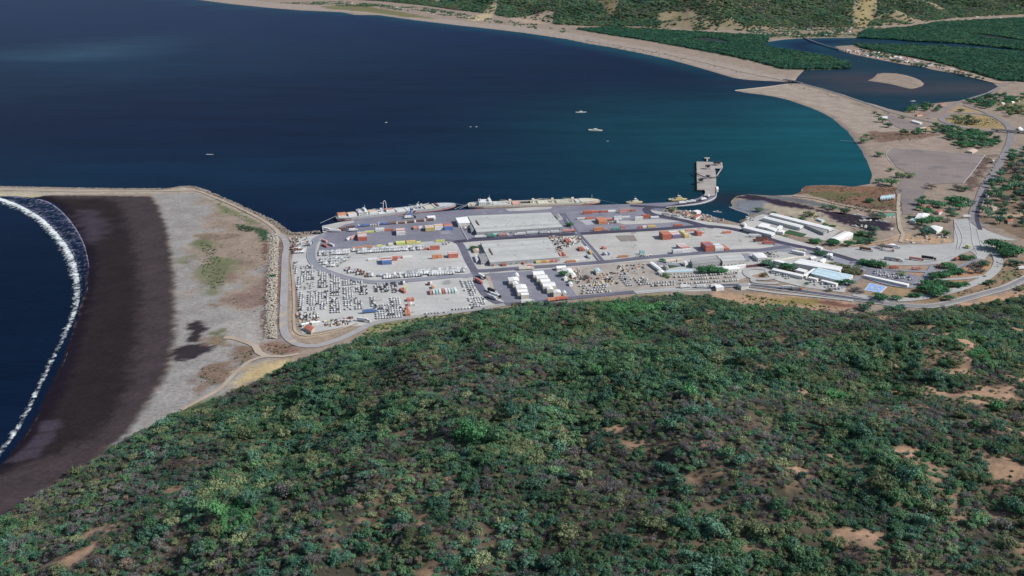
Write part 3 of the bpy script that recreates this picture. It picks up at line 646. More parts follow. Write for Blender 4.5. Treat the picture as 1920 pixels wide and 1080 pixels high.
LEAF = {
    'green': leaf_mat("leaf_green", (0.052, 0.132, 0.068), (0.142, 0.258, 0.124)),
    'teal': leaf_mat("leaf_teal", (0.042, 0.120, 0.084), (0.125, 0.240, 0.160)),
    'olive': leaf_mat("leaf_olive", (0.125, 0.158, 0.080), (0.240, 0.275, 0.145)),
    'grey': leaf_mat("twig_grey", (0.115, 0.112, 0.116), (0.225, 0.212, 0.204)),
    'brown': leaf_mat("leaf_brown", (0.145, 0.112, 0.088), (0.260, 0.200, 0.152)),
    'bright': leaf_mat("leaf_bright", (0.060, 0.205, 0.090), (0.140, 0.330, 0.130)),
    'mangrove': leaf_mat("leaf_mangrove", (0.022, 0.096, 0.060), (0.052, 0.165, 0.098), 0.45),
    'park': leaf_mat("leaf_park", (0.032, 0.130, 0.058), (0.072, 0.230, 0.096), 0.2),
}
BARK = paint("bark", (0.16, 0.13, 0.11), 0.9, dirt=0.3)

def crown_mesh(name, mat, seed, leaves=110, lobes=6, flat=0.75, leaf=0.30, core=True, twigs=0, full=1.0):
    """a crown of unit radius standing on the origin: ragged lobes of leaf clumps round a broken core"""
    r = random.Random(seed); v = []; f = []
    L = []
    for i in range(lobes):
        a = 2 * math.pi * (i + r.random()) / lobes; rr = r.uniform(0.25, 0.74) if i else 0.1
        L.append((rr * math.cos(a), rr * math.sin(a), flat * r.uniform(0.4, 1.1), r.uniform(0.26, 0.54) * full))
    for cx, cy, cz, cr in L:
        if core:
            bm = bmesh.new(); bmesh.ops.create_icosphere(bm, subdivisions=1, radius=cr * 0.6)
            o = len(v)
            for q in bm.verts:
                k = r.uniform(0.65, 1.2); v.append((cx + q.co.x * k, cy + q.co.y * k, cz + q.co.z * k * flat))
            bm.verts.index_update()
            f += [tuple(o + q.index for q in t.verts) for t in bm.faces]; bm.free()
        for k in range(leaves // lobes):
            d = Vector((r.gauss(0, 1), r.gauss(0, 1), r.gauss(0.25, 0.8))).normalized()
            p = Vector((cx, cy, cz)) + Vector((d.x, d.y, d.z * flat)) * cr * r.uniform(0.55, 1.3)
            nrm = (d + Vector((r.uniform(-.7, .7), r.uniform(-.7, .7), r.uniform(-.2, .8)))).normalized()
            a = nrm.orthogonal().normalized(); bb = nrm.cross(a); th = r.uniform(0, 6.28)
            a, bb = a * math.cos(th) + bb * math.sin(th), bb * math.cos(th) - a * math.sin(th)
            s = leaf * r.uniform(0.55, 1.25) * 0.5; o = len(v)
            v += [tuple(p - a * s - bb * s * .7), tuple(p + a * s - bb * s * .6 + nrm * s * .3), tuple(p + a * s * .8 + bb * s), tuple(p - a * s * .9 + bb * s * .8 + nrm * s * .35)]
            f.append((o, o + 1, o + 2, o + 3))
    for k in range(twigs):
        a = r.uniform(0, 6.28); e = r.uniform(0.3, 1.2); l = r.uniform(0.7, 1.15)
        d = Vector((math.cos(a) * math.cos(e), math.sin(a) * math.cos(e), math.sin(e)))
        side = d.orthogonal().normalized(); o = len(v); s0 = Vector((0, 0, 0.15)); wd = 0.025
        t = s0 + d * l + Vector((0, 0, 0.1)); m_ = s0 + d * l * 0.55
        v += [tuple(s0 - side * wd), tuple(s0 + side * wd), tuple(m_ + side * wd), tuple(m_ - side * wd), tuple(t)]
        f += [(o, o + 1, o + 2, o + 3), (o + 3, o + 2, o + 4)]
        for kk in range(3):
            q = s0 + d * l * r.uniform(0.4, 0.8); d2 = (d + Vector((r.uniform(-1, 1), r.uniform(-1, 1), r.uniform(-.3, .6)))).normalized()
            o = len(v); v += [tuple(q - side * wd * .7), tuple(q + side * wd * .7), tuple(q + d2 * 0.4)]; f.append((o, o + 1, o + 2))
    me = bpy.data.meshes.new(name); me.from_pydata(v, [], f); me.materials.append(mat); me.update()
    return me

KIND_ORDER = ['green', 'teal', 'olive', 'grey', 'brown', 'bright']
CROWNS = {}
for ki, k in enumerate(KIND_ORDER + ['mangrove', 'park']):
    CROWNS[k] = []
    for s_ in range(3):
        if k == 'grey': me = crown_mesh("crown", LEAF[k], 100 + ki * 7 + s_, 260, 8, 0.8, 0.14, core=False, twigs=34)
        elif k == 'brown': me = crown_mesh("crown", LEAF[k], 100 + ki * 7 + s_, 230, 8, 0.7, 0.16, core=(s_ == 0), twigs=14)
        elif k == 'park': me = crown_mesh("crown", LEAF[k], 100 + ki * 7 + s_, 460, 12, 0.5, 0.15, full=1.25)
        else: me = crown_mesh("crown", LEAF[k], 100 + ki * 7 + s_, 300, 9, 0.8, 0.17)
        CROWNS[k].append(me)

def forest(name, pts, idx, scl, rot, kinds):
    """one wood nobody could count: crowns scattered over it, each with its own size and turn"""
    lib = bpy.data.collections.new(name + "_crowns")
    n = 0
    for k in kinds:
        for me in CROWNS[k]:
            o = bpy.data.objects.new("c%03d" % n, me); lib.objects.link(o); n += 1
    me = bpy.data.meshes.new(name)
    me.vertices.add(len(pts)); me.vertices.foreach_set("co", np.asarray(pts, float).ravel())
    for nm, typ, arr in (("idx", 'INT', idx), ("rot", 'FLOAT', rot)):
        a = me.attributes.new(nm, typ, 'POINT'); a.data.foreach_set("value", np.asarray(arr))
    rr = np.random.RandomState(len(pts)); s3 = np.stack([scl * rr.uniform(.8, 1.35, len(pts)), scl * rr.uniform(.75, 1.15, len(pts)), scl * rr.uniform(.7, 1.25, len(pts))], 1)
    a = me.attributes.new("spread", 'FLOAT_VECTOR', 'POINT'); a.data.foreach_set("vector", s3.ravel())
    o = bpy.data.objects.new(name, me); link(o); tag(o, kind='stuff')
    ng = bpy.data.node_groups.new(name, 'GeometryNodeTree')
    ng.interface.new_socket("Geometry", in_out='INPUT', socket_type='NodeSocketGeometry'); ng.interface.new_socket("Geometry", in_out='OUTPUT', socket_type='NodeSocketGeometry')
    gi = ng.nodes.new("NodeGroupInput"); go = ng.nodes.new("NodeGroupOutput")
    ip = ng.nodes.new("GeometryNodeInstanceOnPoints"); ci = ng.nodes.new("GeometryNodeCollectionInfo")
    ci.inputs["Collection"].default_value = lib; ci.inputs["Separate Children"].default_value = True; ci.inputs["Reset Children"].default_value = True
    def na(nm, t):
        x = ng.nodes.new("GeometryNodeInputNamedAttribute"); x.data_type = t; x.inputs["Name"].default_value = nm; return x.outputs[0]
    cx = ng.nodes.new("ShaderNodeCombineXYZ")
    L = ng.links
    L.new(gi.outputs[0], ip.inputs["Points"]); L.new(ci.outputs[0], ip.inputs["Instance"])
    ip.inputs["Pick Instance"].default_value = True
    L.new(na("idx", 'INT'), ip.inputs["Instance Index"]); L.new(na("spread", 'FLOAT_VECTOR'), ip.inputs["Scale"])
    L.new(na("rot", 'FLOAT'), cx.inputs[2]); L.new(cx.outputs[0], ip.inputs["Rotation"])
    L.new(ip.outputs[0], go.inputs[0])
    md = o.modifiers.new("scatter", 'NODES'); md.node_group = ng
    return o

def jitter(x0, x1, y0, y1, step, seed):
    r = np.random.RandomState(seed)
    X, Y = np.meshgrid(np.arange(x0, x1, step), np.arange(y0, y1, step))
    X = X.ravel() + r.uniform(-.5, .5, X.size) * step; Y = Y.ravel() + r.uniform(-.5, .5, Y.size) * step
    return X, Y, r

# near hillside
X, Y, r = jitter(-700, 940, 200, 1080, 2.75, 11)
k = np.abs(np.arctan2(X, Y)) < math.radians(42)
X, Y = X[k], Y[k]
H, D = hill_h(X, Y)
n1 = fbm(X, Y, 70, 4, 40); n2 = fbm(X, Y, 22, 3, 50); b_ = bare(X, Y)
dens = np.clip(0.96 - 0.8 * b_, 0, 1) * (0.6 + 0.4 * smooth(0.3, 0.42, fbm(X, Y, 11, 2, 77))) * smooth(0, 8, D + 8 * (n2 - 0.5))
strip = smooth(0, 60, 60 - np.abs(D - 8)) * smooth(220, 260, X) * smooth(1010, 960, Y) * 0.0
k = (r.rand(len(X)) < dens) & (D > 1)
X, Y, H, D, n1, n2, b_ = [q[k] for q in (X, Y, H, D, n1, n2, b_)]
u = r.rand(len(X))
wg = np.stack([0.36 + 0.9 * (n1 - 0.5), 0.21 + 0.8 * (0.5 - n2), 0.19 + 0.9 * (n2 - 0.5), 0.13 + 1.1 * (0.5 - n1), 0.055 + 0.3 * b_ + 0.5 * (0.5 - n1), 0.008 + 0 * n1], 1)
wg = np.clip(wg, 0.006, None); wg = wg / wg.sum(1, keepdims=True)
kind = (u[:, None] > np.cumsum(wg, 1)).sum(1).clip(0, 5)
for px, py, zz, rad in [(1185, 633, 42, 6), (1190, 598, 22, 30), (1160, 600, 22, 16), (923, 650, 45, 7), (440, 965, 75, 12), (1000, 600, 20, 10), (1560, 790, 70, 9), (880, 845, 90, 8), (1140, 590, 20, 12), (1820, 750, 55, 8), (900, 640, 40, 5)]:
    p = P(px, py, zz); dd = np.hypot((X - p[0]), (Y - p[1]) * 0.8)
    kind[(dd < rad) & (r.rand(len(X)) < 0.75)] = 5
big = r.rand(len(X))
scl = 1.4 + 1.9 * r.rand(len(X)) ** 2 + np.where(big > 0.92, 3.0 * r.rand(len(X)), 0)
scl *= 0.98 * np.where(kind == 4, 0.8, 1.0) * (0.85 + 0.3 * smooth(0.35, 0.65, n1)) * (1 - 0.3 * b_)
rot = r.uniform(0, 6.28, len(X)); var = r.randint(0, 3, len(X))
Z = H + GZ - 0.25 * scl + np.where(scl > 3.2, 0.5 * scl - 1.0, 0) + np.where(r.rand(len(X)) < 0.2, 2.2 * r.rand(len(X)), 0)
# the three hundred that show largest in the picture stand as trees of their own, the rest as one wood
dist = np.sqrt(X * X + Y * Y + (Z - CAM_H) ** 2)
depth = Y * CP - (Z - CAM_H) * SP
pxx = 960 + F * X / depth; pyy = 540 - F * (Y * SP + (Z - CAM_H) * CP) / depth
vis = (pxx > 5) & (pxx < 1915) & (pyy > 0) & (pyy < 1072)
size = np.where(vis, scl / dist, 0)
N_OWN = 170
own = np.argsort(-size)[:N_OWN]
rest = np.ones(len(X), bool); rest[own] = False
forest("hillside_forest", np.stack([X, Y, Z], 1)[rest], (kind * 3 + var)[rest], scl[rest], rot[rest], KIND_ORDER)
LOOK = {'green': "leafy dark green tree rising above the near hillside scrub", 'teal': "blue green leafy tree rising above the near hillside scrub", 'olive': "yellowish olive tree rising above the near hillside scrub",
        'grey': "bare grey leafless tree standing in the near hillside scrub", 'brown': "dry brown withered tree standing in the near hillside scrub", 'bright': "bright fresh green tree standing in the near hillside scrub"}
def trunk_mesh(seed, h=1.0):
    r = random.Random(seed); mb = MB()
    mb.tube([(0, 0, -0.3 * h), (0.03, 0.02, 0.25 * h), (0.0, 0.04, 0.6 * h)], 0.09 * h, 0.05 * h, 6)
    for k in range(4):
        a = k * 1.6 + r.random(); mb.tube([(0.01, 0.03, (0.3 + 0.07 * k) * h), (0.2 * math.cos(a), 0.2 * math.sin(a), 0.62 * h), (0.42 * math.cos(a), 0.42 * math.sin(a), 0.85 * h)], 0.04 * h, 0.015 * h, 5)
    return mb.mesh("trunk", BARK)
TRUNKS = [trunk_mesh(s_) for s_ in range(3)]
def tree(name, kind, loc, rad, rz, label, group=None, var=0, tall=0.0, flat=1.0):
    o = empty(name, loc, rz); tag(o, label, "tree", group)
    t = bpy.data.objects.new("trunk", TRUNKS[var]); link(t, o); t.scale = (rad, rad, rad * 0.8 + tall)
    c_ = bpy.data.objects.new("crown", CROWNS[kind][var]); link(c_, o); c_.scale = (rad, rad, rad * flat); c_.location = (0, 0, tall + 0.15 * rad)
    return o
for j in own:
    kd = KIND_ORDER[kind[j]]
    tree("hillside_tree", kd, (X[j], Y[j], Z[j]), scl[j], rot[j], LOOK[kd], LOOK[kd].split(" rising")[0].split(" standing")[0] + "s on the near hillside", int(var[j]))

# mangroves and the wood on the far hills
def wood(name, polys, step, kinds, wts, smin, smax, seed, zfun, gap=None, dens=1.0):
    PX = []
    for poly in polys:
        xs = [p[0] for p in poly]; ys = [p[1] for p in poly]
        X, Y, r = jitter(max(min(xs), -2600), min(max(xs), 5300), min(ys), min(max(ys), 9300), step, seed)
        k = (sdf(poly, X, Y) + 20 * (fbm(X, Y, 40, 3, 3) - 0.5) > 0) & (np.abs(np.arctan2(X, Y)) < math.radians(34))
        X, Y = X[k], Y[k]
        if gap is not None: k = r.rand(len(X)) < gap(X, Y) * dens; X, Y = X[k], Y[k]
        PX.append(np.stack([X, Y, zfun(X, Y)], 1))
    p = np.concatenate(PX); r = np.random.RandomState(seed + 1)
    n = fbm(p[:, 0], p[:, 1], 180, 3, seed)
    u = np.clip(r.rand(len(p)) * 0.8 + (n - 0.5) * 0.9 + 0.1, 0, 0.999)
    kd = (u[:, None] > np.cumsum(np.array(wts) / sum(wts))[None, :]).sum(1).clip(0, len(kinds) - 1)
    return forest(name, p, kd * 3 + r.randint(0, 3, len(p)), r.uniform(smin, smax, len(p)), r.uniform(0, 6.28, len(p)), kinds)
MANGROVE = [FZONES[4][3], FZONES[5][3], ZONES[-1][3]]
wood("mangrove_forest", MANGROVE, 9.0, ['mangrove', 'green'], [0.8, 0.2], 5.0, 8.5, 60, lambda x, y: 0 * x + GZ - 1,
     gap=lambda x, y: 1 - np.maximum(smooth(-20, 10, sdf(FZONES[6][3], x, y)), smooth(-20, 10, sdf(FZONES[7][3], x, y))))
def far_gap(x, y):
    g = smooth(0.36, 0.56, 1 - np.abs(fbm(x, y, 260, 4, 14) - 0.42))
    g = 1 - 0.92 * smooth(0.6, 0.7, fbm(x, y, 260, 4, 14))
    for i_ in (2, 3, 8, 9, 10, 11, 12, 13, 14, 15):
        g = np.where(sdf(FZONES[i_][3], x, y) > -8, g * 0.10, g)
    return g
wood("far_hillside_forest", [[(p[0], p[1]) for p in FAR_FOOT]], 11.5, ['teal', 'green', 'mangrove', 'olive', 'grey'], [0.25, 0.27, 0.04, 0.28, 0.16], 5.5, 10.0, 70, lambda x, y: far_h(x, y)[0] + GZ - 1, gap=far_gap)  # pale olive and grey crowns lighten the distance in place of haze

VG = [W([(1578, 93), (1640, 97), (1700, 109), (1760, 122), (1830, 143), (1868, 155), (1850, 152), (1779, 135), (1700, 120), (1620, 104)]), W([(1400, 55), (1470, 53), (1600, 53), (1655, 52), (1650, 61), (1600, 69), (1500, 71), (1440, 72), (1400, 64)]), W([(520, 6), (700, 14), (800, 25), (930, 44), (1060, 62), (1060, 54), (940, 38), (800, 15), (640, 3)])]
wood("village_greenery", VG, 13.0, ['teal', 'green', 'mangrove'], [0.4, 0.4, 0.2], 3.0, 6.5, 90, lambda x, y: far_h(x, y)[0] + GZ - .6, gap=lambda x, y: smooth(0.42, 0.6, fbm(x, y, 60, 3, 8)) * .8)
# ------------------------------------------------------------------ port ground: quay, yards, roads
GRID = math.radians(10.7)                    # the port is laid out on a grid turned this much
GU = np.array([math.cos(GRID), math.sin(GRID)]); GV = np.array([-math.sin(GRID), math.cos(GRID)])
CONC = ground_mat("yard_concrete", S(197, 196, 193), S(184, 183, 181), 0.02, S(152, 151, 150), 0.03, 0.6, 0.08, 0.4, streak=0.1, rot=-GRID)
CONC2 = ground_mat("yard_gravel", S(193, 191, 187), S(181, 179, 176), 0.03, S(156, 152, 146), 0.04, 0.58, 0.1, 0.5, streak=0.12, rot=-GRID)
CONC3 = ground_mat("pale_slab", S(190, 192, 196), S(176, 178, 182), 0.03, S(164, 164, 166), 0.05, 0.62, 0.07, 0.4, joints=6.0, rot=-GRID)
ASPH = ground_mat("apron_asphalt", S(136, 136, 148), S(122, 122, 136), 0.02, S(150, 150, 158), 0.025, 0.58, 0.1, 0.3, streak=0.1, rot=-GRID)
ASPH2 = ground_mat("parking_asphalt", S(142, 142, 154), S(130, 130, 142), 0.03, S(118, 118, 130), 0.05, 0.6, 0.08, 0.4, streak=0.12, rot=-GRID + 1.57)
ROAD = ground_mat("port_road", S(116, 116, 132), S(102, 102, 118), 0.03, S(128, 128, 140), 0.05, 0.6, 0.08, 0.4)
ROADD = ground_mat("dark_new_asphalt", S(80, 78, 98), S(70, 68, 86), 0.03, S(96, 94, 110), 0.05, 0.62, 0.08, 0.4)
ROADL = ground_mat("loop_concrete_road", S(150, 152, 162), S(138, 140, 150), 0.03, None, fine=0.07)
HWAY = ground_mat("highway_asphalt", S(146, 142, 142), S(132, 130, 132), 0.02, S(120, 118, 122), 0.03, 0.6, 0.07, 0.4)
HWAYL = ground_mat("highway_concrete", S(184, 184, 181), S(172, 172, 171), 0.02, S(150, 150, 152), 0.03, 0.6, 0.07, 0.3, streak=0.4, rot=0.2)
DIRT = ground_mat("dirt_track", S(186, 172, 156), S(172, 156, 140), 0.03, None, fine=0.14)
GRAVEL = ground_mat("gravel_field", S(146, 134, 130), S(134, 124, 122), 0.012, S(124, 118, 118), 0.015, 0.55, 0.1, 0.3, streak=0.15, rot=1.2)
LINE = ground_mat("worn_line_paint", S(206, 206, 206), S(190, 190, 192), 0.2, None, fine=0.1)
WALLC = paint("quay_concrete", S(150, 148, 150), 0.9, dirt=0.3, scale=0.3)
REDP = ground_mat("red_paving", S(112, 66, 74), S(98, 58, 66), 0.05, None, fine=0.1)
LAWN = ground_mat("lawn_grass", (0.03, 0.075, 0.035), (0.05, 0.095, 0.045), 0.06, (0.12, 0.11, 0.06), 0.09, 0.62, 0.2, 0.8)

# quay: a solid platform with a vertical sea wall
QUAY = W([(603, 424), (620, 420), (636, 416.5), (664, 412), (690, 408.5), (725, 405), (762, 402), (800, 398.5), (840, 395.5), (857, 394), (907, 391.5), (957, 389.6), (1007, 387.8), (1060, 386), (1113, 384.3), (1140, 383.5),
          (1173, 382.5), (1210, 381.3), (1250, 379.5), (1275, 377.8), (1290, 376), (1302, 373.5), (1311, 370.5), (1317, 366.5), (1321, 361.5), (1343, 361.5), (1344, 365), (1342.5, 370), (1338, 374), (1332, 377), (1317, 381), (1303, 383.5), (1290, 385), (1270, 386.6), (1257, 387.5), (1247, 390.5), (1240, 400), (1160, 402), (1000, 410), (800, 415), (690, 425), (612, 440)], 1.3)
mb = MB(); n = len(QUAY)
top = [(x, y, 1.30) for x, y in QUAY]; bot = [(x, y, -3) for x, y in QUAY]
mb.add(bot + top, [(i, (i + 1) % n, n + (i + 1) % n, n + i) for i in range(n)], 1)
mb.add(top, [tuple(range(n))], 0)
q = mb.build("quay", [ASPH, WALLC]); tag(q, kind='structure')
bm = bmesh.new(); bm.from_mesh(q.data); bmesh.ops.recalc_face_normals(bm, faces=bm.faces); bm.to_mesh(q.data); bm.free()
LAYER[0] = 10

sheet("port_yard", [(560, 446), (604, 438), (700, 424), (860, 408), (1130, 396), (1215, 393), (1260, 400), (1300, 412), (1390, 424), (1440, 436), (1520, 458), (1575, 476), (1600, 490), (1540, 492), (1470, 498), (1400, 520), (1330, 545), (1200, 549), (1100, 558), (1000, 568), (930, 574), (880, 583), (800, 595), (740, 602), (690, 610), (650, 612), (600, 622), (566, 626), (562, 600), (560, 560), (552, 524), (545, 490), (552, 462)], CONC, wob=2.0, step=12)
sheet("asphalt_apron", ZA((412, 468), (380, 400), (600, 348), (900, 305), (1330, 268), (1530, 243), (1920, 200)) + ZB((240, 215), (700, 205), (1150, 190), (1300, 225), (1440, 470), (900, 510), (400, 545), (215, 545), (120, 550), (0, 545)) + ZA((1640, 552), (950, 605), (420, 660), (330, 690), (350, 600), (380, 540)), ASPH, wob=0.6, step=10)
sheet("quay_edge_slab", ZQ((50, 640), (430, 560), (760, 520), (760, 570), (560, 610), (400, 690), (250, 735), (200, 780), (60, 790)), CONC2)
sheet("mid_quay_slab", ZB((640, 190), (1000, 165), (1180, 165), (1160, 190), (800, 215), (680, 215)), CONC2, wob=0.8, step=6)
sheet("stack_yard_asphalt", ZB((1300, 225), (1640, 195), (1920, 180)) + ZC((100, 170), (400, 150), (440, 240), (560, 265), (900, 330), (1120, 380), (600, 410), (0, 450)) + ZB((1650, 455), (1460, 470)), ASPH2, wob=0.6, step=10)
sheet("stack_yard_slab", ZC((0, 330), (250, 320), (560, 300), (830, 330), (600, 350), (200, 365)), CONC2, wob=0.8, step=10)
sheet("pale_stack_slab", ZB((1480, 320), (1640, 300), (1780, 350), (1560, 370)), CONC3)
sheet("storage_yard", ZC((-420, 470), (0, 470), (600, 428), (1000, 402), (1180, 410), (1400, 440), (1700, 520), (1920, 610), (1500, 640), (1000, 672), (500, 712), (120, 752), (-40, 768), (-170, 640)), CONC2, wob=0.4, step=12)
sheet("silo_parking", ZG((735, 328), (820, 318), (1000, 305), (1560, 262), (1640, 340), (1760, 480), (1850, 560), (1500, 600), (1150, 640), (1000, 636), (920, 580), (850, 440)), ASPH2, wob=0.3, step=10)
sheet("gravel_verge", ZG((790, 340), (830, 345), (860, 430), (900, 540), (960, 600), (900, 570), (840, 480)), DIRT, wob=0.8, step=6)
sheet("warehouse_yard", ZB((250, 575), (360, 545), (900, 520), (1440, 490), (1690, 770), (1200, 820), (700, 850), (300, 880), (280, 800), (230, 660)), CONC2)
sheet("north_warehouse_yard", ZB((130, 360), (270, 350), (340, 470), (900, 430), (1380, 400), (1430, 460), (900, 495), (230, 535)), ASPH2)
sheet("corner_yard", ZG((640, 215), (830, 200), (850, 275), (680, 290)), CONC2)
sheet("vehicle_yard", ZH((0, 380), (130, 360), (560, 320), (900, 290), (1060, 300), (1180, 430), (1920, 400), (1960, 560), (1560, 560), (1200, 605), (800, 640), (130, 690), (40, 560)), ground_mat("dusty_yard", S(178, 170, 160), S(164, 156, 150), 0.04, S(150, 140, 130), 0.06, 0.55, 0.14, 0.5), wob=0.8, step=8)
sheet("east_shed_yard", ZC((560, 780), (900, 745), (1500, 690), (1660, 700), (1700, 760), (1560, 790), (1480, 830), (1000, 870), (700, 900), (600, 880)), CONC)
sheet("red_forecourt", ZC((1490, 835), (1600, 820), (1800, 800), (1830, 830), (1500, 855)), REDP)
sheet("truck_park", ZE((600, 590), (900, 592), (1110, 576), (1135, 560), (1130, 310), (1200, 303), (1322, 303), (1395, 370), (1500, 430), (1700, 505), (1860, 545), (1700, 545), (1540, 525), (1495, 545), (1560, 630), (1560, 660), (1470, 762), (1400, 750), (1370, 700), (1310, 660), (1240, 690), (1130, 770), (900, 815), (700, 825), (400, 822), (0, 765), (-240, 700), (-250, 650), (-100, 625)), HWAYL, wob=0.3, step=12)
sheet("gate_plaza", ZD((420, 560), (560, 560), (800, 640), (1100, 720), (1300, 770), (1500, 850), (1450, 890), (1000, 750), (600, 700), (300, 690), (150, 660), (420, 620)), ROADL, wob=0.5, step=10)
sheet("customs_yard", ZI((560, 200), (700, 190), (1000, 210), (1200, 260), (900, 270), (750, 280), (640, 270)), CONC, wob=0.6, step=10)
sheet("coast_guard_yard", ZD((60, 350), (180, 290), (300, 250), (1110, 410), (1180, 430), (1060, 520), (1000, 545), (760, 500), (520, 440), (420, 490), (60, 405)), CONC2, wob=0.5, step=10)
sheet("staff_parking", ZJ((170, 380), (620, 430), (760, 480), (650, 550), (130, 440)), ASPH2)
sheet("forecourt", ZI((560, 400), (640, 400), (1000, 490), (1400, 570), (1480, 600), (1460, 650), (1000, 590), (720, 520), (620, 480)), CONC2, wob=0.4, step=10)
sheet("south_east_lawn", ZE((0, 460), (230, 520), (200, 540), (0, 540)), LAWN, wob=1.5, step=8)
sheet("green_pitch", ZD((530, 460), (600, 425), (800, 475), (750, 505)), LAWN)
sheet("green_yard", ZC((670, 815), (820, 795), (845, 830), (690, 860)), LAWN)
for k, pts in enumerate([ZC((80, 492), (195, 485), (225, 553), (150, 557)), ZC((200, 487), (290, 484), (330, 548), (235, 552))]):
    sheet("packed_earth_pad", pts, ground_mat("packed_earth%s" % ("" if k == 0 else "_pale"), S(150, 140, 134), S(138, 130, 126), 0.05, None, fine=0.1))
sheet("gravel_field", ZL((365, 640), (420, 595), (480, 583), (560, 600), (700, 598), (1100, 635), (1482, 660), (1400, 780), (1235, 985), (1000, 985), (860, 1000), (800, 1080)) + [(1726, 380), (1712, 402), (1692, 402), (1690, 380)] + ZL((470, 1075), (560, 920), (620, 880), (480, 790)), GRAVEL, wob=1.0, step=10)
sheet("lagoon_car_park", ZL((330, 220), (420, 205), (500, 240), (820, 335), (700, 375), (560, 375), (480, 345)), GRAVEL, wob=1.5, step=8)

LOOPR = ZA((415, 480), (330, 520), (290, 575), (268, 640), (262, 740), (330, 840), (450, 900), (640, 960), (850, 1000), (1050, 1012), (1500, 982), (1920, 940)) + ZG((560, 345), (680, 320))
ribbon("yard_loop_road", LOOPR, 11.5, ROADL)
ribbon("west_yard_road", ZB((-40, 545), (90, 550), (150, 600), (190, 680), (235, 780), (290, 870), (330, 960)) + ZG((690, 410), (770, 540), (860, 615), (960, 652), (1150, 652), (1500, 618), (1920, 573)) + ZH((800, 640), (1200, 607)) + ZI((0, 590), (330, 568), (600, 580)), 9.0, ROAD)
ribbon("north_yard_road", ZB((90, 560), (215, 545), (400, 532), (900, 502), (1450, 470), (1920, 442)) + ZC((600, 415), (1000, 385), (1200, 388), (1430, 420), (1700, 490)) + ZD((480, 560), (800, 630), (1100, 700), (1350, 775), (1480, 810)), 12.0, ROADD)
ribbon("south_yard_road", ZB((260, 885), (420, 885), (700, 862), (1200, 828), (1700, 790)) + ZC((60, 775), (500, 728), (1000, 687), (1500, 655)) + ZD((260, 652), (420, 632), (600, 610)), 11.0, ROAD)
ribbon("cross_road", ZB((1290, 240), (1360, 350), (1480, 495), (1620, 650), (1730, 785)), 9.0, ROAD)
ribbon("quay_ramp_road", ZC((250, 150), (520, 165)) + ZC((640, 170), (860, 128), (1020, 100), (1110, 55), (1140, 15)), 9.5, ROADD)
ribbon("ramp_loop", ZC((520, 165), (440, 185), (445, 220), (520, 255), (700, 290), (880, 325), (1060, 372), (1200, 400)), 12.0, ROADD)
ribbon("shed_road", ZC((560, 800), (900, 820), (1200, 808), (1500, 785), (1580, 740), (1540, 690)), 9.0, ROADL)
BOUND = ZF((140, -250), (200, -190), (225, -100), (208, 0), (203, 160), (200, 300), (192, 500), (188, 700), (195, 830), (230, 910), (290, 960), (380, 1000), (560, 1008), (800, 940), (1000, 850), (1180, 765), (1400, 715), (1700, 680), (1920, 660)) + ZG((300, 768), (600, 728), (760, 706), (900, 680), (1000, 664))
ribbon("boundary_road", BOUND, 8.5, ground_mat("dusty_road", S(172, 169, 168), S(158, 156, 157), 0.03, S(184, 172, 156), 0.03, 0.56, 0.08, 0.4))
ribbon("breakwater_track", [(-250, 356), (0, 356), (150, 358.5), (300, 358), (345, 357), (370, 357.5), (400, 369), (430, 381), (470, 400), (500, 417), (517, 430), (523, 440)], 6.0, DIRT)
ribbon("dune_track", [(500, 668), (485, 660), (478, 648), (460, 640), (440, 634), (420, 632)], 7.0, DIRT)
ribbon("hill_foot_track", [(560, 663), (530, 668), (500, 668), (470, 676), (440, 700), (410, 730), (370, 752), (340, 768)], 4.5, DIRT)
ribbon("berm_track", [(546, 490), (549, 520), (551, 560), (551, 600), (555, 622), (575, 629), (610, 624), (650, 613), (670, 606)], 3.0, DIRT)
HIGHWAY = [(1190, 548), (1260, 542), (1330, 536.5), (1390, 534), (1440, 538), (1480, 543), (1530, 549.5), (1590, 558), (1657, 568), (1700, 572.5), (1740, 573.5), (1775, 569), (1810, 560), (1850, 548.5), (1885, 539), (1920, 523), (1990, 490)]
ribbon("highway", HIGHWAY, 12.0, HWAYL)
ribbon("highway_carriageway", HIGHWAY[2:9], 7.2, ROADD)
ribbon("highway_tarmac", HIGHWAY[8:], 7.2, HWAY)
ribbon("slip_road", [(1400, 541), (1460, 549), (1530, 556), (1600, 564)], 5.0, HWAYL)
ribbon("inner_loop_road", ZJ((0, 668), (150, 700), (300, 728), (600, 728), (900, 682), (1150, 620), (1350, 550), (1480, 490), (1580, 410), (1625, 340), (1630, 280), (1590, 200), (1520, 110), (1480, 60)), 11.0, HWAYL)
ribbon("park_road", ZJ((1400, 270), (1250, 340), (1050, 395), (850, 412), (600, 405), (300, 385), (160, 375), (0, 300)), 6.5, ROADL)
ribbon("link_road", ZJ((900, 345), (850, 420), (790, 490), (700, 550), (640, 590), (400, 560), (100, 480), (-60, 560), (-200, 610)), 6.5, ROADL)
ribbon("island_road", ZJ((800, 490), (1000, 500), (1250, 492), (1450, 465)), 5.5, HWAYL)
ribbon("roundel_road", ZI((580, 390), (440, 375), (350, 400), (360, 450), (440, 490), (560, 500), (680, 480)), 7.0, HWAYL)
ribbon("roundel_link", ZI((440, 490), (440, 530), (600, 545), (720, 540)), 7.0, HWAYL)
ribbon("coast_road", [(1840, 425), (1826, 412), (1827, 395), (1836, 375), (1845, 352), (1856, 335), (1868, 318), (1882, 292), (1890, 275), (1895, 258), (1894, 244), (1884, 230), (1862, 218), (1838, 213), (1812, 212), (1788, 213), (1772, 217), (1765, 222), (1770, 228), (1786, 234)], 13.0, HWAY)
ribbon("coast_road_lane", [(1838, 430), (1832, 412), (1833, 395), (1841, 372), (1850, 355)], 6.0, ROADD)
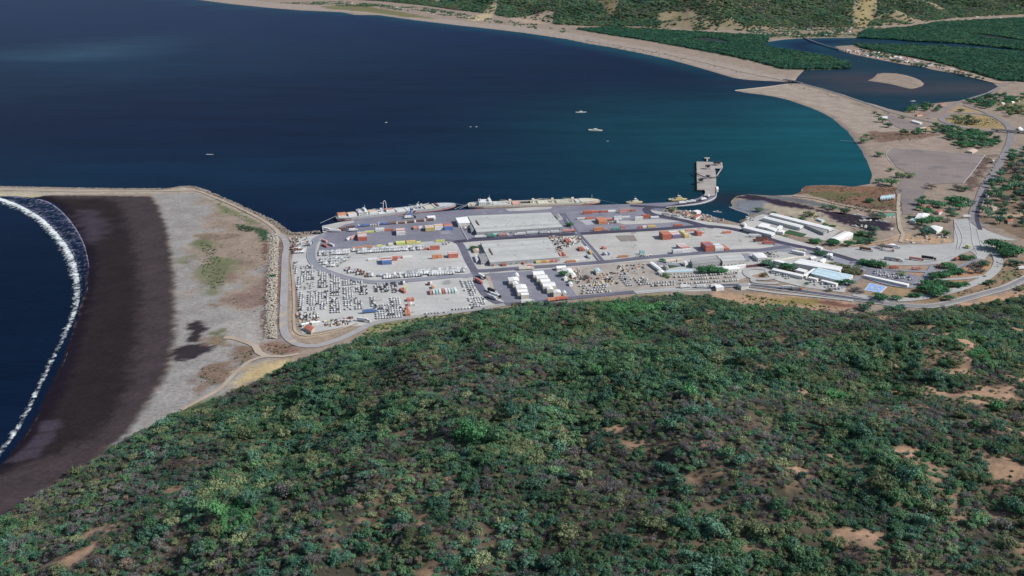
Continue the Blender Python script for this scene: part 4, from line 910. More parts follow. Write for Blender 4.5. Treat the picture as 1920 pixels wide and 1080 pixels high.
ribbon("spit_road", [(1496, 155), (1540, 166), (1600, 185), (1640, 199), (1667, 209), (1690, 215), (1717, 222), (1750, 229), (1783, 235), (1833, 243), (1867, 247), (1920, 250), (2000, 255)], 8.5, HWAY)
ribbon("lagoon_road", [(1740, 222), (1750, 216), (1770, 206), (1782, 197), (1800, 190), (1830, 181), (1852, 174), (1870, 165), (1882, 158), (1920, 150), (2000, 140)], 8.0, HWAY)
ribbon("village_lane", [(1882, 158), (1850, 151), (1800, 139), (1750, 126), (1700, 116), (1640, 104), (1600, 98), (1578, 93)], 6.0, DIRT)
ribbon("mid_road", [(1862, 218), (1840, 208), (1815, 200), (1808, 196)], 6.0, HWAY)
ribbon("east_lane", [(1900, 290), (1920, 275), (1960, 255)], 7.0, HWAY)
ribbon("waste_track", ZE((530, 560), (560, 470), (530, 420), (510, 300), (505, 150), (515, 20)), 5.0, DIRT)
ribbon("creek_track", [(1487, 367), (1530, 372), (1580, 384), (1640, 395), (1684, 397)], 5.0, DIRT)
ribbon("lagoon_shore_track", ZD((1260, 615), (1500, 570), (1700, 535), (1800, 500), (1850, 475)), 4.0, DIRT)
ribbon("beach_village_road", [(1070, 53), (1150, 54), (1250, 59), (1350, 63), (1450, 62), (1500, 61), (1560, 58), (1640, 55), (1700, 51), (1760, 41), (1850, 34), (1920, 30)], 14.0, DIRT)
ribbon("rail_bed", [(1100, 76), (1200, 92), (1300, 112), (1400, 136), (1440, 144), (1478, 152)], 9.0, DIRT)

# worn white lines
def line(name, pts, wd=0.5, world_pts=False): return ribbon(name, pts, wd, LINE, world_pts=world_pts, step=12)
for off in (-4.9, 4.9): line("loop_edge_line", offset_line(LOOPR, off), 0.5, True)
for off in (-3.3, 3.3): line("highway_edge_line", offset_line(HIGHWAY, off), 0.5, True)
line("crossroad_kerb_line", ZB((1330, 300), (1400, 400), (1445, 465)), 1.0); line("crossroad_kerb_line", ZB((1480, 510), (1560, 590), (1705, 770)), 1.0)
line("apron_kerb_line", ZB((130, 370), (225, 540)), 1.0)
for a in ((1180, 1225), (1230, 1255)): line("toll_lane_line", ZE((1135, 310), (a[0] - 30, 420), (a[0], 530), (a[1] - 60, 640)), 0.7)
line("toll_lane_line", ZE((1125, 308), (1320, 304)), 0.7); line("toll_lane_line", ZE((1310, 320), (1330, 420), (1345, 560), (1400, 700)), 0.6); line("toll_lane_line", ZE((1390, 400), (1420, 520), (1450, 640)), 0.6)
for k in range(4): line("truck_lane_line", ZE((1240 - 60 * k, 640 + 25 * k), (1120 - 60 * k, 720 + 18 * k), (880 - 60 * k, 770 + 8 * k)), 0.6)
line("field_edge_line", ZL((480, 583), (560, 600), (620, 610), (700, 598), (1100, 636), (1480, 662)), 1.0); line("field_edge_line", ZL((1480, 662), (1360, 830), (1235, 985)), 1.3)
line("field_edge_line", ZL((415, 595), (372, 640), (380, 680), (450, 770)), 0.9)
# ------------------------------------------------------------------ paints
PC = {'red': (0.47, 0.155, 0.11), 'orange': (0.56, 0.26, 0.14), 'white': (0.66, 0.665, 0.66), 'grey': (0.36, 0.38, 0.40), 'pink': (0.55, 0.30, 0.27), 'blue': (0.12, 0.20, 0.42),
      'green': (0.10, 0.28, 0.22), 'yellow': (0.58, 0.46, 0.20), 'lime': (0.55, 0.58, 0.20), 'brown': (0.16, 0.08, 0.06), 'teal': (0.35, 0.55, 0.52), 'purple': (0.22, 0.18, 0.30), 'black': (0.03, 0.03, 0.035), 'cream': (0.62, 0.58, 0.48), 'silver': (0.5, 0.52, 0.54)}
PAINT = {k: paint("paint_" + k, c, 0.55, dirt=0.16, scale=0.35) for k, c in PC.items()}
GLASS = paint("dark_glass", (0.02, 0.025, 0.03), 0.15, dirt=0.05, spec=0.6)
TYRE = paint("tyre_rubber", (0.02, 0.02, 0.022), 0.9, dirt=0.1)
STEEL = paint("galvanised_steel", (0.38, 0.39, 0.40), 0.5, 0.2, dirt=0.25)
ROOFW = paint("white_roof_sheet", (0.74, 0.74, 0.73), 0.6, dirt=0.08, scale=0.12)
ROOFG = paint("grey_roof_sheet", S(192, 193, 190), 0.6, dirt=0.10, scale=0.09)
ROOFD = paint("aged_grey_roof", S(160, 160, 160), 0.7, dirt=0.12, scale=0.1)
ROOFR = paint("red_roof_sheet", (0.42, 0.14, 0.10), 0.7, dirt=0.25, scale=0.2)
ROOFB = paint("pale_blue_roof", (0.46, 0.60, 0.66), 0.6, dirt=0.12, scale=0.15)
ROOFT = paint("tan_roof_sheet", (0.50, 0.40, 0.31), 0.8, dirt=0.2, scale=0.2)
ROOFGR = paint("green_roof_sheet", (0.09, 0.28, 0.20), 0.6, dirt=0.15, scale=0.2)
RIDGE = paint("ridge_cap", (0.55, 0.56, 0.56), 0.6, dirt=0.15)
WALLW = paint("white_wall", (0.62, 0.61, 0.58), 0.8, dirt=0.18, scale=0.25)
WALLG = paint("grey_wall", (0.34, 0.35, 0.36), 0.8, dirt=0.2, scale=0.25)
WALLT = paint("tan_wall", (0.46, 0.38, 0.30), 0.8, dirt=0.2, scale=0.25)
ROCK = ground_mat("riprap_rock", S(196, 188, 172), S(150, 144, 136), 0.3, S(110, 106, 102), 0.5, 0.55, 0.25, 1.0)
ROCKD = ground_mat("breakwater_rock", S(164, 154, 142), S(120, 112, 106), 0.3, S(86, 80, 78), 0.5, 0.55, 0.25, 1.0)

# ------------------------------------------------------------------ shipping containers
def container_mesh(col, L):
    mb = MB(); hx, hy, hz = L / 2, 1.22, 2.59
    mb.box(-hx, hx, -hy, hy, 0.12, hz)
    n = 6 if L > 8 else 3                        # corrugation: raised ribs on the sides and roof
    for i in range(n):
        x = -hx + (i + .5) * L / n; d = L / n * .28
        mb.box(x - d, x + d, -hy - .04, -hy, .25, 2.42); mb.box(x - d, x + d, hy, hy + .04, .25, 2.42); mb.box(x - d, x + d, -hy + .15, hy - .15, hz, hz + .03)
    for sx in (-1, 1):
        for sy in (-1, 1): mb.box(sx * hx - .09, sx * hx + .09, sy * hy - .09, sy * hy + .09, 0, hz + .05)
    for k in (-.6, -.15, .15, .6): mb.box(-hx - .05, -hx, k - .03, k + .03, .3, 2.4, 1)   # lock rods of the doors
    return mb.mesh("shipping_container", [PAINT[col], STEEL])
CM = {}
def cmesh(col, L):
    if (col, L) not in CM: CM[(col, L)] = container_mesh(col, L)
    return CM[(col, L)]
ORD = ["first", "second", "third", "fourth", "fifth", "sixth", "seventh", "eighth", "ninth", "tenth", "eleventh", "twelfth"]
SPECS = []                                   # (priority, colour, x, y, z, turn, label, length)
def container(col, xy, z, rz, label, L, pri):
    SPECS.append((pri, col, xy[0], xy[1], z, rz, label.replace(" the ", " "), L))
TIER = ["ground", "second", "third", "fourth"]
def stack(zm, x0, x1, y0, y1, tiers, cols, where, L=12.19):
    """a block of containers lying along the quay: x0..x1 spans the near lower edge, y0 far upper edge (enlargement coordinates)"""
    (ax, ay), (bx, by) = zm.one(x0, y1), zm.one(x1, y1)
    a = np.array(P((ax + bx) / 2, (ay + by) / 2, GZ)[:2])
    tiers = max(1, tiers - 1) if tiers > 2 else tiers
    dep = PITCH + math.atan((ay - 540) / F); sc = CAM_H / math.sin(dep) / F
    nrow = max(1, round(((y1 - y0) / zm.k - tiers * 2.66 * math.cos(dep) / sc) * sc / math.sin(dep) / 2.62))
    cols = [cols[int(i * len(cols) / nrow)] if nrow < len(cols) else cols[i % len(cols)] for i in range(nrow)]
    for r_ in range(nrow):
        c = a + GV * (1.35 + r_ * 2.62)
        for t in range(tiers):
            col = cols[r_] if t == tiers - 1 else rnd.choice([cols[r_], cols[(r_ + t) % nrow]])
            parts = []
            if tiers > 1: parts.append(TIER[t] + " tier")
            if nrow > 1: parts.append(ORD[r_] + " row")
            lab = "%s container%s %s" % (col, "".join(", " + q for q in parts), where)
            container(col, c, GZ + 0.35 + t * 2.66, GRID, lab, L, (1000 if t == tiers - 1 else 0) + (600 if r_ == 0 else 0) - c[1] * 0.1 + L * 10)
def across(zm, x, y, cols, where, L=6.06, rz=GRID + math.pi / 2, gap=2.75):
    """a rank of containers side by side, ends towards the hill"""
    px, py = zm.one(x, y); a = np.array(P(px, py, GZ)[:2])
    for i, col in enumerate(cols):
        c = a + GU * i * gap
        lab = "%s container %s" % (col, where) if len(cols) == 1 else "%s container, %s from the west %s" % (col, ORD[i], where)
        container(col, c, GZ + 0.35, rz, lab, L, 2000)
def place_containers(cap=300):
    SPECS.sort(key=lambda q: -q[0])
    for q in SPECS[:cap]:
        o = bpy.data.objects.new("shipping_container", cmesh(q[1], q[7])); link(o)
        o.location = q[2:5]; o.rotation_euler = (0, 0, q[5])
        tag(o, q[6], "container", "containers in the port yards")
    V = []; Fc = []; MI = []; mats = []; off = 0
    for q in SPECS[cap:]:
        me = cmesh(q[1], q[7]); n = len(me.vertices); co = np.empty(n * 3); me.vertices.foreach_get("co", co); co = co.reshape(-1, 3)
        ca, sa = math.cos(q[5]), math.sin(q[5])
        V.append(np.stack([co[:, 0] * ca - co[:, 1] * sa + q[2], co[:, 0] * sa + co[:, 1] * ca + q[3], co[:, 2] + q[4]], 1)); mm = []
        for m_ in me.materials:
            if m_ not in mats: mats.append(m_)
            mm.append(mats.index(m_))
        for pl in me.polygons: Fc.append(tuple(i + off for i in pl.vertices)); MI.append(mm[pl.material_index])
        off += n
    if V: tag(meshobj("container_cargo", np.concatenate(V).tolist(), Fc, mats, None, MI), kind='stuff')

stack(ZA, 785, 893, 440, 550, 3, ['red', 'white', 'grey', 'white', 'orange', 'white', 'pink'], "of the big west apron stack")
stack(ZA, 1218, 1325, 400, 492, 3, ['white', 'grey', 'red', 'orange', 'white'], "of the stack mid apron behind the yellow row")
stack(ZA, 1408, 1465, 385, 427, 1, ['pink', 'red'], "of the short pair by the east apron stack", 6.06)
stack(ZA, 1470, 1520, 380, 420, 1, ['white', 'pink'], "just left of the east apron stack", 6.06)
stack(ZA, 1545, 1650, 375, 445, 3, ['yellow', 'white', 'pink'], "of the first east apron stack")
stack(ZA, 1652, 1750, 360, 432, 2, ['white', 'orange', 'yellow', 'pink'], "of the middle east apron stack")
stack(ZA, 1755, 1865, 350, 432, 2, ['blue', 'red', 'orange', 'orange', 'red'], "of the last east apron stack")
stack(ZA, 872, 970, 440, 462, 1, ['lime'], "right beside the big west apron stack")
stack(ZA, 985, 1085, 415, 450, 2, ['white'], "between the two tall apron stacks")
stack(ZA, 1085, 1180, 418, 440, 1, ['red'], "left of the stack mid apron")
stack(ZA, 1118, 1196, 570, 607, 1, ['cream'], "at the left end of the yellow row", 6.06)
stack(ZA, 1212, 1330, 555, 600, 1, ['lime', 'lime'], "in the middle of the yellow row")
stack(ZA, 1335, 1440, 540, 590, 1, ['lime', 'orange'], "right of centre in the yellow row")
stack(ZA, 1440, 1500, 555, 582, 1, ['lime'], "at the right end of the yellow row", 6.06)
stack(ZA, 845, 955, 603, 632, 1, ['orange', 'orange'], "on the south apron edge above the trailers")
stack(ZA, 725, 830, 630, 646, 1, ['orange'], "at the west tip of the south apron edge")
stack(ZA, 1002, 1056, 605, 622, 1, ['lime'], "alone on the south apron edge", 6.06)
stack(ZA, 1662, 1770, 540, 565, 1, ['lime', 'orange'], "at the apron corner by the crossroads")
stack(ZA, 1602, 1706, 605, 655, 2, ['red', 'white', 'red'], "of the stack at the end of the trailer rows")
stack(ZA, 1530, 1590, 632, 654, 1, ['red'], "left of the stack ending the trailer rows", 6.06)
stack(ZA, 1060, 1165, 730, 820, 3, ['blue', 'white', 'red', 'red', 'grey', 'white'], "of the stack amid the open loop yard")
stack(ZA, 1176, 1232, 725, 775, 2, ['red', 'orange', 'white', 'grey'], "of the short stack amid the loop yard", 6.06)
stack(ZA, 1234, 1290, 727, 748, 1, ['pink'], "right of the short loop yard stack", 6.06)
stack(ZA, 1292, 1400, 727, 748, 1, ['white'], "at the right of the loop yard line")
stack(ZA, 905, 1010, 752, 772, 1, ['white'], "at the left of the loop yard line")
stack(ZA, 1620, 1678, 718, 757, 2, ['orange', 'yellow'], "of the short stack in the east loop yard", 6.06)
stack(ZA, 1682, 1738, 705, 748, 1, ['orange', 'red', 'orange'], "between two stacks in the east loop yard", 6.06)
stack(ZA, 1805, 1918, 675, 745, 3, ['red', 'white', 'red', 'white'], "of the stack in the east loop yard")
# north east yard behind the long warehouses
stack(ZB, 1522, 1616, 215, 252, 2, ['red', 'pink'], "of the stack nearest the quay road")
stack(ZB, 1612, 1706, 205, 236, 1, ['red', 'orange'], "beside the stack nearest the quay road")
stack(ZB, 1712, 1802, 215, 234, 1, ['red'], "third along the quay road line")
stack(ZB, 1806, 1880, 215, 228, 1, ['white'], "fourth along the quay road line")
stack(ZB, 1452, 1546, 290, 312, 1, ['white'], "left of the orange block")
stack(ZB, 1550, 1642, 292, 308, 1, ['red'], "touching the left of the orange block")
stack(ZB, 1692, 1796, 285, 364, 3, ['orange', 'red', 'orange', 'orange'], "of the orange block by the tree")
stack(ZB, 1770, 1862, 292, 318, 1, ['pink', 'pink'], "right of the orange block")
stack(ZB, 1866, 1962, 275, 315, 2, ['white', 'blue', 'white'], "of the white block east of the orange one")
stack(ZB, 1640, 1740, 408, 442, 2, ['orange', 'red'], "of the pair along the north yard road")
stack(ZB, 1742, 1814, 415, 437, 1, ['pink'], "behind the north yard road, after the orange pair", 6.06)
stack(ZB, 1856, 1935, 400, 428, 1, ['green', 'teal'], "in the green run along the north yard road")
stack(ZC, 132, 214, 195, 237, 2, ['pink', 'red'], "of the north east pair by the quay")
stack(ZC, 205, 262, 193, 217, 1, ['orange', 'red'], "behind the north east pair by the quay", 6.06)
stack(ZC, 264, 318, 195, 220, 1, ['red'], "last one along the quay road line", 6.06)
stack(ZC, 168, 246, 270, 296, 1, ['white', 'pink'], "in the centre of the north east yard")
stack(ZC, 380, 474, 255, 298, 2, ['red', 'pink'], "of the red stack near the ramp loop")
stack(ZC, 300, 396, 290, 322, 2, ['white'], "in front of the red stack near the ramp")
stack(ZC, 482, 574, 283, 297, 1, ['white'], "nearest the ramp loop")
stack(ZC, 138, 194, 385, 422, 2, ['pink', 'orange'], "of the short stack on the north yard road", 6.06)
stack(ZC, 346, 392, 385, 410, 1, ['red'], "left of the yellow pair on the road edge", 6.06)
stack(ZC, 394, 434, 380, 406, 1, ['white', 'pink'], "touching the yellow pair on the road edge", 6.06)
stack(ZC, 444, 546, 370, 402, 1, ['yellow', 'orange'], "of the yellow pair on the road edge")
stack(ZC, 738, 842, 368, 388, 1, ['red'], "alone near the road junction by the ramp")
# storage yard in the middle right
stack(ZC, 612, 716, 440, 540, 4, ['red', 'orange', 'red', 'red', 'orange'], "of the tall red block")
stack(ZC, 722, 826, 440, 526, 2, ['purple', 'white', 'pink', 'white', 'red', 'white', 'white'], "of the white block next to the tall red one")
stack(ZC, 862, 910, 430, 522, 3, ['yellow', 'cream', 'yellow', 'yellow', 'lime'], "of the slim yellow stack", 6.06)
stack(ZC, 880, 960, 425, 446, 1, ['pink', 'white'], "behind the slim yellow stack")
stack(ZC, 1004, 1056, 425, 497, 3, ['red', 'pink', 'red'], "of the slim red stack", 6.06)
stack(ZC, 1040, 1086, 428, 472, 1, ['pink', 'white', 'green', 'white'], "right of the slim red stack", 6.06)
stack(ZC, 1280, 1396, 442, 468, 1, ['red'], "alone at the north east yard corner")
stack(ZC, 834, 938, 580, 687, 2, ['white', 'red', 'pink', 'red', 'white', 'pink', 'white', 'red'], "of the striped block by the south road")
stack(ZC, 732, 832, 640, 698, 2, ['white', 'white', 'grey', 'white'], "of the white block by the south road")
stack(ZC, 1092, 1204, 560, 674, 4, ['red', 'red', 'purple', 'purple', 'red', 'red'], "of the tall red and purple block")
stack(ZC, 1202, 1306, 580, 668, 2, ['white', 'white', 'white', 'grey', 'white', 'white', 'white'], "of the all white block")
stack(ZC, 1312, 1368, 590, 662, 1, ['red', 'orange', 'red', 'red', 'pink'], "of the low red row at the block end", 6.06)
stack(ZC, 358, 412, 655, 707, 2, ['teal', 'green', 'teal'], "of the pale green stack", 6.06)
stack(ZC, 132, 218, 720, 740, 1, ['orange'], "beside the south road of the storage yard")
# ranks with their ends to the hill
across(ZB, 990, 790, ['lime', 'lime', 'yellow', 'orange', 'orange', 'yellow', 'orange', 'red', 'pink', 'red'], "in the bright rank below the second warehouse", 12.19)
across(ZB, 1480, 655, ['red', 'red', 'white', 'white'], "in the rank of four by the cross road", 12.19, gap=3.4)
across(ZB, 1330, 560, ['red', 'red', 'white'], "in the rank amid the scrap lots", 12.19, gap=3.2)
across(ZB, 1262, 712, ['pink', 'red'], "at the corner of the second warehouse", 12.19, gap=4.4)
across(ZB, 1600, 690, ['yellow'], "beside the cross road kerb", 12.19); across(ZB, 1575, 740, ['grey'], "at the south end of the cross road kerb", 12.19)
across(ZB, 500, 830, ['red'], "first below the second warehouse"); across(ZB, 552, 815, ['orange'], "second below the second warehouse"); across(ZB, 610, 822, ['red', 'red'], "third below the second warehouse", 12.19)
across(ZB, 668, 808, ['white'], "fourth below the second warehouse"); across(ZB, 820, 805, ['red'], "standing apart below the second warehouse", 12.19, rz=GRID + 2.2)
stack(ZB, 1350, 1420, 770, 797, 1, ['orange'], "left of the white pair on the south road"); stack(ZB, 1426, 1476, 765, 787, 1, ['white'], "first of the white pair on the south road", 6.06); stack(ZB, 1482, 1560, 755, 782, 1, ['white'], "second of the white pair on the south road")
across(ZB, 1745, 640, ['red', 'pink'], "at the west corner of the storage yard", 6.06); across(ZB, 1755, 710, ['purple', 'white', 'blue'], "by the cross road mouth", 6.06)
across(ZF, 1520, 318, ['black', 'white'], "at the top of the west lot line", 6.06); across(ZF, 1555, 372, ['yellow'], "high in the west lot line"); across(ZF, 1530, 405, ['red'], "second in the west lot line", 12.19, rz=GRID + 2.0)
across(ZF, 1590, 505, ['red', 'orange', 'red'], "mid west lot line"); across(ZF, 1600, 558, ['pink', 'white', 'white'], "below the middle of the west lot line"); across(ZF, 1570, 655, ['orange', 'red'], "at the bottom of the west lot line", 12.19)
across(ZF, 1580, 610, ['red'], "low in the west lot line", 12.19)
across(ZG, 145, 445, ['brown', 'white'], "at the top of the south lot group", 6.06); across(ZG, 190, 482, ['orange'], "second in the south lot group"); across(ZG, 165, 540, ['pink', 'white', 'teal', 'white', 'red', 'white', 'white', 'teal', 'white'], "in the long rank of the south lot", 12.19, gap=3.6)
for k, (x, y, c_) in enumerate([(412, 560, 'pink'), (415, 615, 'red'), (490, 605, 'white'), (682, 535, 'white'), (726, 520, 'pink')]):
    across(ZA, x, y, [c_], "parked askew, %s from the loop road on the apron" % ORD[k], 12.19, rz=GRID + (2.1 if k < 3 else 1.1))

place_containers()

# ------------------------------------------------------------------ lorries
def truck_proto(cab, load, L=12.0, box=True):
    t = empty("truck", (0, 0, 0))
    mb = MB(); mb.box(L / 2 + .3, L / 2 + 2.6, -1.2, 1.2, .9, 3.0); mb.box(L / 2 + 2.6, L / 2 + 3.3, -1.1, 1.1, .9, 2.0); mb.build("cab", PAINT[cab], t)
    mb = MB(); mb.box(L / 2 + 2.6, L / 2 + 2.64, -1.0, 1.0, 2.05, 2.85); mb.build("windscreen", GLASS, t)
    mb = MB(); mb.box(-L / 2, L / 2 + 2.4, -.5, .5, .75, 1.05); mb.build("chassis", STEEL, t)
    mb = MB()
    if box:
        mb.box(-L / 2, L / 2, -1.25, 1.25, 1.1, 3.9)
        for k in range(5): mb.box(-L / 2 + (k + .3) * L / 5, -L / 2 + (k + .6) * L / 5, -1.29, 1.29, 1.25, 3.94)
    else: mb.box(-L / 2, L / 2, -1.25, 1.25, 1.1, 1.35)
    mb.build("trailer", PAINT[load], t)
    mb = MB(); ring = lambda y: [(0.5 * math.cos(a), y, 0.5 + 0.5 * math.sin(a)) for a in [k * math.pi / 4 for k in range(8)]]
    mb.loft([ring(-.18), ring(.18)]); wm = mb.mesh("wheel", TYRE)
    for x in (-L / 2 + 1, -L / 2 + 2.3, L / 2 + 2.1):
        for s_ in (-1.05, 1.05):
            o = bpy.data.objects.new("wheel", wm); link(o, t); o.location = (x, s_, 0)
    return t
TRK = {}
def truck(zm, x, y, cab, load, ang, label, L=12.0, box=True, group="lorries in and around the port", z=GZ + 0.7):
    k = (cab, load, L, box)
    if k not in TRK: o = TRK[k] = truck_proto(cab, load, L, box)
    else: o = copy_tree(TRK[k])
    px, py = zm.one(x, y); p = P(px, py, GZ)
    o.location = (p[0], p[1], z); o.rotation_euler = (0, 0, GRID + math.radians(ang))
    return tag(o, label, "truck", group)
truck(ZB, 352, 522, 'white', 'white', 0, "white lorry at the west end of the road between the warehouses")
truck(ZB, 475, 512, 'green', 'green', 0, "green lorry on the road between the warehouses", 8)
truck(ZB, 552, 500, 'white', 'teal', 0, "lorry with a pale green trailer between the warehouses")
truck(ZB, 612, 500, 'white', 'pink', 0, "lorry with a pink trailer between the warehouses")
truck(ZB, 822, 490, 'white', 'white', 180, "white lorry facing west on the road between the warehouses")
truck(ZB, 950, 478, 'blue', 'silver', 0, "silver trailer lorry with blue cab between the warehouses", 16)
truck(ZB, 1075, 474, 'white', 'silver', 0, "silver lorry right of the blue cab one")
truck(ZB, 1200, 468, 'grey', 'white', 0, "white trailer lorry with grey cab near the crossroads")
truck(ZB, 1355, 455, 'red', 'pink', 0, "pink trailer lorry parked at the crossroads kerb", 16)
truck(ZB, 868, 880, 'white', 'cream', 0, "cream lorry on the south yard road above the silos", 16)
truck(ZB, 915, 862, 'red', 'red', 0, "short red lorry beside the cream one", 6)
truck(ZG, 700, 418, 'red', 'red', -68, "red lorry on the road left of the silos")
truck(ZG, 735, 365, 'black', 'white', -68, "dark cab lorry at the yard corner left of the silos")
truck(ZG, 850, 530, 'white', 'black', -58, "black trailer lorry with white cab on the bend")
truck(ZG, 888, 580, 'black', 'white', -52, "white trailer lorry with dark cab on the bend")
truck(ZG, 842, 600, 'white', 'grey', -55, "grey trailer lorry at the outer side of the bend")
truck(ZG, 1240, 655, 'white', 'white', 4, "white lorry on the road along the hill foot")
truck(ZG, 1525, 632, 'red', 'orange', 6, "orange lorry on the road along the hill foot", 10)
truck(ZG, 1620, 620, 'red', 'red', 6, "red lorry on the road along the hill foot")
truck(ZF, 1140, 645, 'blue', 'blue', 2, "blue lorry at the south edge of the west lot")
truck(ZF, 1080, 740, 'white', 'white', -28, "white lorry on the dirt beside the boundary road")
for k, (x, y, a_, c_, l_, d_) in enumerate([(130, 660, -42, 'white', 'brown', "brown trailer lorry at the top of the truck park"), (365, 665, -40, 'red', 'grey', "flat trailer lorry with red cab at the top of the truck park"), (410, 770, -40, 'red', 'silver', "silver trailer lorry with red cab low in the truck park"),
        (462, 775, -40, 'white', 'white', "white trailer lorry low in the truck park"), (690, 770, -38, 'red', 'pink', "pink trailer lorry mid truck park"), (830, 760, -38, 'black', 'black', "black lorry towards the east of the truck park"), (1260, 293, 0, 'white', 'white', "white lorry under the toll gate"), (450, 634, -30, 'white', 'white', "small white lorry at the truck park top edge")]):
    truck(ZE, x, y, c_, l_, a_, d_, 10 if k in (6, 7) else 14, k != 1)
truck(ZL, 1572, 752, 'white', 'white', 48, "white lorry at the verge of the coast road"); truck(ZL, 1530, 970, 'red', 'red', 52, "red lorry on the coast road by the field", 8)
truck(ZI, 810, 615, 'white', 'silver', -14, "silver tanker lorry on the dark highway"); truck(ZI, 905, 630, 'red', 'grey', -14, "grey lorry with red cab on the dark highway", 8); truck(ZI, 330, 588, 'white', 'cream', 2, "cream lorry at the west end of the highway", 9)
truck(ZH, 1330, 604, 'white', 'white', 3, "white lorry at the gate below the car rows", 9); truck(ZH, 1510, 602, 'white', 'silver', 3, "silver lorry below the car rows", 9); truck(ZH, 1665, 600, 'white', 'white', 3, "white lorry nearest the gate roof", 7)
truck(ZJ, 1880, 396, 'white', 'white', 10, "white lorry at the east end of the valley road", 9)
truck(ZJ, 1160, 290, 'red', 'red', 28, "red lorry under the tree by the truck park", 8); truck(ZJ, 960, 365, 'red', 'pink', 24, "pink lorry by the tree at the park road", 7)
truck(ZJ, 440, 390, 'red', 'red', -4, "red lorry on the park road", 8); truck(ZJ, 690, 400, 'red', 'pink', -4, "pink lorry on the park road", 8)
truck(ZK, 345, 738, 'white', 'white', 8, "white lorry first on the pier ramp", 9, z=GZ + 0.9); truck(ZK, 410, 728, 'white', 'silver', 10, "silver lorry second on the pier ramp", 6, z=GZ + 0.9); truck(ZK, 465, 720, 'white', 'white', 12, "white lorry third on the pier ramp", 6, z=GZ + 0.9); truck(ZK, 585, 697, 'white', 'white', 22, "white lorry fourth on the pier ramp", 8, z=GZ + 0.9); truck(ZK, 645, 665, 'white', 'silver', 52, "silver lorry last on the pier ramp", 7, z=GZ + 0.9)
truck(ZC, 640, 262, 'white', 'white', -16, "white lorry on the ramp loop", 10); truck(ZC, 740, 285, 'white', 'silver', -16, "silver lorry on the ramp loop", 8); truck(ZA, 250, 605, 'black', 'grey', 70, "grey lorry on the loop road bend", 7)
truck(ZQ, 150, 755, 'white', 'white', -38, "white lorry at the quay end, nearer the sea", 9); truck(ZQ, 320, 785, 'white', 'white', -12, "white lorry at the quay end, further from the sea", 12)
truck(ZQ, 490, 755, 'blue', 'brown', 8, "brown load lorry with blue cab behind the apron"); truck(ZQ, 690, 715, 'blue', 'brown', 12, "long brown lorry with blue cab behind the apron"); truck(ZQ, 730, 770, 'white', 'white', 2, "white lorry left of the big west apron stack", 9)
truck(ZR, 300, 480, 'grey', 'white', 4, "grey lorry beside the harbour crane", 10)
for k, (x, y) in enumerate([(1690, 565), (1790, 590), (1640, 510), (1720, 545)]): truck(ZC, x, y, ['red', 'red', 'white', 'red'][k], ['brown', 'red', 'white', 'brown'][k], -14, "%s long trailer lorry from the west beside the gate road" % ORD[k], 14)
truck(ZD, 710, 675, 'white', 'cream', -12, "cream lorry at the gate plaza"); truck(ZE, 1290, 637, 'lime', 'lime', 80, "yellow lorry at the toll island", 5)

# open hoppers and blue conveyors standing behind the first ship
def hopper(zm, x, y, label):
    p = P(*zm.one(x, y), GZ); o = empty("bulk_hopper", (p[0], p[1], GZ + .3), GRID); tag(o, label, "hopper", "open hoppers behind the quay")
    mb = MB()
    for a in ((-6, 6, -2.2, -1.9), (-6, 6, 1.9, 2.2), (-6, -5.4, -1.9, 1.9), (5.4, 6, -1.9, 1.9)): mb.box(a[0], a[1], a[2], a[3], 0.4, 3.2)
    mb.build("bin", PAINT['brown'], o)
    mb = MB(); mb.box(-5.4, 5.4, -1.9, 1.9, 0.4, 2.2); mb.build("cargo", PAINT['brown'], o)
    mb = MB(); mb.box(6, 8.2, -2.2, 2.2, 0.1, 3.0); mb.build("end_cab", PAINT['white'], o)
    mb = MB(); mb.box(-6.2, 6.2, -2.4, -2.2, 2.9, 3.3); mb.box(-6.2, 6.2, 2.2, 2.4, 2.9, 3.3); mb.build("rim", PAINT['silver'], o)
hopper(ZQ, 1620, 605, "first brown open hopper from the west behind the quay"); hopper(ZQ, 1815, 590, "second brown open hopper from the west behind the quay")
for k, (x, y) in enumerate([(140, 585), (350, 572), (575, 545), (785, 525)]): hopper(ZR, x, y, "%s brown open hopper from the west behind the quay" % ORD[k + 2])
def conveyor(zm, x, y, ang, label):
    p = P(*zm.one(x, y), GZ); o = empty("belt_conveyor", (p[0], p[1], GZ + .3), GRID + math.radians(ang)); tag(o, label, "conveyor", "blue conveyors on the apron")
    mb = MB(); mb.box(-9, 9, -1.4, 1.4, 1.2, 1.9); mb.box(-9, 9, -1.7, -1.4, 1.2, 2.4); mb.box(-9, 9, 1.4, 1.7, 1.2, 2.4); mb.build("belt_frame", PAINT['blue'], o)
    for xx in (-7, 0, 7):
        mb = MB(); mb.box(xx - .25, xx + .25, -1.4, 1.4, 0, 1.2); mb.build("support_leg", PAINT['blue'], o)
    mb = MB(); mb.box(-2, 1, -1.3, 1.3, 1.9, 3.4); mb.build("drive_housing", PAINT['blue'], o)
    mb = MB(); mb.box(-8.6, -6.2, -1.9, 1.9, 1.9, 3.6); mb.build("feed_hopper", PAINT['silver'], o)
conveyor(ZQ, 985, 660, 10, "blue conveyor alone mid apron, nearer the quay end"); conveyor(ZQ, 1440, 620, 2, "bright blue conveyor touching the open hoppers")
def racks(zm, x, y, label):
    p = P(*zm.one(x, y), GZ); o = empty("plate_rack", (p[0], p[1], GZ + .3), GRID); tag(o, label, "rack")
    for k in range(4):
        mb = MB(); mb.box(-7 + k * 3.6, -5.2 + k * 3.6, -3, 3, 0, 1.4); mb.build("bundle", PAINT['cream'], o)
racks(ZQ, 1240, 635, "row of pale bundles between the two blue conveyors")

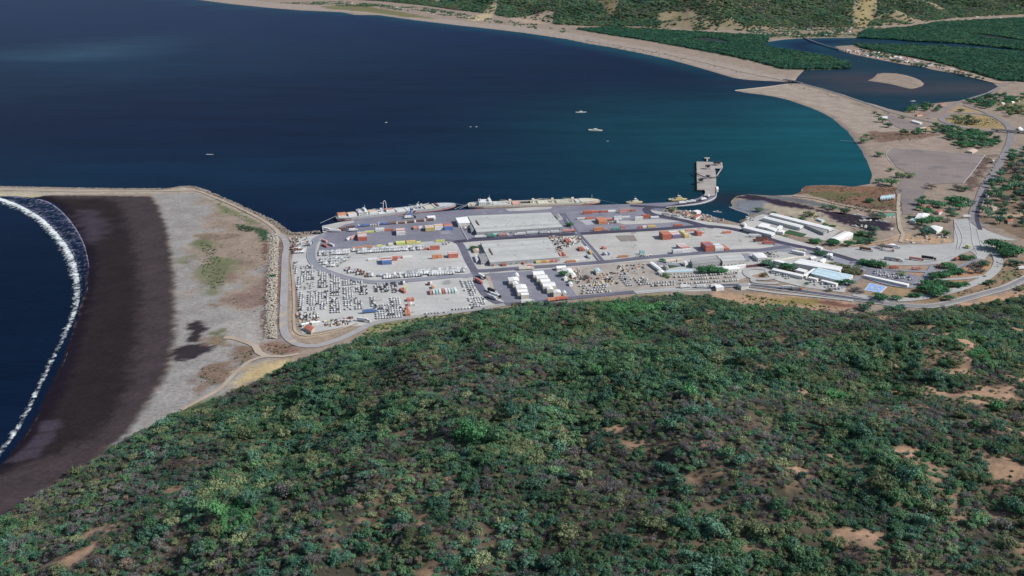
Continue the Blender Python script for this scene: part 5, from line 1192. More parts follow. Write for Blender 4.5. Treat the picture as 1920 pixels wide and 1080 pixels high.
# ------------------------------------------------------------------ parked cars and empty trailers
CARGL = paint("car_window", (0.13, 0.14, 0.15), 0.2, dirt=0.05, spec=0.5)
def car_mesh(col):
    mb = MB(); sec = lambda y: None
    prof = [(-2.2, .45), (-2.2, .95), (-1.4, 1.0), (-.95, 1.45), (.55, 1.45), (1.05, 1.0), (2.1, .85), (2.2, .45)]
    a = [(x, -.85, z) for x, z in prof]; b_ = [(x, .85, z) for x, z in prof]
    o = len(mb.v); n = len(prof); mb.v += a + b_
    for i in range(n): mb.f.append((o + i, o + (i + 1) % n, o + n + (i + 1) % n, o + n + i)); mb.mi.append(1 if i == 4 else 0)
    mb.f.append(tuple(o + n - 1 - i for i in range(n))); mb.f.append(tuple(o + n + i for i in range(n))); mb.mi += [0, 0]
    mb.box(-1.1, .7, -.87, .87, 1.02, 1.38, 1)
    for x in (-1.35, 1.4):
        for y in (-.82, .82): mb.box(x - .32, x + .32, y - .1, y + .1, 0, .62, 2)
    return mb.mesh("parked_car", [PAINT[col], CARGL, TYRE])
def trailer_mesh(col):
    mb = MB(); mb.box(-4, 4, -1.2, 1.2, 1.0, 1.35, 0)
    for x in (-3.5, -2.4):
        for y in (-1, 1): mb.box(x - .5, x + .5, y - .2, y + .2, 0, .95, 2)
    mb.box(2.6, 2.9, -.8, .8, .1, 1.0, 1); mb.box(3.6, 4, -1.25, 1.25, 1.35, 2.6, 0)
    return mb.mesh("empty_trailer", [PAINT[col], STEEL, TYRE])
CARC = ['white'] * 16 + ['silver'] * 5 + ['grey'] * 2 + ['black'] * 2
CARM = {c: car_mesh(c) for c in set(CARC)}
TRLM = {c: trailer_mesh(c) for c in ('white', 'grey', 'brown', 'silver', 'black')}
LOTS = []                                    # (quad in photo px, kind, across spacing, along spacing, fill, angle, where)
def lot(zm, q, kind='car', sx=2.6, sy=5.6, fill=0.85, ang=90, where=""): LOTS.append((zm(*q), kind, sx, sy, fill, ang, where))
def rect(x0, y0, x1, y1): return [(x0, y0), (x1, y0), (x1, y1), (x0, y1)]
lot(ZF, [(1220, 590), (1420, 590), (1545, 590), (1545, 690), (1250, 720), (1230, 690)], 'car', 2.9, 6.4, 0.92, 90, "in the fan at the foot of the west lot")
lot(ZF, rect(1405, 470, 1500, 580), 'car', 2.9, 6.2, 0.92, 90, "in the columns beside the west lot containers")
lot(ZF, [(1235, 560), (1395, 545), (1395, 580), (1240, 600)], 'car', 3, 6.4, 0.8, 90, "in the single row above the fan")
lot(ZF, rect(1180, 460, 1235, 600), 'car', 3, 6.4, 0.9, 90, "in the dark column of the west lot")
lot(ZF, rect(720, 560, 835, 645), 'car', 3.0, 6, 0.85, 90, "in the lowest block of the west lot"); lot(ZF, rect(880, 500, 975, 612), 'car', 3.0, 6, 0.9, 90, "in the block left of the dark column"); lot(ZF, [(990, 490), (1080, 490), (1105, 600), (1010, 610)], 'car', 3.0, 6, 0.9, 90, "in the slanted block mid west lot")
lot(ZF, [(470, 570), (580, 570), (580, 615), (470, 615)], 'car', 3.2, 6, 0.8, 90, "in the bottom left block"); lot(ZF, rect(610, 540, 690, 605), 'car', 3.2, 6, 0.75, 90, "in the bottom second block")
lot(ZF, rect(380, 400, 425, 620), 'car', 2.8, 6, 0.8, 90, "in the column along the brown berm"); lot(ZF, rect(360, 225, 412, 385), 'car', 2.8, 6, 0.85, 90, "in the upper column along the brown berm")
lot(ZF, rect(470, 400, 575, 560), 'car', 2.8, 6, 0.85, 90, "in the second column block of the west lot"); lot(ZF, rect(590, 400, 700, 545), 'car', 2.8, 6, 0.85, 90, "in the third column block of the west lot")
lot(ZF, rect(720, 475, 835, 565), 'car', 2.8, 6, 0.8, 90, "in the fourth column block of the west lot"); lot(ZF, rect(870, 360, 978, 492), 'car', 2.8, 6, 0.85, 90, "in the fifth column block of the west lot")
lot(ZF, rect(970, 350, 1040, 412), 'car', 3.0, 6, 0.95, 90, "in the small dark block of the west lot"); lot(ZF, rect(1055, 345, 1128, 442), 'car', 3.0, 6, 0.95, 90, "in the dark and white block of the west lot")
lot(ZF, rect(1220, 315, 1282, 412), 'car', 2.8, 6, 0.95, 90, "in the first dark grid block"); lot(ZF, rect(1295, 315, 1392, 412), 'car', 2.8, 6, 0.95, 90, "in the second dark grid block"); lot(ZF, [(1412, 305), (1490, 300), (1470, 420), (1418, 415)], 'car', 2.8, 6, 0.9, 90, "in the third dark grid block")
lot(ZG, [(500, 410), (540, 405), (580, 520), (545, 525)], 'car', 3.2, 6.4, 0.95, 90, "in the first slanted rows of the south lot"); lot(ZG, [(545, 405), (640, 400), (705, 545), (640, 575), (600, 520)], 'car', 3.2, 6.4, 0.9, 90, "in the second slanted rows of the south lot")
lot(ZG, [(585, 605), (740, 588), (790, 670), (665, 705), (640, 690)], 'car', 3.0, 6.2, 0.92, 90, "in the rows at the corner of the south lot")
lot(ZG, [(100, 775), (590, 700), (640, 715), (120, 790)], 'car', 3.4, 7, 0.9, 90, "in the row along the hill fence")
lot(ZH, [(170, 590), (470, 560), (495, 650), (190, 680)], 'car', 3.2, 7.5, 0.75, 90, "in the dusty lot by the hill road"); lot(ZH, [(555, 430), (610, 425), (770, 585), (700, 590)], 'car', 2.9, 6.4, 0.9, 60, "in the slanting rows across the dusty lot")
lot(ZH, [(640, 440), (690, 430), (740, 510), (720, 520)], 'car', 3, 6, 0.9, 60, "in the short slanting row"); lot(ZH, [(760, 485), (900, 475), (960, 560), (840, 580)], 'car', 3.2, 7, 0.8, 90, "in the white grid of the dusty lot")
lot(ZH, [(960, 545), (1210, 520), (1240, 565), (980, 600)], 'car', 3.3, 9, 0.85, 90, "in the lower rows of the dusty lot"); lot(ZH, [(1290, 540), (1620, 520), (1640, 550), (1300, 568)], 'car', 3.0, 7, 0.9, 90, "in the third row of the east car lot")
lot(ZH, [(1190, 470), (1920, 430), (1930, 455), (1200, 492)], 'car', 3.0, 9, 0.9, 90, "in the first row of the east car lot"); lot(ZH, [(1220, 500), (1920, 470), (1930, 492), (1230, 520)], 'car', 3.0, 9, 0.8, 90, "in the second row of the east car lot"); lot(ZH, [(1680, 525), (1935, 505), (1940, 530), (1690, 548)], 'car', 3.0, 7, 0.85, 90, "in the last row of the east car lot")
lot(ZI, [(630, 440), (700, 438), (855, 488), (840, 510), (700, 470)], 'car', 3.0, 7, 0.9, 70, "in the forecourt row by the white canopy"); lot(ZI, [(960, 520), (1100, 530), (1440, 610), (1430, 632), (1100, 570)], 'car', 4.2, 9, 0.7, 70, "in the row under the forecourt trees")
lot(ZJ, [(200, 428), (340, 448), (690, 500), (650, 525), (330, 475)], 'car', 3.2, 7, 0.9, 70, "in the lower row of the staff car park"); lot(ZJ, [(230, 405), (520, 450), (510, 464), (225, 418)], 'car', 3.2, 7, 0.7, 70, "in the upper row of the staff car park")
lot(ZI, [(585, 205), (620, 200), (660, 255), (620, 260)], 'car', 3.0, 6.5, 0.9, 50, "in the short row by the white shed"); lot(ZL, [(1420, 1040), (1660, 670), (1670, 680), (1440, 1050)], 'car', 3.4, 9, 0.8, 50, "in the file along the coast road")
# rest of the port: fewer pixels each
lot(ZF, [(400, 175), (560, 165), (560, 290), (410, 300)], 'car', 2.8, 6, 0.85, 90, "in the top left block"); lot(ZF, rect(435, 305, 555, 375), 'car', 3, 6, 0.8, 60, "in the herringbone block")
lot(ZF, [(590, 185), (700, 195), (705, 360), (595, 360)], 'car', 2.8, 6, 0.9, 90, "in the second top block"); lot(ZF, [(735, 195), (790, 240), (832, 270), (832, 450), (725, 450)], 'car', 2.8, 6, 0.9, 90, "in the third top block"); lot(ZF, rect(860, 280, 962, 335), 'car', 2.8, 6, 0.9, 90, "in the fourth top block"); lot(ZF, rect(965, 285, 1080, 325), 'car', 3.2, 6, 0.8, 90, "in the dark corner block")
lot(ZF, [(310, 60), (350, 60), (350, 205), (325, 205)], 'car', 3, 6, 0.7, 90, "in the narrow top column"); lot(ZF, [(390, 110), (520, 110), (520, 145), (390, 145)], 'car', 3, 6, 0.8, 90, "in the high row by the loop road")
lot(ZF, [(380, 640), (600, 650), (600, 700), (400, 700)], 'car', 3.4, 7, 0.55, 90, "in the scrap lot"); lot(ZF, [(650, 740), (950, 690), (960, 740), (660, 790)], 'car', 3.4, 7, 0.55, 60, "in the lower scrap lot")
lot(ZA, [(345, 690), (1240, 620), (1520, 610), (1500, 660), (1230, 672), (700, 705), (345, 715)], 'trailer', 3.1, 9.2, 0.92, 80, "in the long trailer rows under the apron"); lot(ZA, [(330, 745), (640, 725), (700, 740), (600, 830), (520, 850), (420, 835)], 'trailer', 3.2, 9.4, 0.85, 75, "in the trailer fan inside the loop road")
lot(ZA, [(640, 870), (960, 925), (975, 960), (720, 930)], 'trailer', 3.4, 9, 0.85, 85, "in the brown trailer row inside the loop"); lot(ZA, [(1000, 935), (1500, 915), (1920, 870), (1920, 915), (1500, 960), (1090, 970), (980, 965)], 'trailer', 3.2, 9.2, 0.9, 85, "in the trailer row along the loop road"); lot(ZG, [(0, 300), (420, 265), (560, 250), (560, 300), (240, 330), (0, 345)], 'trailer', 3.2, 9.2, 0.9, 85, "in the east trailer row along the loop")
lot(ZA, [(1740, 570), (1890, 555), (1900, 580), (1745, 605)], 'car', 4, 7, 0.7, 90, "by the apron corner"); lot(ZA, [(30, 615), (180, 610), (200, 690), (60, 700)], 'trailer', 3.2, 8, 0.85, 70, "in the red brown row by the breakwater")
lot(ZD, [(110, 290), (230, 295), (220, 330), (120, 320)], 'car', 4, 8, 0.7, 30, "on the slip by the inlet")
cells = []
for li, (quad, kd, sx, sy, fill, ang, where) in enumerate(LOTS):
    poly = W(quad); pa = np.array(poly)
    u = pa @ GU; v_ = pa @ GV
    us = np.arange(u.min() + sx / 2, u.max(), sx); vs_ = np.arange(v_.min() + sy / 2, v_.max() + 0.1, sy)
    UU, VV = np.meshgrid(us, vs_); pts = UU.ravel()[:, None] * GU + VV.ravel()[:, None] * GV
    ins = sdf(poly, pts[:, 0], pts[:, 1]) > -0.6
    bias = rnd.random()
    for p in pts[ins]:
        if rnd.random() > fill: continue
        dark = 'dark' in where  # in dark blocks, black cars stand in for shadowed gaps between white ones
        if kd == 'car': c_ = rnd.choice(['black', 'white', 'white', 'silver', 'white', 'black'] if dark else CARC)
        else: c_ = rnd.choice(['brown', 'brown', 'grey', 'white'] if 'brown' in where else ['white', 'white', 'white', 'silver', 'silver', 'grey'])
        cells.append((math.hypot(p[0], p[1]), kd, c_, p, GRID + math.radians(ang + rnd.choice([0, 180]) + rnd.uniform(-3, 3)), where))
cells.sort(key=lambda q: q[0] * (0.55 if q[1] == 'trailer' else 1))
def put(zlist, kd, cap):
    own = [q for q in zlist if q[1] == kd]
    for q in own[:cap]:
        me = CARM[q[2]] if kd == 'car' else TRLM[q[2]]
        o = bpy.data.objects.new("parked_car" if kd == 'car' else "empty_trailer", me); link(o)
        o.location = (q[3][0], q[3][1], GZ + (.9 if kd == 'car' else .75)); o.rotation_euler = (0, 0, q[4])
        tag(o, "%s %s %s" % (q[2], "car parked" if kd == 'car' else "empty trailer standing", q[5]), "car" if kd == 'car' else "trailer", "%s %s %s" % (q[2], "cars" if kd == 'car' else "trailers", q[5]))
    rest = own[cap:]
    if not rest: return
    V = []; Fc = []; MI = []; mats = []; off = 0
    for q in rest:
        me = CARM[q[2]] if kd == 'car' else TRLM[q[2]]
        n = len(me.vertices); co = np.empty(n * 3); me.vertices.foreach_get("co", co); co = co.reshape(-1, 3)
        ca, sa = math.cos(q[4]), math.sin(q[4])
        V.append(np.stack([co[:, 0] * ca - co[:, 1] * sa + q[3][0], co[:, 0] * sa + co[:, 1] * ca + q[3][1], co[:, 2] + GZ + (.9 if kd == 'car' else .75)], 1))
        mm = []
        for m_ in me.materials:
            if m_ not in mats: mats.append(m_)
            mm.append(mats.index(m_))
        for pl in me.polygons: Fc.append(tuple(i + off for i in pl.vertices)); MI.append(mm[pl.material_index])
        off += n
    o = meshobj("parked_vehicles" if kd == 'car' else "trailer_park", np.concatenate(V).tolist(), Fc, mats, None, MI); tag(o, kind='stuff')
put(cells, 'car', 290); put(cells, 'trailer', 200)
# ------------------------------------------------------------------ buildings
def lerp(a, b, t): return tuple(a[i] + (b[i] - a[i]) * t for i in range(len(a)))
def facade(o, a, b, h, n, ww=1.4, wh=1.2, sill=1.0, door=True):
    """windows and a door set into the wall that runs from a to b (local xy)"""
    d = Vector((b[0] - a[0], b[1] - a[1], 0)); L = d.length
    if L < 4: return
    d.normalize(); nrm = Vector((d.y, -d.x, 0))
    for k in range(n):
        t = (k + .5) / n * L; isdoor = door and k == n // 2
        w_, z0, z1 = (1.3, 0, min(2.3, h - .3)) if isdoor else (ww / 2, sill, min(sill + wh, h - .25))
        p = Vector((a[0], a[1], 0)) + d * t
        mb = MB(); q = [p - d * w_ - nrm * .1, p + d * w_ - nrm * .1, p + d * w_ + nrm * .06, p - d * w_ + nrm * .06]
        mb.loft([[(v.x, v.y, z0) for v in q], [(v.x, v.y, z1) for v in q]])
        mb.build("door" if isdoor else "window", WALLG if isdoor else GLASS, o)
def roof_slab(mb, pts, th=0.25):
    mb.loft([[(p[0], p[1], p[2] - th) for p in pts], [(p[0], p[1], p[2]) for p in pts]])
def building(zm, quad, h, roof, wall, label, cat="building", name="building", kind='gable', rise=0.8, bays=1, win=0, group=None, base=GZ, over=0.3, alongshort=False):
    """a building from its roof outline in the photo (upper left, upper right, lower right, lower left)"""
    q = [P(*zm.one(*p), base + h) for p in quad] if zm else quad
    cx = sum(p[0] for p in q) / 4; cy = sum(p[1] for p in q) / 4
    A, B, C_, D = [(p[0] - cx, p[1] - cy) for p in q]
    o = empty(name, (cx, cy, base)); tag(o, label, cat, group)
    ins = lambda p: (p[0] * (1 - over / max(2, math.hypot(*p))), p[1] * (1 - over / max(2, math.hypot(*p))))
    wq = [ins(p) for p in (D, C_, B, A)]
    mb = MB(); mb.loft([[(x, y, -0.5) for x, y in wq], [(x, y, h - .05) for x, y in wq]])
    wl = math.dist(A, B); dl = math.dist(A, D)
    longU = wl >= dl
    if alongshort: longU = not longU
    if kind == 'flat':
        mb.build("wall", wall, o)
        r_ = MB(); roof_slab(r_, [(*D, h + .2), (*C_, h + .2), (*B, h + .2), (*A, h + .2)], .3); r_.build("roof", roof, o)
    else:
        if longU: e0, e1 = (A, D), (B, C_)
        else: e0, e1 = (B, A), (C_, D)
        n = bays
        for k in range(n):
            t0, t1 = k / n, (k + 1) / n; tm = (t0 + t1) / 2
            a0, a1, am = lerp(*e0, t0), lerp(*e0, t1), lerp(*e0, tm); b0, b1, bm_ = lerp(*e1, t0), lerp(*e1, t1), lerp(*e1, tm)
            for s0, s1 in (((a0, b0), (am, bm_)), ((a1, b1), (am, bm_))):
                r_ = MB(); lo0, lo1 = s0; hi0, hi1 = s1
                z = [h, h, h + rise, h + rise]; pts = [(*lo0, z[0]), (*lo1, z[1]), (*hi1, z[2]), (*hi0, z[3])]
                roof_slab(r_, pts, .22); r_.build("roof", roof, o)
            if wl > 25:
                r_ = MB(); r_.tube([(*am, h + rise), (*bm_, h + rise)], 0.22, n=4); r_.build("ridge_cap", RIDGE, o)
            i0 = [lerp(am, bm_, .01), lerp(am, bm_, .99)]
            for (p0, p1, pm) in ((lerp(a0, b0, .01), lerp(a1, b1, .01), i0[0]), (lerp(a0, b0, .99), lerp(a1, b1, .99), i0[1])):
                o_ = len(mb.v); mb.v += [(*p0, h - .1), (*p1, h - .1), (*pm, h + rise - .25)]; mb.f.append((o_, o_ + 1, o_ + 2)); mb.mi.append(0)
        mb.build("wall", wall, o)
    if win: facade(o, wq[0], wq[1], h, win)
    return o
def vent(o, a, b, h):
    mb = MB(); mb.loft([[(a[0] - .8, a[1], h), (a[0] + .8, a[1], h), (b[0] + .8, b[1], h), (b[0] - .8, b[1], h)], [(a[0] - .8, a[1], h + .9), (a[0] + .8, a[1], h + .9), (b[0] + .8, b[1], h + .9), (b[0] - .8, b[1], h + .9)]]); mb.build("roof_vent", PAINT['brown'], o)

w1 = building(ZB, [(222, 268), (1152, 229), (1292, 392), (322, 452)], 5.5, ROOFG, WALLG, "long grey roofed warehouse nearest the quay", "warehouse", "warehouse", rise=0.45, bays=4, win=14)
w2 = building(ZB, [(362, 560), (1117, 515), (1262, 735), (472, 793)], 5.5, ROOFG, WALLG, "second grey roofed warehouse, south of the one by the quay", "warehouse", "warehouse", rise=0.45, bays=4, win=12)
for o_, pts in ((w1, [(315, 320), (350, 375)]), (w2, [(465, 638), (502, 708)])):
    a_, b_ = [P(*ZB.one(*p), GZ + 6) for p in pts]; vent(o_, (a_[0] - o_.location.x, a_[1] - o_.location.y), (b_[0] - o_.location.x, b_[1] - o_.location.y), 5.7)
for o_, span, dep_ in ((w1, 58, 26), (w2, 52, 26)):
    for k in range(14):
        u, v_ = rnd.uniform(-span, span), rnd.uniform(-dep_, dep_); q = GU * u + GV * v_
        mb = MB(); mb.tube([(q[0], q[1], 5.3), (q[0], q[1], 6.7)], .55, .4, 6); mb.tube([(q[0], q[1], 6.7), (q[0], q[1], 7.0)], .8, .2, 6); mb.build("roof_ventilator", STEEL, o_)
building(ZB, [(85, 292), (216, 276), (250, 346), (118, 354)], 6, ROOFW, WALLW, "white annex at the west end of the quay warehouse", win=4, kind='flat')
building(ZB, [(238, 372), (280, 366), (300, 432), (262, 438)], 4, ROOFD, WALLG, "small grey annex beside the quay warehouse", win=2)
building(ZB, [(1200, 250), (1250, 246), (1290, 290), (1235, 295)], 3.5, ROOFD, WALLW, "small pale shed at the east end of the quay warehouse", "shed", "shed", win=2)
building(ZB, [(338, 700), (415, 690), (462, 768), (372, 780)], 5, ROOFD, WALLG, "grey annex at the west end of the second warehouse", win=3, kind='flat')
building(ZB, [(296, 715), (322, 706), (356, 762), (318, 776)], 3, ROOFW, WALLW, "narrow white shed beside the second warehouse annex", "shed", "shed")
building(ZB, [(262, 612), (335, 596), (350, 660), (290, 668)], 3, ROOFT, WALLT, "tan hut under the tree at the second warehouse", "hut", "hut")
building(ZB, [(1212, 832), (1320, 824), (1330, 848), (1224, 856)], 4, ROOFW, WALLW, "long white shed on the south yard road", "shed", "shed", win=4)
building(ZB, [(1285, 868), (1390, 858), (1422, 908), (1318, 918)], 4.5, ROOFW, WALLW, "white building behind the lone green tree near the silos", win=3)
building(ZB, [(1378, 915), (1425, 908), (1440, 930), (1392, 938)], 3.5, ROOFW, WALLW, "small white lean-to by the lone green tree", "shed", "shed")
building(ZB, [(1640, 862), (1700, 855), (1722, 890), (1668, 898)], 4.5, ROOFB, WALLW, "pale blue roofed shed on the dusty lot", "shed", "shed", win=2)
building(ZB, [(1298, 955), (1335, 950), (1345, 970), (1308, 976)], 3, ROOFW, WALLW, "little white hut near the lone tree", "hut", "hut"); building(ZB, [(1352, 1015), (1392, 1010), (1405, 1035), (1368, 1040)], 3, ROOFW, WALLW, "little white hut at the silo lot edge", "hut", "hut")
building(ZC, [(922, 752), (1205, 712), (1270, 782), (952, 812)], 6, ROOFD, WALLG, "long aged grey shed of the pair by the south road", "shed", "shed", bays=2, win=7)
building(ZC, [(1210, 710), (1486, 690), (1550, 766), (1290, 782)], 6.5, ROOFG, WALLW, "long light grey shed, east of the aged pair shed", "shed", "shed", bays=2, win=6)
building(ZC, [(652, 885), (955, 868), (962, 892), (655, 906)], 4, ROOFB, WALLW, "long pale canopy below the east shed road", "canopy", "canopy", kind='flat', win=8)
building(ZC, [(1272, 838), (1438, 822), (1485, 862), (1320, 876)], 4, ROOFW, WALLW, "white shed right of the wide dark tree", "shed", "shed", bays=2, win=4)
building(ZC, [(1440, 822), (1540, 810), (1556, 822), (1462, 834)], 3.5, ROOFW, WALLW, "small white roof touching the red forecourt", "shed", "shed", kind='flat')
building(ZC, [(1622, 692), (1742, 682), (1800, 742), (1692, 746)], 5, ROOFW, WALLW, "square white shed by the gate road", "shed", "shed", win=3)
building(ZC, [(462, 794), (500, 784), (606, 866), (572, 874)], 3.5, ROOFW, WALLW, "narrow slanting white shed beside the dark machinery", "shed", "shed", win=2)
building(ZC, [(556, 888), (618, 878), (640, 902), (582, 912)], 3.5, ROOFW, WALLW, "white hut next to the bush in the dusty lot", "hut", "hut", win=2)
building(ZC, [(840, 782), (872, 778), (905, 806), (870, 812)], 4, ROOFW, WALLW, "small white block at the green yard", win=1); building(ZC, [(620, 826), (650, 822), (682, 858), (655, 862)], 3, ROOFD, WALLG, "narrow grey hut left of the green yard", "hut", "hut")
building(ZC, [(650, 760), (752, 748), (765, 766), (655, 778)], 3.5, ROOFT, WALLW, "tan roofed hut on the south yard road", "hut", "hut", win=3); building(ZC, [(770, 748), (838, 742), (850, 758), (778, 764)], 3.5, ROOFT, WALLW, "smaller tan roof beside the tan roofed hut", "hut", "hut")
building(ZC, [(950, 275), (1010, 245), (1055, 258), (990, 290)], 3.5, ROOFR, WALLW, "red roofed hut on the inlet shore", "hut", "hut", win=2); building(ZC, [(940, 212), (1000, 200), (1050, 218), (1000, 230)], 3, ROOFW, WALLW, "white shed on the inlet water edge", "shed", "shed")
building(ZC, [(860, 240), (905, 232), (930, 248), (888, 256)], 3, ROOFR, WALLT, "little red roof west of the inlet shed", "hut", "hut")
# coast guard station
building(ZD, [(372, 252), (425, 238), (1105, 405), (1048, 425)], 5, ROOFW, WALLW, "long white shed nearest the creek", "shed", "shed", bays=1, rise=1.2, win=16)
building(ZD, [(298, 290), (345, 274), (762, 378), (722, 400)], 5, ROOFW, WALLW, "long white shed, second from the creek", "shed", "shed", rise=1.2, win=10)
building(ZD, [(80, 402), (128, 384), (445, 458), (402, 482)], 5, ROOFW, WALLW, "long white shed along the port road", "shed", "shed", rise=1.2, win=8)
building(ZD, [(240, 385), (290, 347), (388, 366), (340, 404)], 4, ROOFW, WALLW, "white square building between the long sheds", win=3, kind='flat'); building(ZD, [(342, 404), (382, 390), (474, 415), (438, 440)], 4, ROOFW, WALLW, "white wing joined to the square building", kind='flat', win=3)
building(ZD, [(452, 410), (490, 374), (530, 384), (492, 425)], 4, ROOFW, WALLW, "narrow white wing east of the square building", kind='flat', win=1); building(ZD, [(452, 442), (490, 425), (552, 432), (530, 455)], 4, ROOFW, WALLW, "low white roof beside the green pitch", kind='flat', win=2)
building(ZD, [(1062, 518), (1225, 440), (1322, 464), (1160, 544)], 6, ROOFW, WALLW, "large white hall beside the green lawn", "hall", "hall", win=5)
building(ZD, [(790, 376), (840, 368), (1035, 430), (985, 462)], 4, ROOFD, WALLG, "grey open shed beside the long white sheds", "shed", "shed", kind='flat', win=5)
building(ZD, [(70, 350), (95, 344), (122, 368), (98, 380)], 3.5, ROOFW, WALLW, "small white house at the inlet corner", "house", "house", win=1); building(ZD, [(896, 612), (925, 605), (985, 625), (955, 636)], 3.5, ROOFW, WALLW, "white house beside the gate trees", "house", "house", win=2)
building(ZD, [(905, 300), (925, 294), (1000, 318), (965, 326)], 2.5, ROOFB, WALLW, "small blue roofed shelter on the sandy point", "shelter", "shelter", kind='flat'); building(ZD, [(1690, 245), (1790, 240), (1790, 262), (1690, 266)], 3.5, ROOFGR, WALLW, "green roofed house at the head of the creek", "house", "house", win=2)
building(ZD, [(1700, 596), (1730, 582), (1796, 588), (1770, 606)], 3.5, ROOFW, WALLW, "white house above the truck park", "house", "house", win=2); building(ZD, [(1040, 690), (1090, 692), (1080, 720), (1030, 712)], 4, ROOFW, WALLW, "white gatehouse at the port plaza", "gatehouse", "gatehouse", win=1)
building(ZI, [(868, 178), (880, 170), (1024, 198), (1010, 208)], 4.5, ROOFW, WALLW, "thin white canopy over the gate lanes", "canopy", "canopy", kind='flat')
building(ZI, [(1262, 228), (1280, 205), (1332, 215), (1312, 240)], 4, ROOFW, WALLW, "white kiosk by the gate tree", "kiosk", "kiosk", kind='flat', win=1)
# customs and port offices
building(ZI, [(892, 318), (968, 268), (1440, 362), (1410, 408)], 6, ROOFW, WALLW, "largest white roofed port office building", "office", "office", bays=2, win=10, rise=.6)
building(ZI, [(1082, 436), (1165, 370), (1440, 432), (1370, 508)], 5.5, ROOFB, WALLW, "pale blue roofed office, south of the largest one", "office", "office", bays=2, win=8, rise=.6)
building(ZI, [(1374, 508), (1444, 432), (1560, 456), (1460, 524)], 5, ROOFB, WALLW, "pale blue office wing at the east end", "office", "office", kind='flat', win=4)
building(ZI, [(640, 396), (662, 376), (1010, 452), (990, 474)], 4, ROOFW, WALLW, "long narrow white office canopy by the roundel", "canopy", "canopy", kind='flat', win=8)
building(ZI, [(990, 455), (1120, 375), (1150, 382), (1030, 470)], 3.6, ROOFW, WALLW, "white covered walkway between the offices", "walkway", "walkway", kind='flat')
building(ZI, [(1045, 482), (1068, 470), (1170, 494), (1152, 508)], 3.5, ROOFW, WALLW, "short white canopy left of the office garden", "canopy", "canopy", kind='flat'); building(ZI, [(1190, 516), (1214, 506), (1392, 548), (1370, 562)], 3.5, ROOFW, WALLW, "longer white canopy along the office garden", "canopy", "canopy", kind='flat')
building(ZI, [(655, 292), (692, 278), (880, 322), (850, 340)], 4, ROOFW, WALLW, "white office block behind the dark trees", "office", "office", kind='flat', win=5); building(ZI, [(908, 398), (950, 374), (1050, 402), (1010, 424)], 4, ROOFW, WALLW, "small white office between the larger ones", "office", "office", kind='flat', win=3)
building(ZI, [(1180, 300), (1220, 265), (1255, 272), (1215, 308)], 3.8, ROOFW, WALLW, "narrow white porch north of the largest office", "porch", "porch", kind='flat'); building(ZI, [(1060, 250), (1120, 238), (1150, 262), (1090, 272)], 3.6, ROOFW, WALLW, "small white house at the customs yard", "house", "house", win=2)
building(ZJ, [(112, 458), (130, 448), (632, 555), (612, 572)], 3.2, ROOFW, WALLW, "very long white car park canopy", "canopy", "canopy", kind='flat')
building(ZI, [(0, 570), (60, 560), (110, 590), (20, 600)], 4, ROOFW, WALLW, "pale gate roof over the highway, western one", "canopy", "canopy", kind='flat'); building(ZI, [(255, 552), (370, 542), (390, 572), (300, 585)], 4.5, ROOFD, WALLW, "grey gate roof over the highway, eastern one", "canopy", "canopy", kind='flat')
# houses by the truck park and the coast road
building(ZE, [(688, 302), (728, 235), (860, 244), (812, 312)], 5, ROOFW, WALLW, "white hall among the trees by the waste track", "hall", "hall", win=3); building(ZE, [(860, 384), (930, 376), (1010, 396), (940, 442)], 4.5, ROOFW, WALLW, "white house with the big shade tree, west of the toll", "house", "house", win=3)
building(ZE, [(630, 320), (660, 296), (720, 305), (690, 332)], 3.5, ROOFB, WALLW, "pale lean-to beside the white hall", "shed", "shed"); building(ZE, [(768, 150), (820, 148), (815, 165), (770, 168)], 3, ROOFR, WALLT, "red roofed hut at the striped field, left of two", "hut", "hut"); building(ZE, [(850, 155), (895, 155), (885, 178), (842, 176)], 3, ROOFR, WALLT, "red roofed hut at the striped field, right of two", "hut", "hut")
building(ZE, [(920, 212), (960, 195), (1005, 215), (965, 235)], 3.5, ROOFR, WALLW, "red roofed house between the shade trees", "house", "house", win=2); building(ZE, [(1545, 160), (1600, 155), (1620, 180), (1570, 190)], 3.5, ROOFT, WALLT, "tan house east of the highway", "house", "house", win=1)
building(ZE, [(1480, 10), (1530, 0), (1560, 25), (1500, 40)], 3.5, ROOFB, WALLW, "pale blue house beside the coast road", "house", "house", win=1); building(ZE, [(1730, 300), (1790, 295), (1800, 330), (1740, 335)], 3.5, ROOFR, WALLT, "red roofed house east of the toll", "house", "house", win=1)
building(ZL, [(650, 280), (680, 272), (780, 300), (750, 308)], 3.5, ROOFW, WALLW, "long white house by the lagoon car park", "house", "house", win=3); building(ZL, [(700, 205), (760, 196), (780, 208), (720, 216)], 3, ROOFR, WALLT, "red roofed house at the lagoon shore, nearer the road", "house", "house"); building(ZL, [(960, 88), (1040, 80), (1050, 92), (970, 100)], 3, ROOFR, WALLT, "red roofed house at the lagoon shore, by the dark grove", "house", "house")
building(ZL, [(310, 232), (370, 224), (390, 240), (330, 246)], 3.5, ROOFW, WALLW, "white kiosk beside the sand", "kiosk", "kiosk"); building(ZL, [(720, 362), (800, 348), (820, 354), (740, 368)], 3, ROOFT, WALLT, "tan shed at the foot of the lagoon car park", "shed", "shed"); building(ZL, [(1750, 14), (1830, 8), (1845, 22), (1760, 28)], 3.5, ROOFR, WALLW, "red roofed house on the green slope east of lagoon", "house", "house")
building(ZL, [(1850, 360), (1880, 345), (1915, 375), (1880, 392)], 3.5, ROOFW, WALLW, "white house at the end of the overpass", "house", "house"); building(ZL, [(1270, 620), (1330, 590), (1400, 605), (1340, 632)], 3, ROOFT, WALLT, "tan roof behind the gravel field", "shed", "shed")
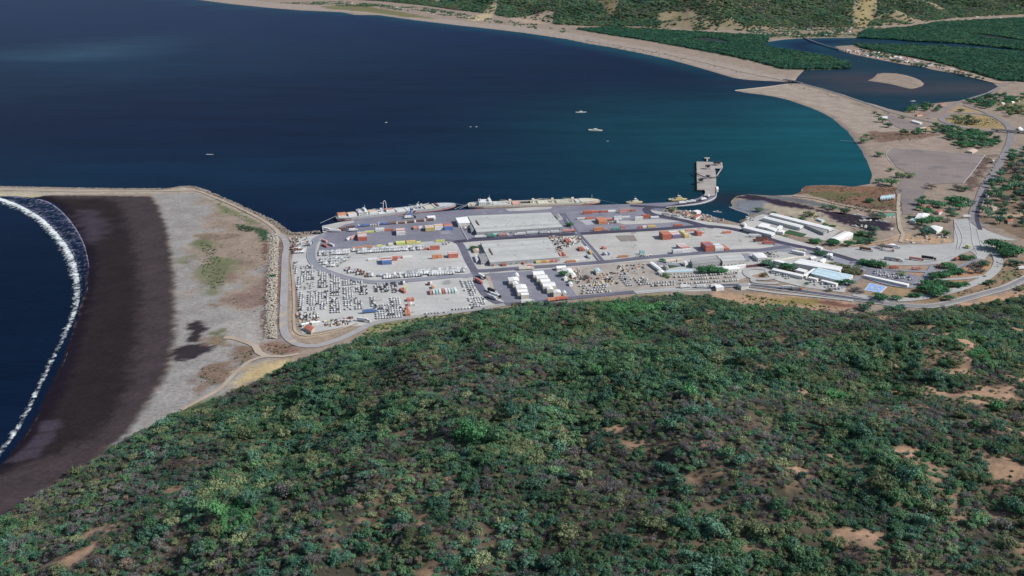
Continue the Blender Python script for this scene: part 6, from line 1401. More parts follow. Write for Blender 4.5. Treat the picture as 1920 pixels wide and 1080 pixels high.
building(ZF, [(385, 762), (470, 742), (480, 752), (395, 775)], 3, ROOFW, WALLW, "long white shed in the scrap lot, western half", "shed", "shed", win=3); building(ZF, [(500, 738), (600, 730), (605, 742), (505, 752)], 3, ROOFW, WALLW, "long white shed in the scrap lot, eastern half", "shed", "shed")
building(ZF, [(415, 800), (480, 772), (540, 800), (500, 850)], 3.5, ROOFR, WALLT, "rusty brown shed at the corner of the berm", "shed", "shed", win=2); building(ZF, [(1065, 690), (1110, 685), (1120, 705), (1075, 712)], 3, ROOFT, WALLT, "small tan hut by the blue lorry", "hut", "hut")
# open boat store by the creek: a rank of pale narrow roofs
for k in range(9):
    building(ZE, [(300 + k * 18, 66 - k * 2), (316 + k * 18, 40 - k * 2), (326 + k * 18, 42 - k * 2), (312 + k * 18, 78 - k * 2 + 14)], 2.5, ROOFB, WALLW, "narrow pale blue stall roof, %s from the west in the rank by the creek" % ORD[k], "stall", "stall", kind='flat', group="pale stalls by the creek")

# tall white grain bins
def silo(quad, h, label):
    building(ZG, quad, h, ROOFW, PAINT['cream'], label, "silo", "grain_silo", kind='gable', rise=0.9, group="white silo blocks in the dark yard", over=0.1)
SH = 5.8
for lab, q in [("small lone white silo block behind the west cluster", (1112, 312, 1160, 350)), ("topmost white silo block of the west cluster", (1035, 362, 1160, 404)), ("second white silo block down in the west cluster", (1085, 408, 1150, 440)), ("third white silo block down in the west cluster", (1120, 446, 1250, 490)), ("fourth white silo block down in the west cluster", (1135, 494, 1258, 528)), ("lowest white silo block of the west cluster", (1178, 534, 1270, 560)),
               ("topmost white silo block of the east cluster", (1312, 290, 1448, 332)), ("second white silo block down in the east cluster", (1352, 336, 1486, 374)), ("third white silo block down in the east cluster", (1396, 378, 1512, 414)), ("longest white silo block of the east cluster", (1420, 418, 1572, 464)), ("fifth white silo block down in the east cluster", (1470, 468, 1545, 500)), ("lowest white silo block of the east cluster", (1542, 504, 1632, 536)), ("little brown fronted silo at the foot of the east cluster", (1650, 514, 1692, 540))]:
    x0, y0, x1, y1 = q; sk = (y1 - y0) * 0.42
    silo([(x0 - sk * .3, y0), (x1 - sk, y0 - (x1 - x0) * .06), (x1 + sk * .2, y1 - (x1 - x0) * .06), (x0 + sk * .6, y1)], SH if 'little' not in lab and 'lone' not in lab else 5.0, lab)
# blue sports court
cq = [P(*ZJ.one(*p), GZ)[:2] for p in ((186, 552), (372, 590), (302, 655), (128, 626))]
cc = (sum(p[0] for p in cq) / 4, sum(p[1] for p in cq) / 4)
court = empty("sports_court", (*cc, GZ)); tag(court, "blue sports court with white lines by the car park canopy", "court")
L_ = [(p[0] - cc[0], p[1] - cc[1]) for p in cq][::-1]
mb = MB(); mb.loft([[(x * 1.08, y * 1.08, -.3) for x, y in L_], [(x * 1.08, y * 1.08, .5) for x, y in L_]]); mb.build("slab", PAINT['silver'], court)
mb = MB(); mb.loft([[(x * .94, y * .94, .45) for x, y in L_], [(x * .94, y * .94, .56) for x, y in L_]]); mb.build("playing_surface", paint("court_blue", (0.20, 0.33, 0.62), .7, dirt=.2), court)
for (s0, s1, wd) in [((.12, .3), (.88, .3), .5), ((.12, .7), (.88, .7), .5), ((.5, .1), (.5, .9), .5), ((.3, .25), (.3, .75), .9), ((.7, .25), (.7, .75), .9), ((.42, .42), (.58, .42), .7), ((.42, .58), (.58, .58), .7)]:
    bil = lambda u, v: Vector((*lerp(lerp(L_[3], L_[2], u), lerp(L_[0], L_[1], u), v), .6))
    a_, b_ = bil(*s0), bil(*s1); d_ = (b_ - a_).normalized(); n_ = Vector((-d_.y, d_.x, 0)) * wd
    mb = MB(); mb.add([a_ - n_, b_ - n_, b_ + n_, a_ + n_], [(0, 1, 2, 3)]); mb.build("court_line", LINE, court)

# ------------------------------------------------------------------ villages
HROOF = [('white', ROOFW), ('red', ROOFR), ('tan', ROOFT), ('pale blue', ROOFB), ('grey', ROOFD)]
hr = random.Random(12)
def village(poly, n, where, wts, smin=7, smax=13, zf=None):
    xs = [p[0] for p in poly]; ys = [p[1] for p in poly]; done = []; tries = 0
    while len(done) < n and tries < 6000:
        tries += 1
        x, y = hr.uniform(min(xs), max(xs)), hr.uniform(min(ys), max(ys))
        if float(sdf(poly, np.array([x]), np.array([y]))[0]) < 4 or any(math.hypot(x - a, (y - b)) < 15 for a, b in done): continue
        done.append((x, y)); nm, rf = hr.choices(HROOF, wts)[0]
        z = GZ - .3 + (float(zf(np.array([x]), np.array([y]))[0][0]) if zf else 0)
        a = hr.uniform(0, math.pi); wd, dp, h = hr.uniform(smin, smax), hr.uniform(6, 9), hr.uniform(2.8, 4)
        q = [(x + math.cos(a) * u * wd / 2 - math.sin(a) * v * dp / 2, y + math.sin(a) * u * wd / 2 + math.cos(a) * v * dp / 2, z + h) for u, v in ((-1, 1), (1, 1), (1, -1), (-1, -1))]
        building(None, q, h, rf, hr.choice([WALLW, WALLT]), "%s roofed house %s" % (nm, where), "house", "house", rise=1.3, group="%s roofed houses %s" % (nm, where), base=z)
SPIT_V = W([(1578, 93), (1640, 97), (1700, 109), (1760, 122), (1830, 143), (1868, 155), (1862, 154), (1820, 144), (1779, 134), (1725, 122), (1671, 114), (1633, 107), (1590, 99)])
village(SPIT_V, 60, "on the village spit by the lagoon", [4, 2, 2.5, 1, 1.5], 9, 17)
village(W([(1400, 57), (1470, 54), (1600, 54), (1655, 53), (1650, 60), (1600, 68), (1500, 70), (1440, 71), (1400, 62)]), 46, "in the far shore village", [4, 2.5, 2, .5, 1], 9, 18)
village(W([(1150, 50), (1380, 58), (1400, 62), (1300, 60), (1160, 53)]), 9, "along the far beach road", [4, 2, 1, 0, 1], 9, 16)
village(W([(640, 10), (760, 22), (860, 38), (940, 44), (930, 38), (850, 28), (760, 15), (660, 4)]), 14, "behind the far beach", [3, 1, 2, 0, 1], 9, 18)
village(W([(1660, 40), (1800, 14), (1920, 8), (1920, 24), (1790, 32), (1700, 44)], 40), 22, "on the far hill slope", [3, 1, 3, .5, 1], 10, 18, far_h)
village(W(ZL((1560, 100), (1920, 40), (1920, 200), (1760, 210))), 8, "on the green slope east of the lagoon", [3, 2, 2, 1, 1], 8, 13)

# ------------------------------------------------------------------ ships
def hull_loft(mb, L, B, z0, z1, bow=0.16, stern=0.06, flare=1.0, mi=0, n=18):
    rings = []
    for i in range(n + 1):
        t = i / n; x = -L / 2 + L * t
        hb = B / 2
        if t > 1 - bow: hb *= max(0.02, (1 - ((t - (1 - bow)) / bow) ** 2.2))
        if t < stern: hb *= 0.72 + 0.28 * (t / stern) ** .6
        lo = hb * (0.86 if (t > 1 - bow or t < stern) else 0.97)
        xo = x + (1.8 * flare if t > 1 - bow else 0) * (t - (1 - bow)) / bow
        rings.append([(x, -lo, z0), (xo, -hb, z1), (xo, hb, z1), (x, lo, z0)])
    mb.loft(rings, mi)
def deck_outline(L, B, bow=.16, stern=.06, n=18, k=.94):
    pts = []
    for i in range(n + 1):
        t = i / n; hb = B / 2
        if t > 1 - bow: hb *= max(0.02, (1 - ((t - (1 - bow)) / bow) ** 2.2))
        if t < stern: hb *= 0.72 + .28 * (t / stern) ** .6
        pts.append(((-L / 2 + L * t) * .985, hb * k))
    return [(x, -y) for x, y in pts] + [(x, y) for x, y in pts[::-1]]
def ship(near_a, near_b, B, free, cols, label):
    a, b_ = np.array(P(*near_a, 1.0)[:2]), np.array(P(*near_b, 1.0)[:2])
    d = (b_ - a) / np.linalg.norm(b_ - a); nrm = np.array([-d[1], d[0]]); L = float(np.linalg.norm(b_ - a))
    c = (a + b_) / 2 + nrm * (B / 2 + .8); rz = math.atan2(d[1], d[0])
    o = empty("cargo_ship", (c[0], c[1], 0), rz); tag(o, label, "ship")
    mb = MB(); hull_loft(mb, L, B, 1.0, free); mb.build("hull", cols[0], o)
    mb = MB(); hull_loft(mb, L * .995, B * .985, -2, 1.0); mb.build("boot_topping", cols[1], o)
    mb = MB(); dk = deck_outline(L, B); mb.loft([[(x, y, free - .3) for x, y in dk], [(x, y, free + .12) for x, y in dk]]); mb.build("deck", cols[2], o)
    mb = MB(); dk2 = deck_outline(L, B, k=.99)
    for i in range(len(dk2) - 1):
        p, q = Vector((*dk2[i], 0)), Vector((*dk2[i + 1], 0)); dd = (q - p)
        if dd.length < .1: continue
        n_ = Vector((-dd.y, dd.x, 0)).normalized() * .15
        mb.loft([[(v.x, v.y, free + .1) for v in (p - n_, q - n_, q + n_, p + n_)], [(v.x, v.y, free + 1.1) for v in (p - n_, q - n_, q + n_, p + n_)]])
    mb.build("bulwark", cols[0], o)
    return o, L
def hatch(o, x0, x1, w_, z, mat, h=1.3, seams=3):
    mb = MB(); mb.box(x0, x1, -w_ / 2, w_ / 2, z, z + h)
    for k in range(seams):
        x = x0 + (k + .5) * (x1 - x0) / seams; mb.box(x - .35 * (x1 - x0) / seams, x + .35 * (x1 - x0) / seams, -w_ / 2 + .4, w_ / 2 - .4, z + h, z + h + .22)
    mb.build("hatch_cover", mat, o)
def deck_crane(o, x, y, z, ang, mat, jl=20, h=9):
    mb = MB(); mb.tube([(x, y, z), (x, y, z + h)], 1.5, 1.3, 10); mb.box(x - 1.9, x + 1.9, y - 1.8, y + 1.8, z + h, z + h + 3)
    c = mb.build("deck_crane", mat, o)
    e = Vector((math.cos(ang), math.sin(ang), .03)); s_ = Vector((-math.sin(ang), math.cos(ang), 0)) * .8
    mb = MB(); b0 = Vector((x, y, z + h + 1)) + e * 1.5
    for k in (-1, 1): mb.tube([b0 + s_ * k, b0 + e * jl + s_ * k * .3], .28, .22, 4)
    for k in range(7): mb.tube([b0 + e * jl * k / 7 + s_, b0 + e * jl * (k + 1) / 7 - s_ * .8], .14, n=4)
    mb.build("jib", mat, c)
def superstructure(o, x0, x1, w_, z, floors, mat):
    mb = MB()
    for f_ in range(floors):
        k = f_ * .8; mb.box(x0 + k, x1 - k * .4, -w_ / 2 + k * .6, w_ / 2 - k * .6, z + f_ * 2.7, z + f_ * 2.7 + 2.6); mb.box(x0 + k - .4, x1 - k * .4 + .4, -w_ / 2 + k * .6 - .4, w_ / 2 - k * .6 + .4, z + f_ * 2.7 + 2.6, z + f_ * 2.7 + 2.72)
    s_ = mb.build("superstructure", mat, o); zt = z + floors * 2.7
    mb = MB(); mb.box(x1 - 5, x1 - 1, -w_ / 2 - 1, w_ / 2 + 1, zt, zt + .4); mb.box(x1 - 4.6, x1 - 1.4, -w_ / 2 + 3, w_ / 2 - 3, zt + .4, zt + 2.9); b_ = mb.build("bridge", mat, s_)
    mb = MB(); mb.box(x1 - 1.4, x1 - 1.3, -w_ / 2 + 3.4, w_ / 2 - 3.4, zt + 1.2, zt + 2.3); mb.build("bridge_window", GLASS, s_)
    for f_ in range(floors):
        for k in range(5):
            yy = -w_ / 2 + (k + .5) * w_ / 5; mb = MB(); mb.box(x0 + 2 + k * (x1 - x0 - 4) / 5, x0 + 3.4 + k * (x1 - x0 - 4) / 5, -w_ / 2 + f_ * .48 - .06, -w_ / 2 + f_ * .48, z + f_ * 2.7 + 1, z + f_ * 2.7 + 1.9); mb.build("window", GLASS, s_)
    mb = MB(); mb.tube([(x0 + 2.5, 0, z + 2), (x0 + 2.2, 0, zt + 3.5)], 1.6, 1.3, 8); mb.build("funnel", PAINT['grey'], o)
    mb = MB(); mb.tube([(x1 - 3, 0, zt + 2.5), (x1 - 3, 0, zt + 9)], .25, .12, 5); mb.tube([(x1 - 3, -2.5, zt + 6), (x1 - 3, 2.5, zt + 6)], .12, n=4); mb.build("mast", PAINT['white'], o)
def bitts(o, L, free):
    for x in (-L * .46, -L * .44, L * .40, L * .43):
        for y in (-3, 3):
            mb = MB(); mb.box(x - .6, x + .6, y - .4, y + .4, free + .1, free + 1.2); mb.tube([(x - 1.4, y, free + .7), (x - .6, y, free + .7)], .5, n=6); mb.build("mooring_winch", PAINT['grey'], o)
DECKC, DECKG, HATCHC = paint("cream_deck", (0.48, 0.46, 0.38), .7, dirt=.22, scale=.15), paint("pale_grey_deck", (0.42, 0.43, 0.42), .7, dirt=.25, scale=.15), paint("pale_hatch", (0.56, 0.57, 0.55), .6, dirt=.14, scale=.15)
HATCHY = paint("cream_hatch", (0.60, 0.57, 0.46), .6, dirt=.16, scale=.15)
s2, L2 = ship((879, 391.5), (1127, 383.5), 25, 3.6, (PAINT['cream'], PAINT['red'], DECKC), "long cream decked bulk ship moored at the middle of the quay")
fx = lambda x: -L2 / 2 + (x - 230) / (1720 - 230) * L2               # enlargement B column to station along the ship
superstructure(s2, fx(345), fx(490), 20, 3.7, 2, PAINT['white']); bitts(s2, L2, 3.6)
for x0, x1, mt in ((505, 670, HATCHC), (1010, 1130, HATCHY), (1220, 1370, HATCHY), (1440, 1570, HATCHC)): hatch(s2, fx(x0), fx(x1), 17, 3.7, mt)
mb = MB(); mb.box(fx(725), fx(800), -8.5, 8.5, 3.7, 5.2); mb.build("hatch_cover", PAINT['pink'], s2)
mb = MB()
for b4 in ((fx(810), fx(930), -8.6, -7.8), (fx(810), fx(930), 7.8, 8.6), (fx(805), fx(812), -8.6, 8.6), (fx(928), fx(935), -8.6, 8.6)): mb.box(b4[0], b4[1], b4[2], b4[3], 3.7, 5.4)
mb.build("hatch_coaming", PAINT['cream'], s2)
mb = MB(); mb.box(fx(812), fx(928), -7.8, 7.8, 3.72, 3.8); mb.build("hold_darkness", PAINT['black'], s2)  # black sheet at deck level paints in the darkness of the open hold
for x, a_ in ((700, 2.9), (960, .3), (1180, 2.8), (1410, 2.9)): deck_crane(s2, fx(x), 0, 3.7, a_, PAINT['cream'], 14, 3.5)
for k, x in enumerate((270, 300, 320)):
    mb = MB(); mb.box(fx(x), fx(x) + 5, -5 + k * 3, -1 + k * 3, 3.7, 6); mb.build("deckhouse", PAINT['white'], s2)
mb = MB(); hull_loft(mb, 30, 22, 3.6, 5.6, bow=.8, stern=.01); ob = mb.build("forecastle", PAINT['cream'], s2); ob.location = (L2 / 2 - 16.5, 0, 0)
mb = MB(); mb.tube([(L2 / 2 - 12, 0, 5.6), (L2 / 2 - 12, 0, 14)], .35, .2, 6); mb.build("foremast", PAINT['cream'], s2)

s1, L1 = ship((634, 415), (859, 390.5), 25, 3.8, (PAINT['grey'], PAINT['red'], DECKG), "pale grey cargo ship carrying containers, moored at the west end of the quay")
gx = lambda x: -L1 / 2 + (x - 572) / (1905 - 572) * L1
superstructure(s1, gx(800), gx(905), 20, 3.9, 2, PAINT['white']); bitts(s1, L1, 3.8)
for x0, x1, mt in ((1222, 1318, HATCHC), (1328, 1432, HATCHC), (1540, 1640, HATCHY), (1652, 1740, HATCHY), (1020, 1100, HATCHC), (915, 1010, HATCHC), (1102, 1190, HATCHC), (590, 690, HATCHC), (695, 790, HATCHC)): hatch(s1, gx(x0), gx(x1), 18, 3.9, mt, 1.1)
for x, a_, j in ((1470, 2.6, 13), (1510, .4, 14), (1060, 2.5, 12)): deck_crane(s1, gx(x), -1, 3.9, a_, PAINT['silver'], j, 3.5)
mb = MB()
for k in (-1, 1): mb.tube([(gx(1115) + k * 3, 6, 4), (gx(1115) + k * 1.7, 6, 17), (gx(1115) + k * .8, 6, 19)], .45, .35, 6)
mb.tube([(gx(1115) - .9, 6, 18.8), (gx(1115), 6, 19.6), (gx(1115) + .9, 6, 18.8)], .4, n=6); mb.tube([(gx(1115) - 1.8, 6, 15.5), (gx(1115) - 7, 6, 16.5)], .22, .15, 5)
mb.build("a_frame_mast", PAINT['white'], s1)
mb = MB(); hull_loft(mb, 34, 23, 3.8, 5.6, bow=.8, stern=.01); ob = mb.build("forecastle", PAINT['silver'], s1); ob.location = (L1 / 2 - 18.5, 0, 0)
mb = MB(); mb.box(L1 / 2 - 31, L1 / 2 - 28, -9, 9, 5.6, 7); mb.build("breakwater_plate", PAINT['brown'], s1)
def onship(x0, rows, tiers, where, y0=-8.4):
    R = s1.rotation_euler.z
    for r_, colr in enumerate(rows):
        for t in range(tiers if isinstance(tiers, int) else tiers[r_]):
            lx, ly = gx(x0), y0 + r_ * 2.6
            p = (s1.location.x + math.cos(R) * lx - math.sin(R) * ly, s1.location.y + math.sin(R) * lx + math.cos(R) * ly)
            o = bpy.data.objects.new("shipping_container", cmesh(colr, 12.19)); link(o); o.location = (p[0], p[1], 5.25 + t * 2.66); o.rotation_euler = (0, 0, R)
            tag(o, "%s container on the ship, %s tier, %s row from the quay %s" % (colr, TIER[t], ORD[r_], where), "container", "containers carried on the grey ship")
onship(640, ['orange', 'red', 'orange'], 1, "at the stern", 2.0); onship(740, ['white', 'pink', 'white', 'pink', 'yellow'], 1, "behind the bridge", -6.5)
onship(965, ['white', 'pink', 'white', 'red', 'cream', 'yellow'], 1, "ahead of the bridge", -7.4); onship(1150, ['white', 'white', 'red', 'red', 'pink'], 1, "amidships", -7.4)

def moor(o, pts):
    for a, b_ in pts:
        mb = MB(); mb.tube([a, lerp(lerp(a, b_, .5), (0, 0, 0), 0), b_], .16, n=4); mb.build("mooring_line", PAINT['silver'], o)
moor(s1, [((-L1 / 2, 4, 4), (-L1 / 2 - 26, -14, 1.6)), ((L1 / 2 - 3, 0, 6), (L1 / 2 + 24, -15, 1.6)), ((L1 / 2 - 3, 1, 6), (L1 / 2 + 16, -15, 1.6))]); moor(s2, [((-L2 / 2, 4, 4), (-L2 / 2 - 22, -14, 1.6)), ((-L2 / 2, 0, 4), (-L2 / 2 - 14, -14, 1.6)), ((L2 / 2 - 3, 0, 6), (L2 / 2 + 26, -14, 1.6))])
# harbour crane on the quay beside the grey ship
p = P(*ZA.one(1385, 287), 1.3); hc = empty("harbour_crane", (p[0], p[1], 1.5), GRID); tag(hc, "dark mobile harbour crane reaching over the grey ship", "crane")
mb = MB(); mb.box(-6, 6, -2.5, 2.5, .6, 2.4)
for x in (-6.5, 6.5): mb.box(x - .5, x + .5, -5, 5, .2, .9)
mb.build("chassis", PAINT['black'], hc)
mb = MB(); mb.tube([(0, 0, 2.4), (0, 0, 15)], 1.5, 1.2, 8); mb.box(-5, 2, -2, 2, 3.2, 6.4); mb.build("tower", PAINT['blue'], hc)
mb = MB(); mb.box(1.3, 3.2, -1, 1, 11, 13.2); mb.build("cab", GLASS, hc)
mb = MB(); e0, e1 = Vector((1, 1, 9)), Vector((14, 22, 17))
s_ = Vector((.8, -.6, 0))
for k in (-1, 1):
    for zz in (0, 1.4): mb.tube([e0 + s_ * k + Vector((0, 0, zz)), e1 + s_ * k * .3 + Vector((0, 0, zz * .3))], .22, .16, 4)
for k in range(9): mb.tube([lerp(e0 + s_, e1, k / 9), lerp(e0 - s_ + Vector((0, 0, 1.4)), e1, (k + 1) / 9)], .12, n=4)
mb.build("boom", STEEL, hc)
mb = MB(); mb.tube([e1, e1 - Vector((0, 0, 8))], .12, n=4); mb.box(e1.x - 1.2, e1.x + 1.2, e1.y - 1, e1.y + 1, e1.z - 10, e1.z - 8); mb.build("grab", PAINT['black'], hc)
building(ZR, [(722, 420), (905, 408), (925, 458), (745, 470)], 2.2, ROOFW, WALLW, "flat white slab store on the quay by the crane", "store", "store", kind='flat')
# ------------------------------------------------------------------ tugs and boats
def tug(zm, x0, x1, y, hullc, housec, label, L=None):
    a, b_ = np.array(P(*zm.one(x0, y), 0)[:2]), np.array(P(*zm.one(x1, y - 8), 0)[:2]); L = float(np.linalg.norm(b_ - a)); c = (a + b_) / 2
    o = empty("tugboat", (c[0], c[1], 0), math.atan2(*(b_ - a)[::-1])); tag(o, label, "tugboat", "tugs moored at the ramp")
    B = L * .3
    mb = MB(); hull_loft(mb, L, B, -1, 2.2, bow=.35, stern=.15, n=12); mb.build("hull", PAINT[hullc], o)
    dk = deck_outline(L, B, .35, .15, 12, .9); mb = MB(); mb.loft([[(x, y_, 2.0) for x, y_ in dk], [(x, y_, 2.3) for x, y_ in dk]]); mb.build("deck", DECKC, o)
    mb = MB(); mb.box(-L * .12, L * .25, -B * .3, B * .3, 2.3, 4.8); mb.build("deckhouse", PAINT[housec], o)
    mb = MB(); mb.box(0, L * .16, -B * .22, B * .22, 4.8, 7.2); wh = mb.build("wheelhouse", PAINT['white'], o)
    mb = MB(); mb.box(-.05, L * .16 + .06, -B * .22 - .06, B * .22 + .06, 5.9, 6.7); mb.build("window_band", GLASS, wh)
    for s_ in (-1, 1):
        mb = MB(); mb.tube([(-L * .07, s_ * B * .17, 4.8), (-L * .07, s_ * B * .17, 7.8)], .6, .5, 8); mb.build("funnel", PAINT['black'], o)
    mb = MB(); mb.tube([(L * .05, 0, 7.2), (L * .05, 0, 11)], .15, .08, 5); mb.build("mast", PAINT['white'], o)
    mb = MB(); mb.box(-L * .3, -L * .2, -1.2, 1.2, 2.3, 3.6); mb.build("towing_winch", PAINT['grey'], o)
tug(ZC, 205, 380, 128, 'yellow', 'cream', "yellow tug moored by the quay corner, western one")
tug(ZC, 680, 880, 96, 'yellow', 'yellow', "yellow and blue tug moored at the pier ramp, eastern one")
def boat(px, py, L, ang, col, label, z=0.0, group=None, cabin=True, deckc=None, B=None):
    p = P(px, py, z); o = empty("small_boat", (p[0], p[1], z), math.radians(ang)); tag(o, label, "boat", group)
    B = B or L * .26; hgt = max(.9, L * .07)
    mb = MB(); hull_loft(mb, L, B, -.4, hgt, bow=.5, stern=.1, flare=.4, n=10); mb.build("hull", PAINT[col], o)
    dk = deck_outline(L, B, .5, .1, 10, .84); mb = MB(); mb.loft([[(x, y_, hgt - .2) for x, y_ in dk], [(x, y_, hgt + .06) for x, y_ in dk]]); mb.build("deck", deckc or DECKC, o)
    if cabin:
        mb = MB(); mb.box(-L * .12, L * .14, -B * .3, B * .3, hgt, hgt + max(1.2, L * .07)); c_ = mb.build("cabin", PAINT['white'], o)
        mb = MB(); mb.box(L * .14, L * .14 + .06, -B * .26, B * .26, hgt + .5, hgt + 1.1); mb.build("windscreen", GLASS, c_)
        mb = MB(); mb.tube([(0, 0, hgt + 1), (0, 0, hgt + L * .2)], .12, .06, 5); mb.build("mast", PAINT['white'], o)
boat(1089, 211, 26, 8, 'silver', "slim pale boat on the open bay, the farther of two", B=5)
boat(1116, 245, 30, -8, 'cream', "wide cream boat on the open bay, the nearer of two", B=11)
boat(1345, 398, 13, -20, 'white', "small white boat inside the inlet"); boat(1712, 190, 14, 5, 'white', "small white boat on the lagoon")
boat(393, 290, 14, 0, 'white', "thin white line alone on the deep bay off the breakwater, shaped as a boat", cabin=False, B=1.6)  # stray white display line modelled as a thin hull
boat(724, 230, 5, 20, 'white', "tiny white boat in the middle of the bay", cabin=False); boat(882, 238, 4, 0, 'white', "tiny white boat, left of the pair far out", cabin=False); boat(893, 238, 4, 10, 'white', "tiny white boat, right of the pair far out", cabin=False); boat(1139, 265, 4, 0, 'white', "tiny white boat below the wide cream boat", cabin=False)
for (x, y, L, an, c_, lb) in [(1375, 262, 14, -14, 'white', "beached white boat highest in the creek"), (1460, 290, 13, 12, 'white', "white boat in the creek behind the round one"), (1442, 324, 15, 2, 'silver', "grey boat touching the round one in the creek"), (1508, 322, 9, 40, 'white', "round white boat in the creek"), (1618, 330, 13, -36, 'white', "white boat slanting at the creek head, left of two"), (1675, 340, 13, -30, 'white', "white boat slanting at the creek head, right of two"), (1342, 388, 12, -50, 'white', "white boat slanting on the near creek bank"), (1412, 385, 10, 70, 'cream', "stubby cream boat on the near creek bank"), (1458, 392, 14, 62, 'white', "long white boat on the near creek bank"), (1750, 422, 8, 40, 'silver', "small grey boat drawn up on the sand by the track"), (140, 300, 9, 10, 'white', "white boat on the slip by the inlet, farther one"), (190, 315, 9, -20, 'white', "white boat on the slip by the inlet, nearer one")]:
    q = ZD.one(x, y); boat(q[0], q[1], L, an, c_, lb, z=GZ, group="boats lying in and by the creek")

# ------------------------------------------------------------------ pier
PIERZ = 3.0
pp = lambda pts, z=PIERZ: [P(*ZK.one(*q), z) for q in pts]
pier = empty("pier", (*pp([(620, 420)])[0][:2], 0)); tag(pier, "concrete loading pier standing in the bay", "pier"); PO = pier.location
def slab(mb, pts, th, z=PIERZ):
    g = [(p[0] - PO.x, p[1] - PO.y) for p in pp(pts, z)]
    mb.loft([[(x, y, z - th) for x, y in g[::-1]], [(x, y, z) for x, y in g[::-1]]])
PCONC = ground_mat("pier_concrete", S(186, 178, 172), S(170, 162, 158), .05, S(140, 132, 132), .06, .6, .08, .4, joints=8.0, rot=-GRID)
mb = MB(); slab(mb, [(516, 256), (700, 262), (722, 335), (736, 415), (737, 560), (722, 600), (615, 600), (603, 573), (523, 573)], 1.2); mb.build("deck", PCONC, pier)
mb = MB(); slab(mb, [(700, 262.5), (804, 267), (812, 318), (800, 336), (722, 333)], 1.0); mb.build("corner_platform", PCONC, pier)
mb = MB(); slab(mb, [(788, 337), (806, 334), (752, 412), (737, 414)], .8); mb.build("diagonal_walkway", PCONC, pier)
mb = MB(); slab(mb, [(605, 210), (664, 211), (664, 222), (605, 221)], 1.0); mb.build("dolphin_head", PCONC, pier)
mb = MB(); slab(mb, [(627, 223), (645, 223), (644, 255.5), (629, 255)], .8); mb.build("dolphin_walkway", PCONC, pier)
mb = MB(); slab(mb, [(615, 600.5), (722, 600.5), (720, 640), (600, 640)], 1.1); mb.build("approach_span", PCONC, pier)
mb = MB(); mb.tube([(0, 0, -4), (0, 0, PIERZ - 1)], .7, n=7); pm = mb.mesh("pile", WALLC)
for yy in range(262, 575, 22):
    for xx in ((518, 624, 728) if yy > 345 else (518, 624, 700)):
        g = pp([(xx, yy)])[0]; o = bpy.data.objects.new("pile", pm); link(o, pier); o.location = (g[0] - PO.x, g[1] - PO.y, 0)
for q in ((612, 216), (658, 216), (790, 275), (800, 320), (636, 240)):
    g = pp([q])[0]; o = bpy.data.objects.new("pile", pm); link(o, pier); o.location = (g[0] - PO.x, g[1] - PO.y, 0)
mb = MB(); mb.box(-.6, .6, -1.4, 1.4, PIERZ - 2, PIERZ + .4); fm_ = mb.mesh("fender", TYRE)
for yy in range(268, 575, 18):
    g = pp([(511, yy)])[0]; o = bpy.data.objects.new("fender", fm_); link(o, pier); o.location = (g[0] - PO.x, g[1] - PO.y, 0)
def machine(q, label, s=1.0, col='black'):
    g = pp([q])[0]; o = empty("loading_hopper", (g[0], g[1], PIERZ), GRID); tag(o, label, "hopper", "machines on the pier")
    mb = MB()
    for x in (-3, 3):
        for y in (-3, 3): mb.box((x - .3) * s, (x + .3) * s, (y - .3) * s, (y + .3) * s, 0, 5 * s)
    mb.build("frame", PAINT[col], o)
    mb = MB(); mb.loft([[(x * s, y * s, 3 * s) for x, y in ((-1, -1), (1, -1), (1, 1), (-1, 1))], [(x * s * 4, y * s * 4, 7 * s) for x, y in ((-1, -1), (1, -1), (1, 1), (-1, 1))]]); mb.build("funnel", PAINT[col], o)
machine((640, 342), "dark loading hopper on the pier, mid deck"); machine((560, 498), "dark loading hopper on the pier, near the approach"); machine((760, 300), "dark machinery on the pier corner platform, nearer the edge", .9); machine((722, 296), "dark machinery on the pier corner platform, inner one", .7)
machine((640, 448), "dark loader base at the foot of the long shadow arc", .8)
pts = [(440, 300), (480, 360), (530, 402), (600, 430), (680, 440), (740, 434), (778, 426)]
lb = empty("crane_shadow_arc", (PO.x, PO.y, 0)); tag(lb, "long dark curved tube across the pier in place of a crane shadow", "boom")  # dark arc built to stand in for the cast shadow of a tall crane
g = [Vector((*[p[i] - (PO.x, PO.y)[i] for i in (0, 1)], 5.2)) for p in pp(pts, 5.0)][1:]
mb = MB(); mb.tube(g, .9, .7, 6); mb.build("shadow_tube", PAINT['black'], lb)
for k in (1, 3, 5):
    mb = MB(); mb.tube([g[k], (g[k].x, g[k].y, PIERZ - .1 if 0 < k < 5 else -1)], .4, n=5); mb.build("support", PAINT['black'], lb)
building(ZK, [(735, 540), (762, 540), (764, 572), (742, 574)], 3.5, ROOFW, WALLW, "little white control hut beside the pier approach", "hut", "hut", kind='flat', base=.6, win=1)
building(ZK, [(1045, 995), (1062, 990), (1075, 1000), (1058, 1008)], 3, ROOFW, WALLW, "tiny white hut on the inlet corner road", "hut", "hut")
def parapet(name, pts, label, h=1.0, mat=None, z=1.3, cat="wall"):
    c = spline(W(pts), 5); o_ = c[0]; mb = MB()
    for i in range(len(c) - 1):
        a, b_ = Vector((*c[i], 0)), Vector((*c[i + 1], 0)); d = (b_ - a).normalized(); n_ = Vector((-d.y, d.x, 0)) * .35
        mb.loft([[(v.x - o_[0], v.y - o_[1], -.3) for v in (a - n_, b_ - n_, b_ + n_, a + n_)], [(v.x - o_[0], v.y - o_[1], h) for v in (a - n_, b_ - n_, b_ + n_, a + n_)]])
    o = mb.build(name, mat or WALLW); o.location = (*o_, z); return tag(o, label, cat)
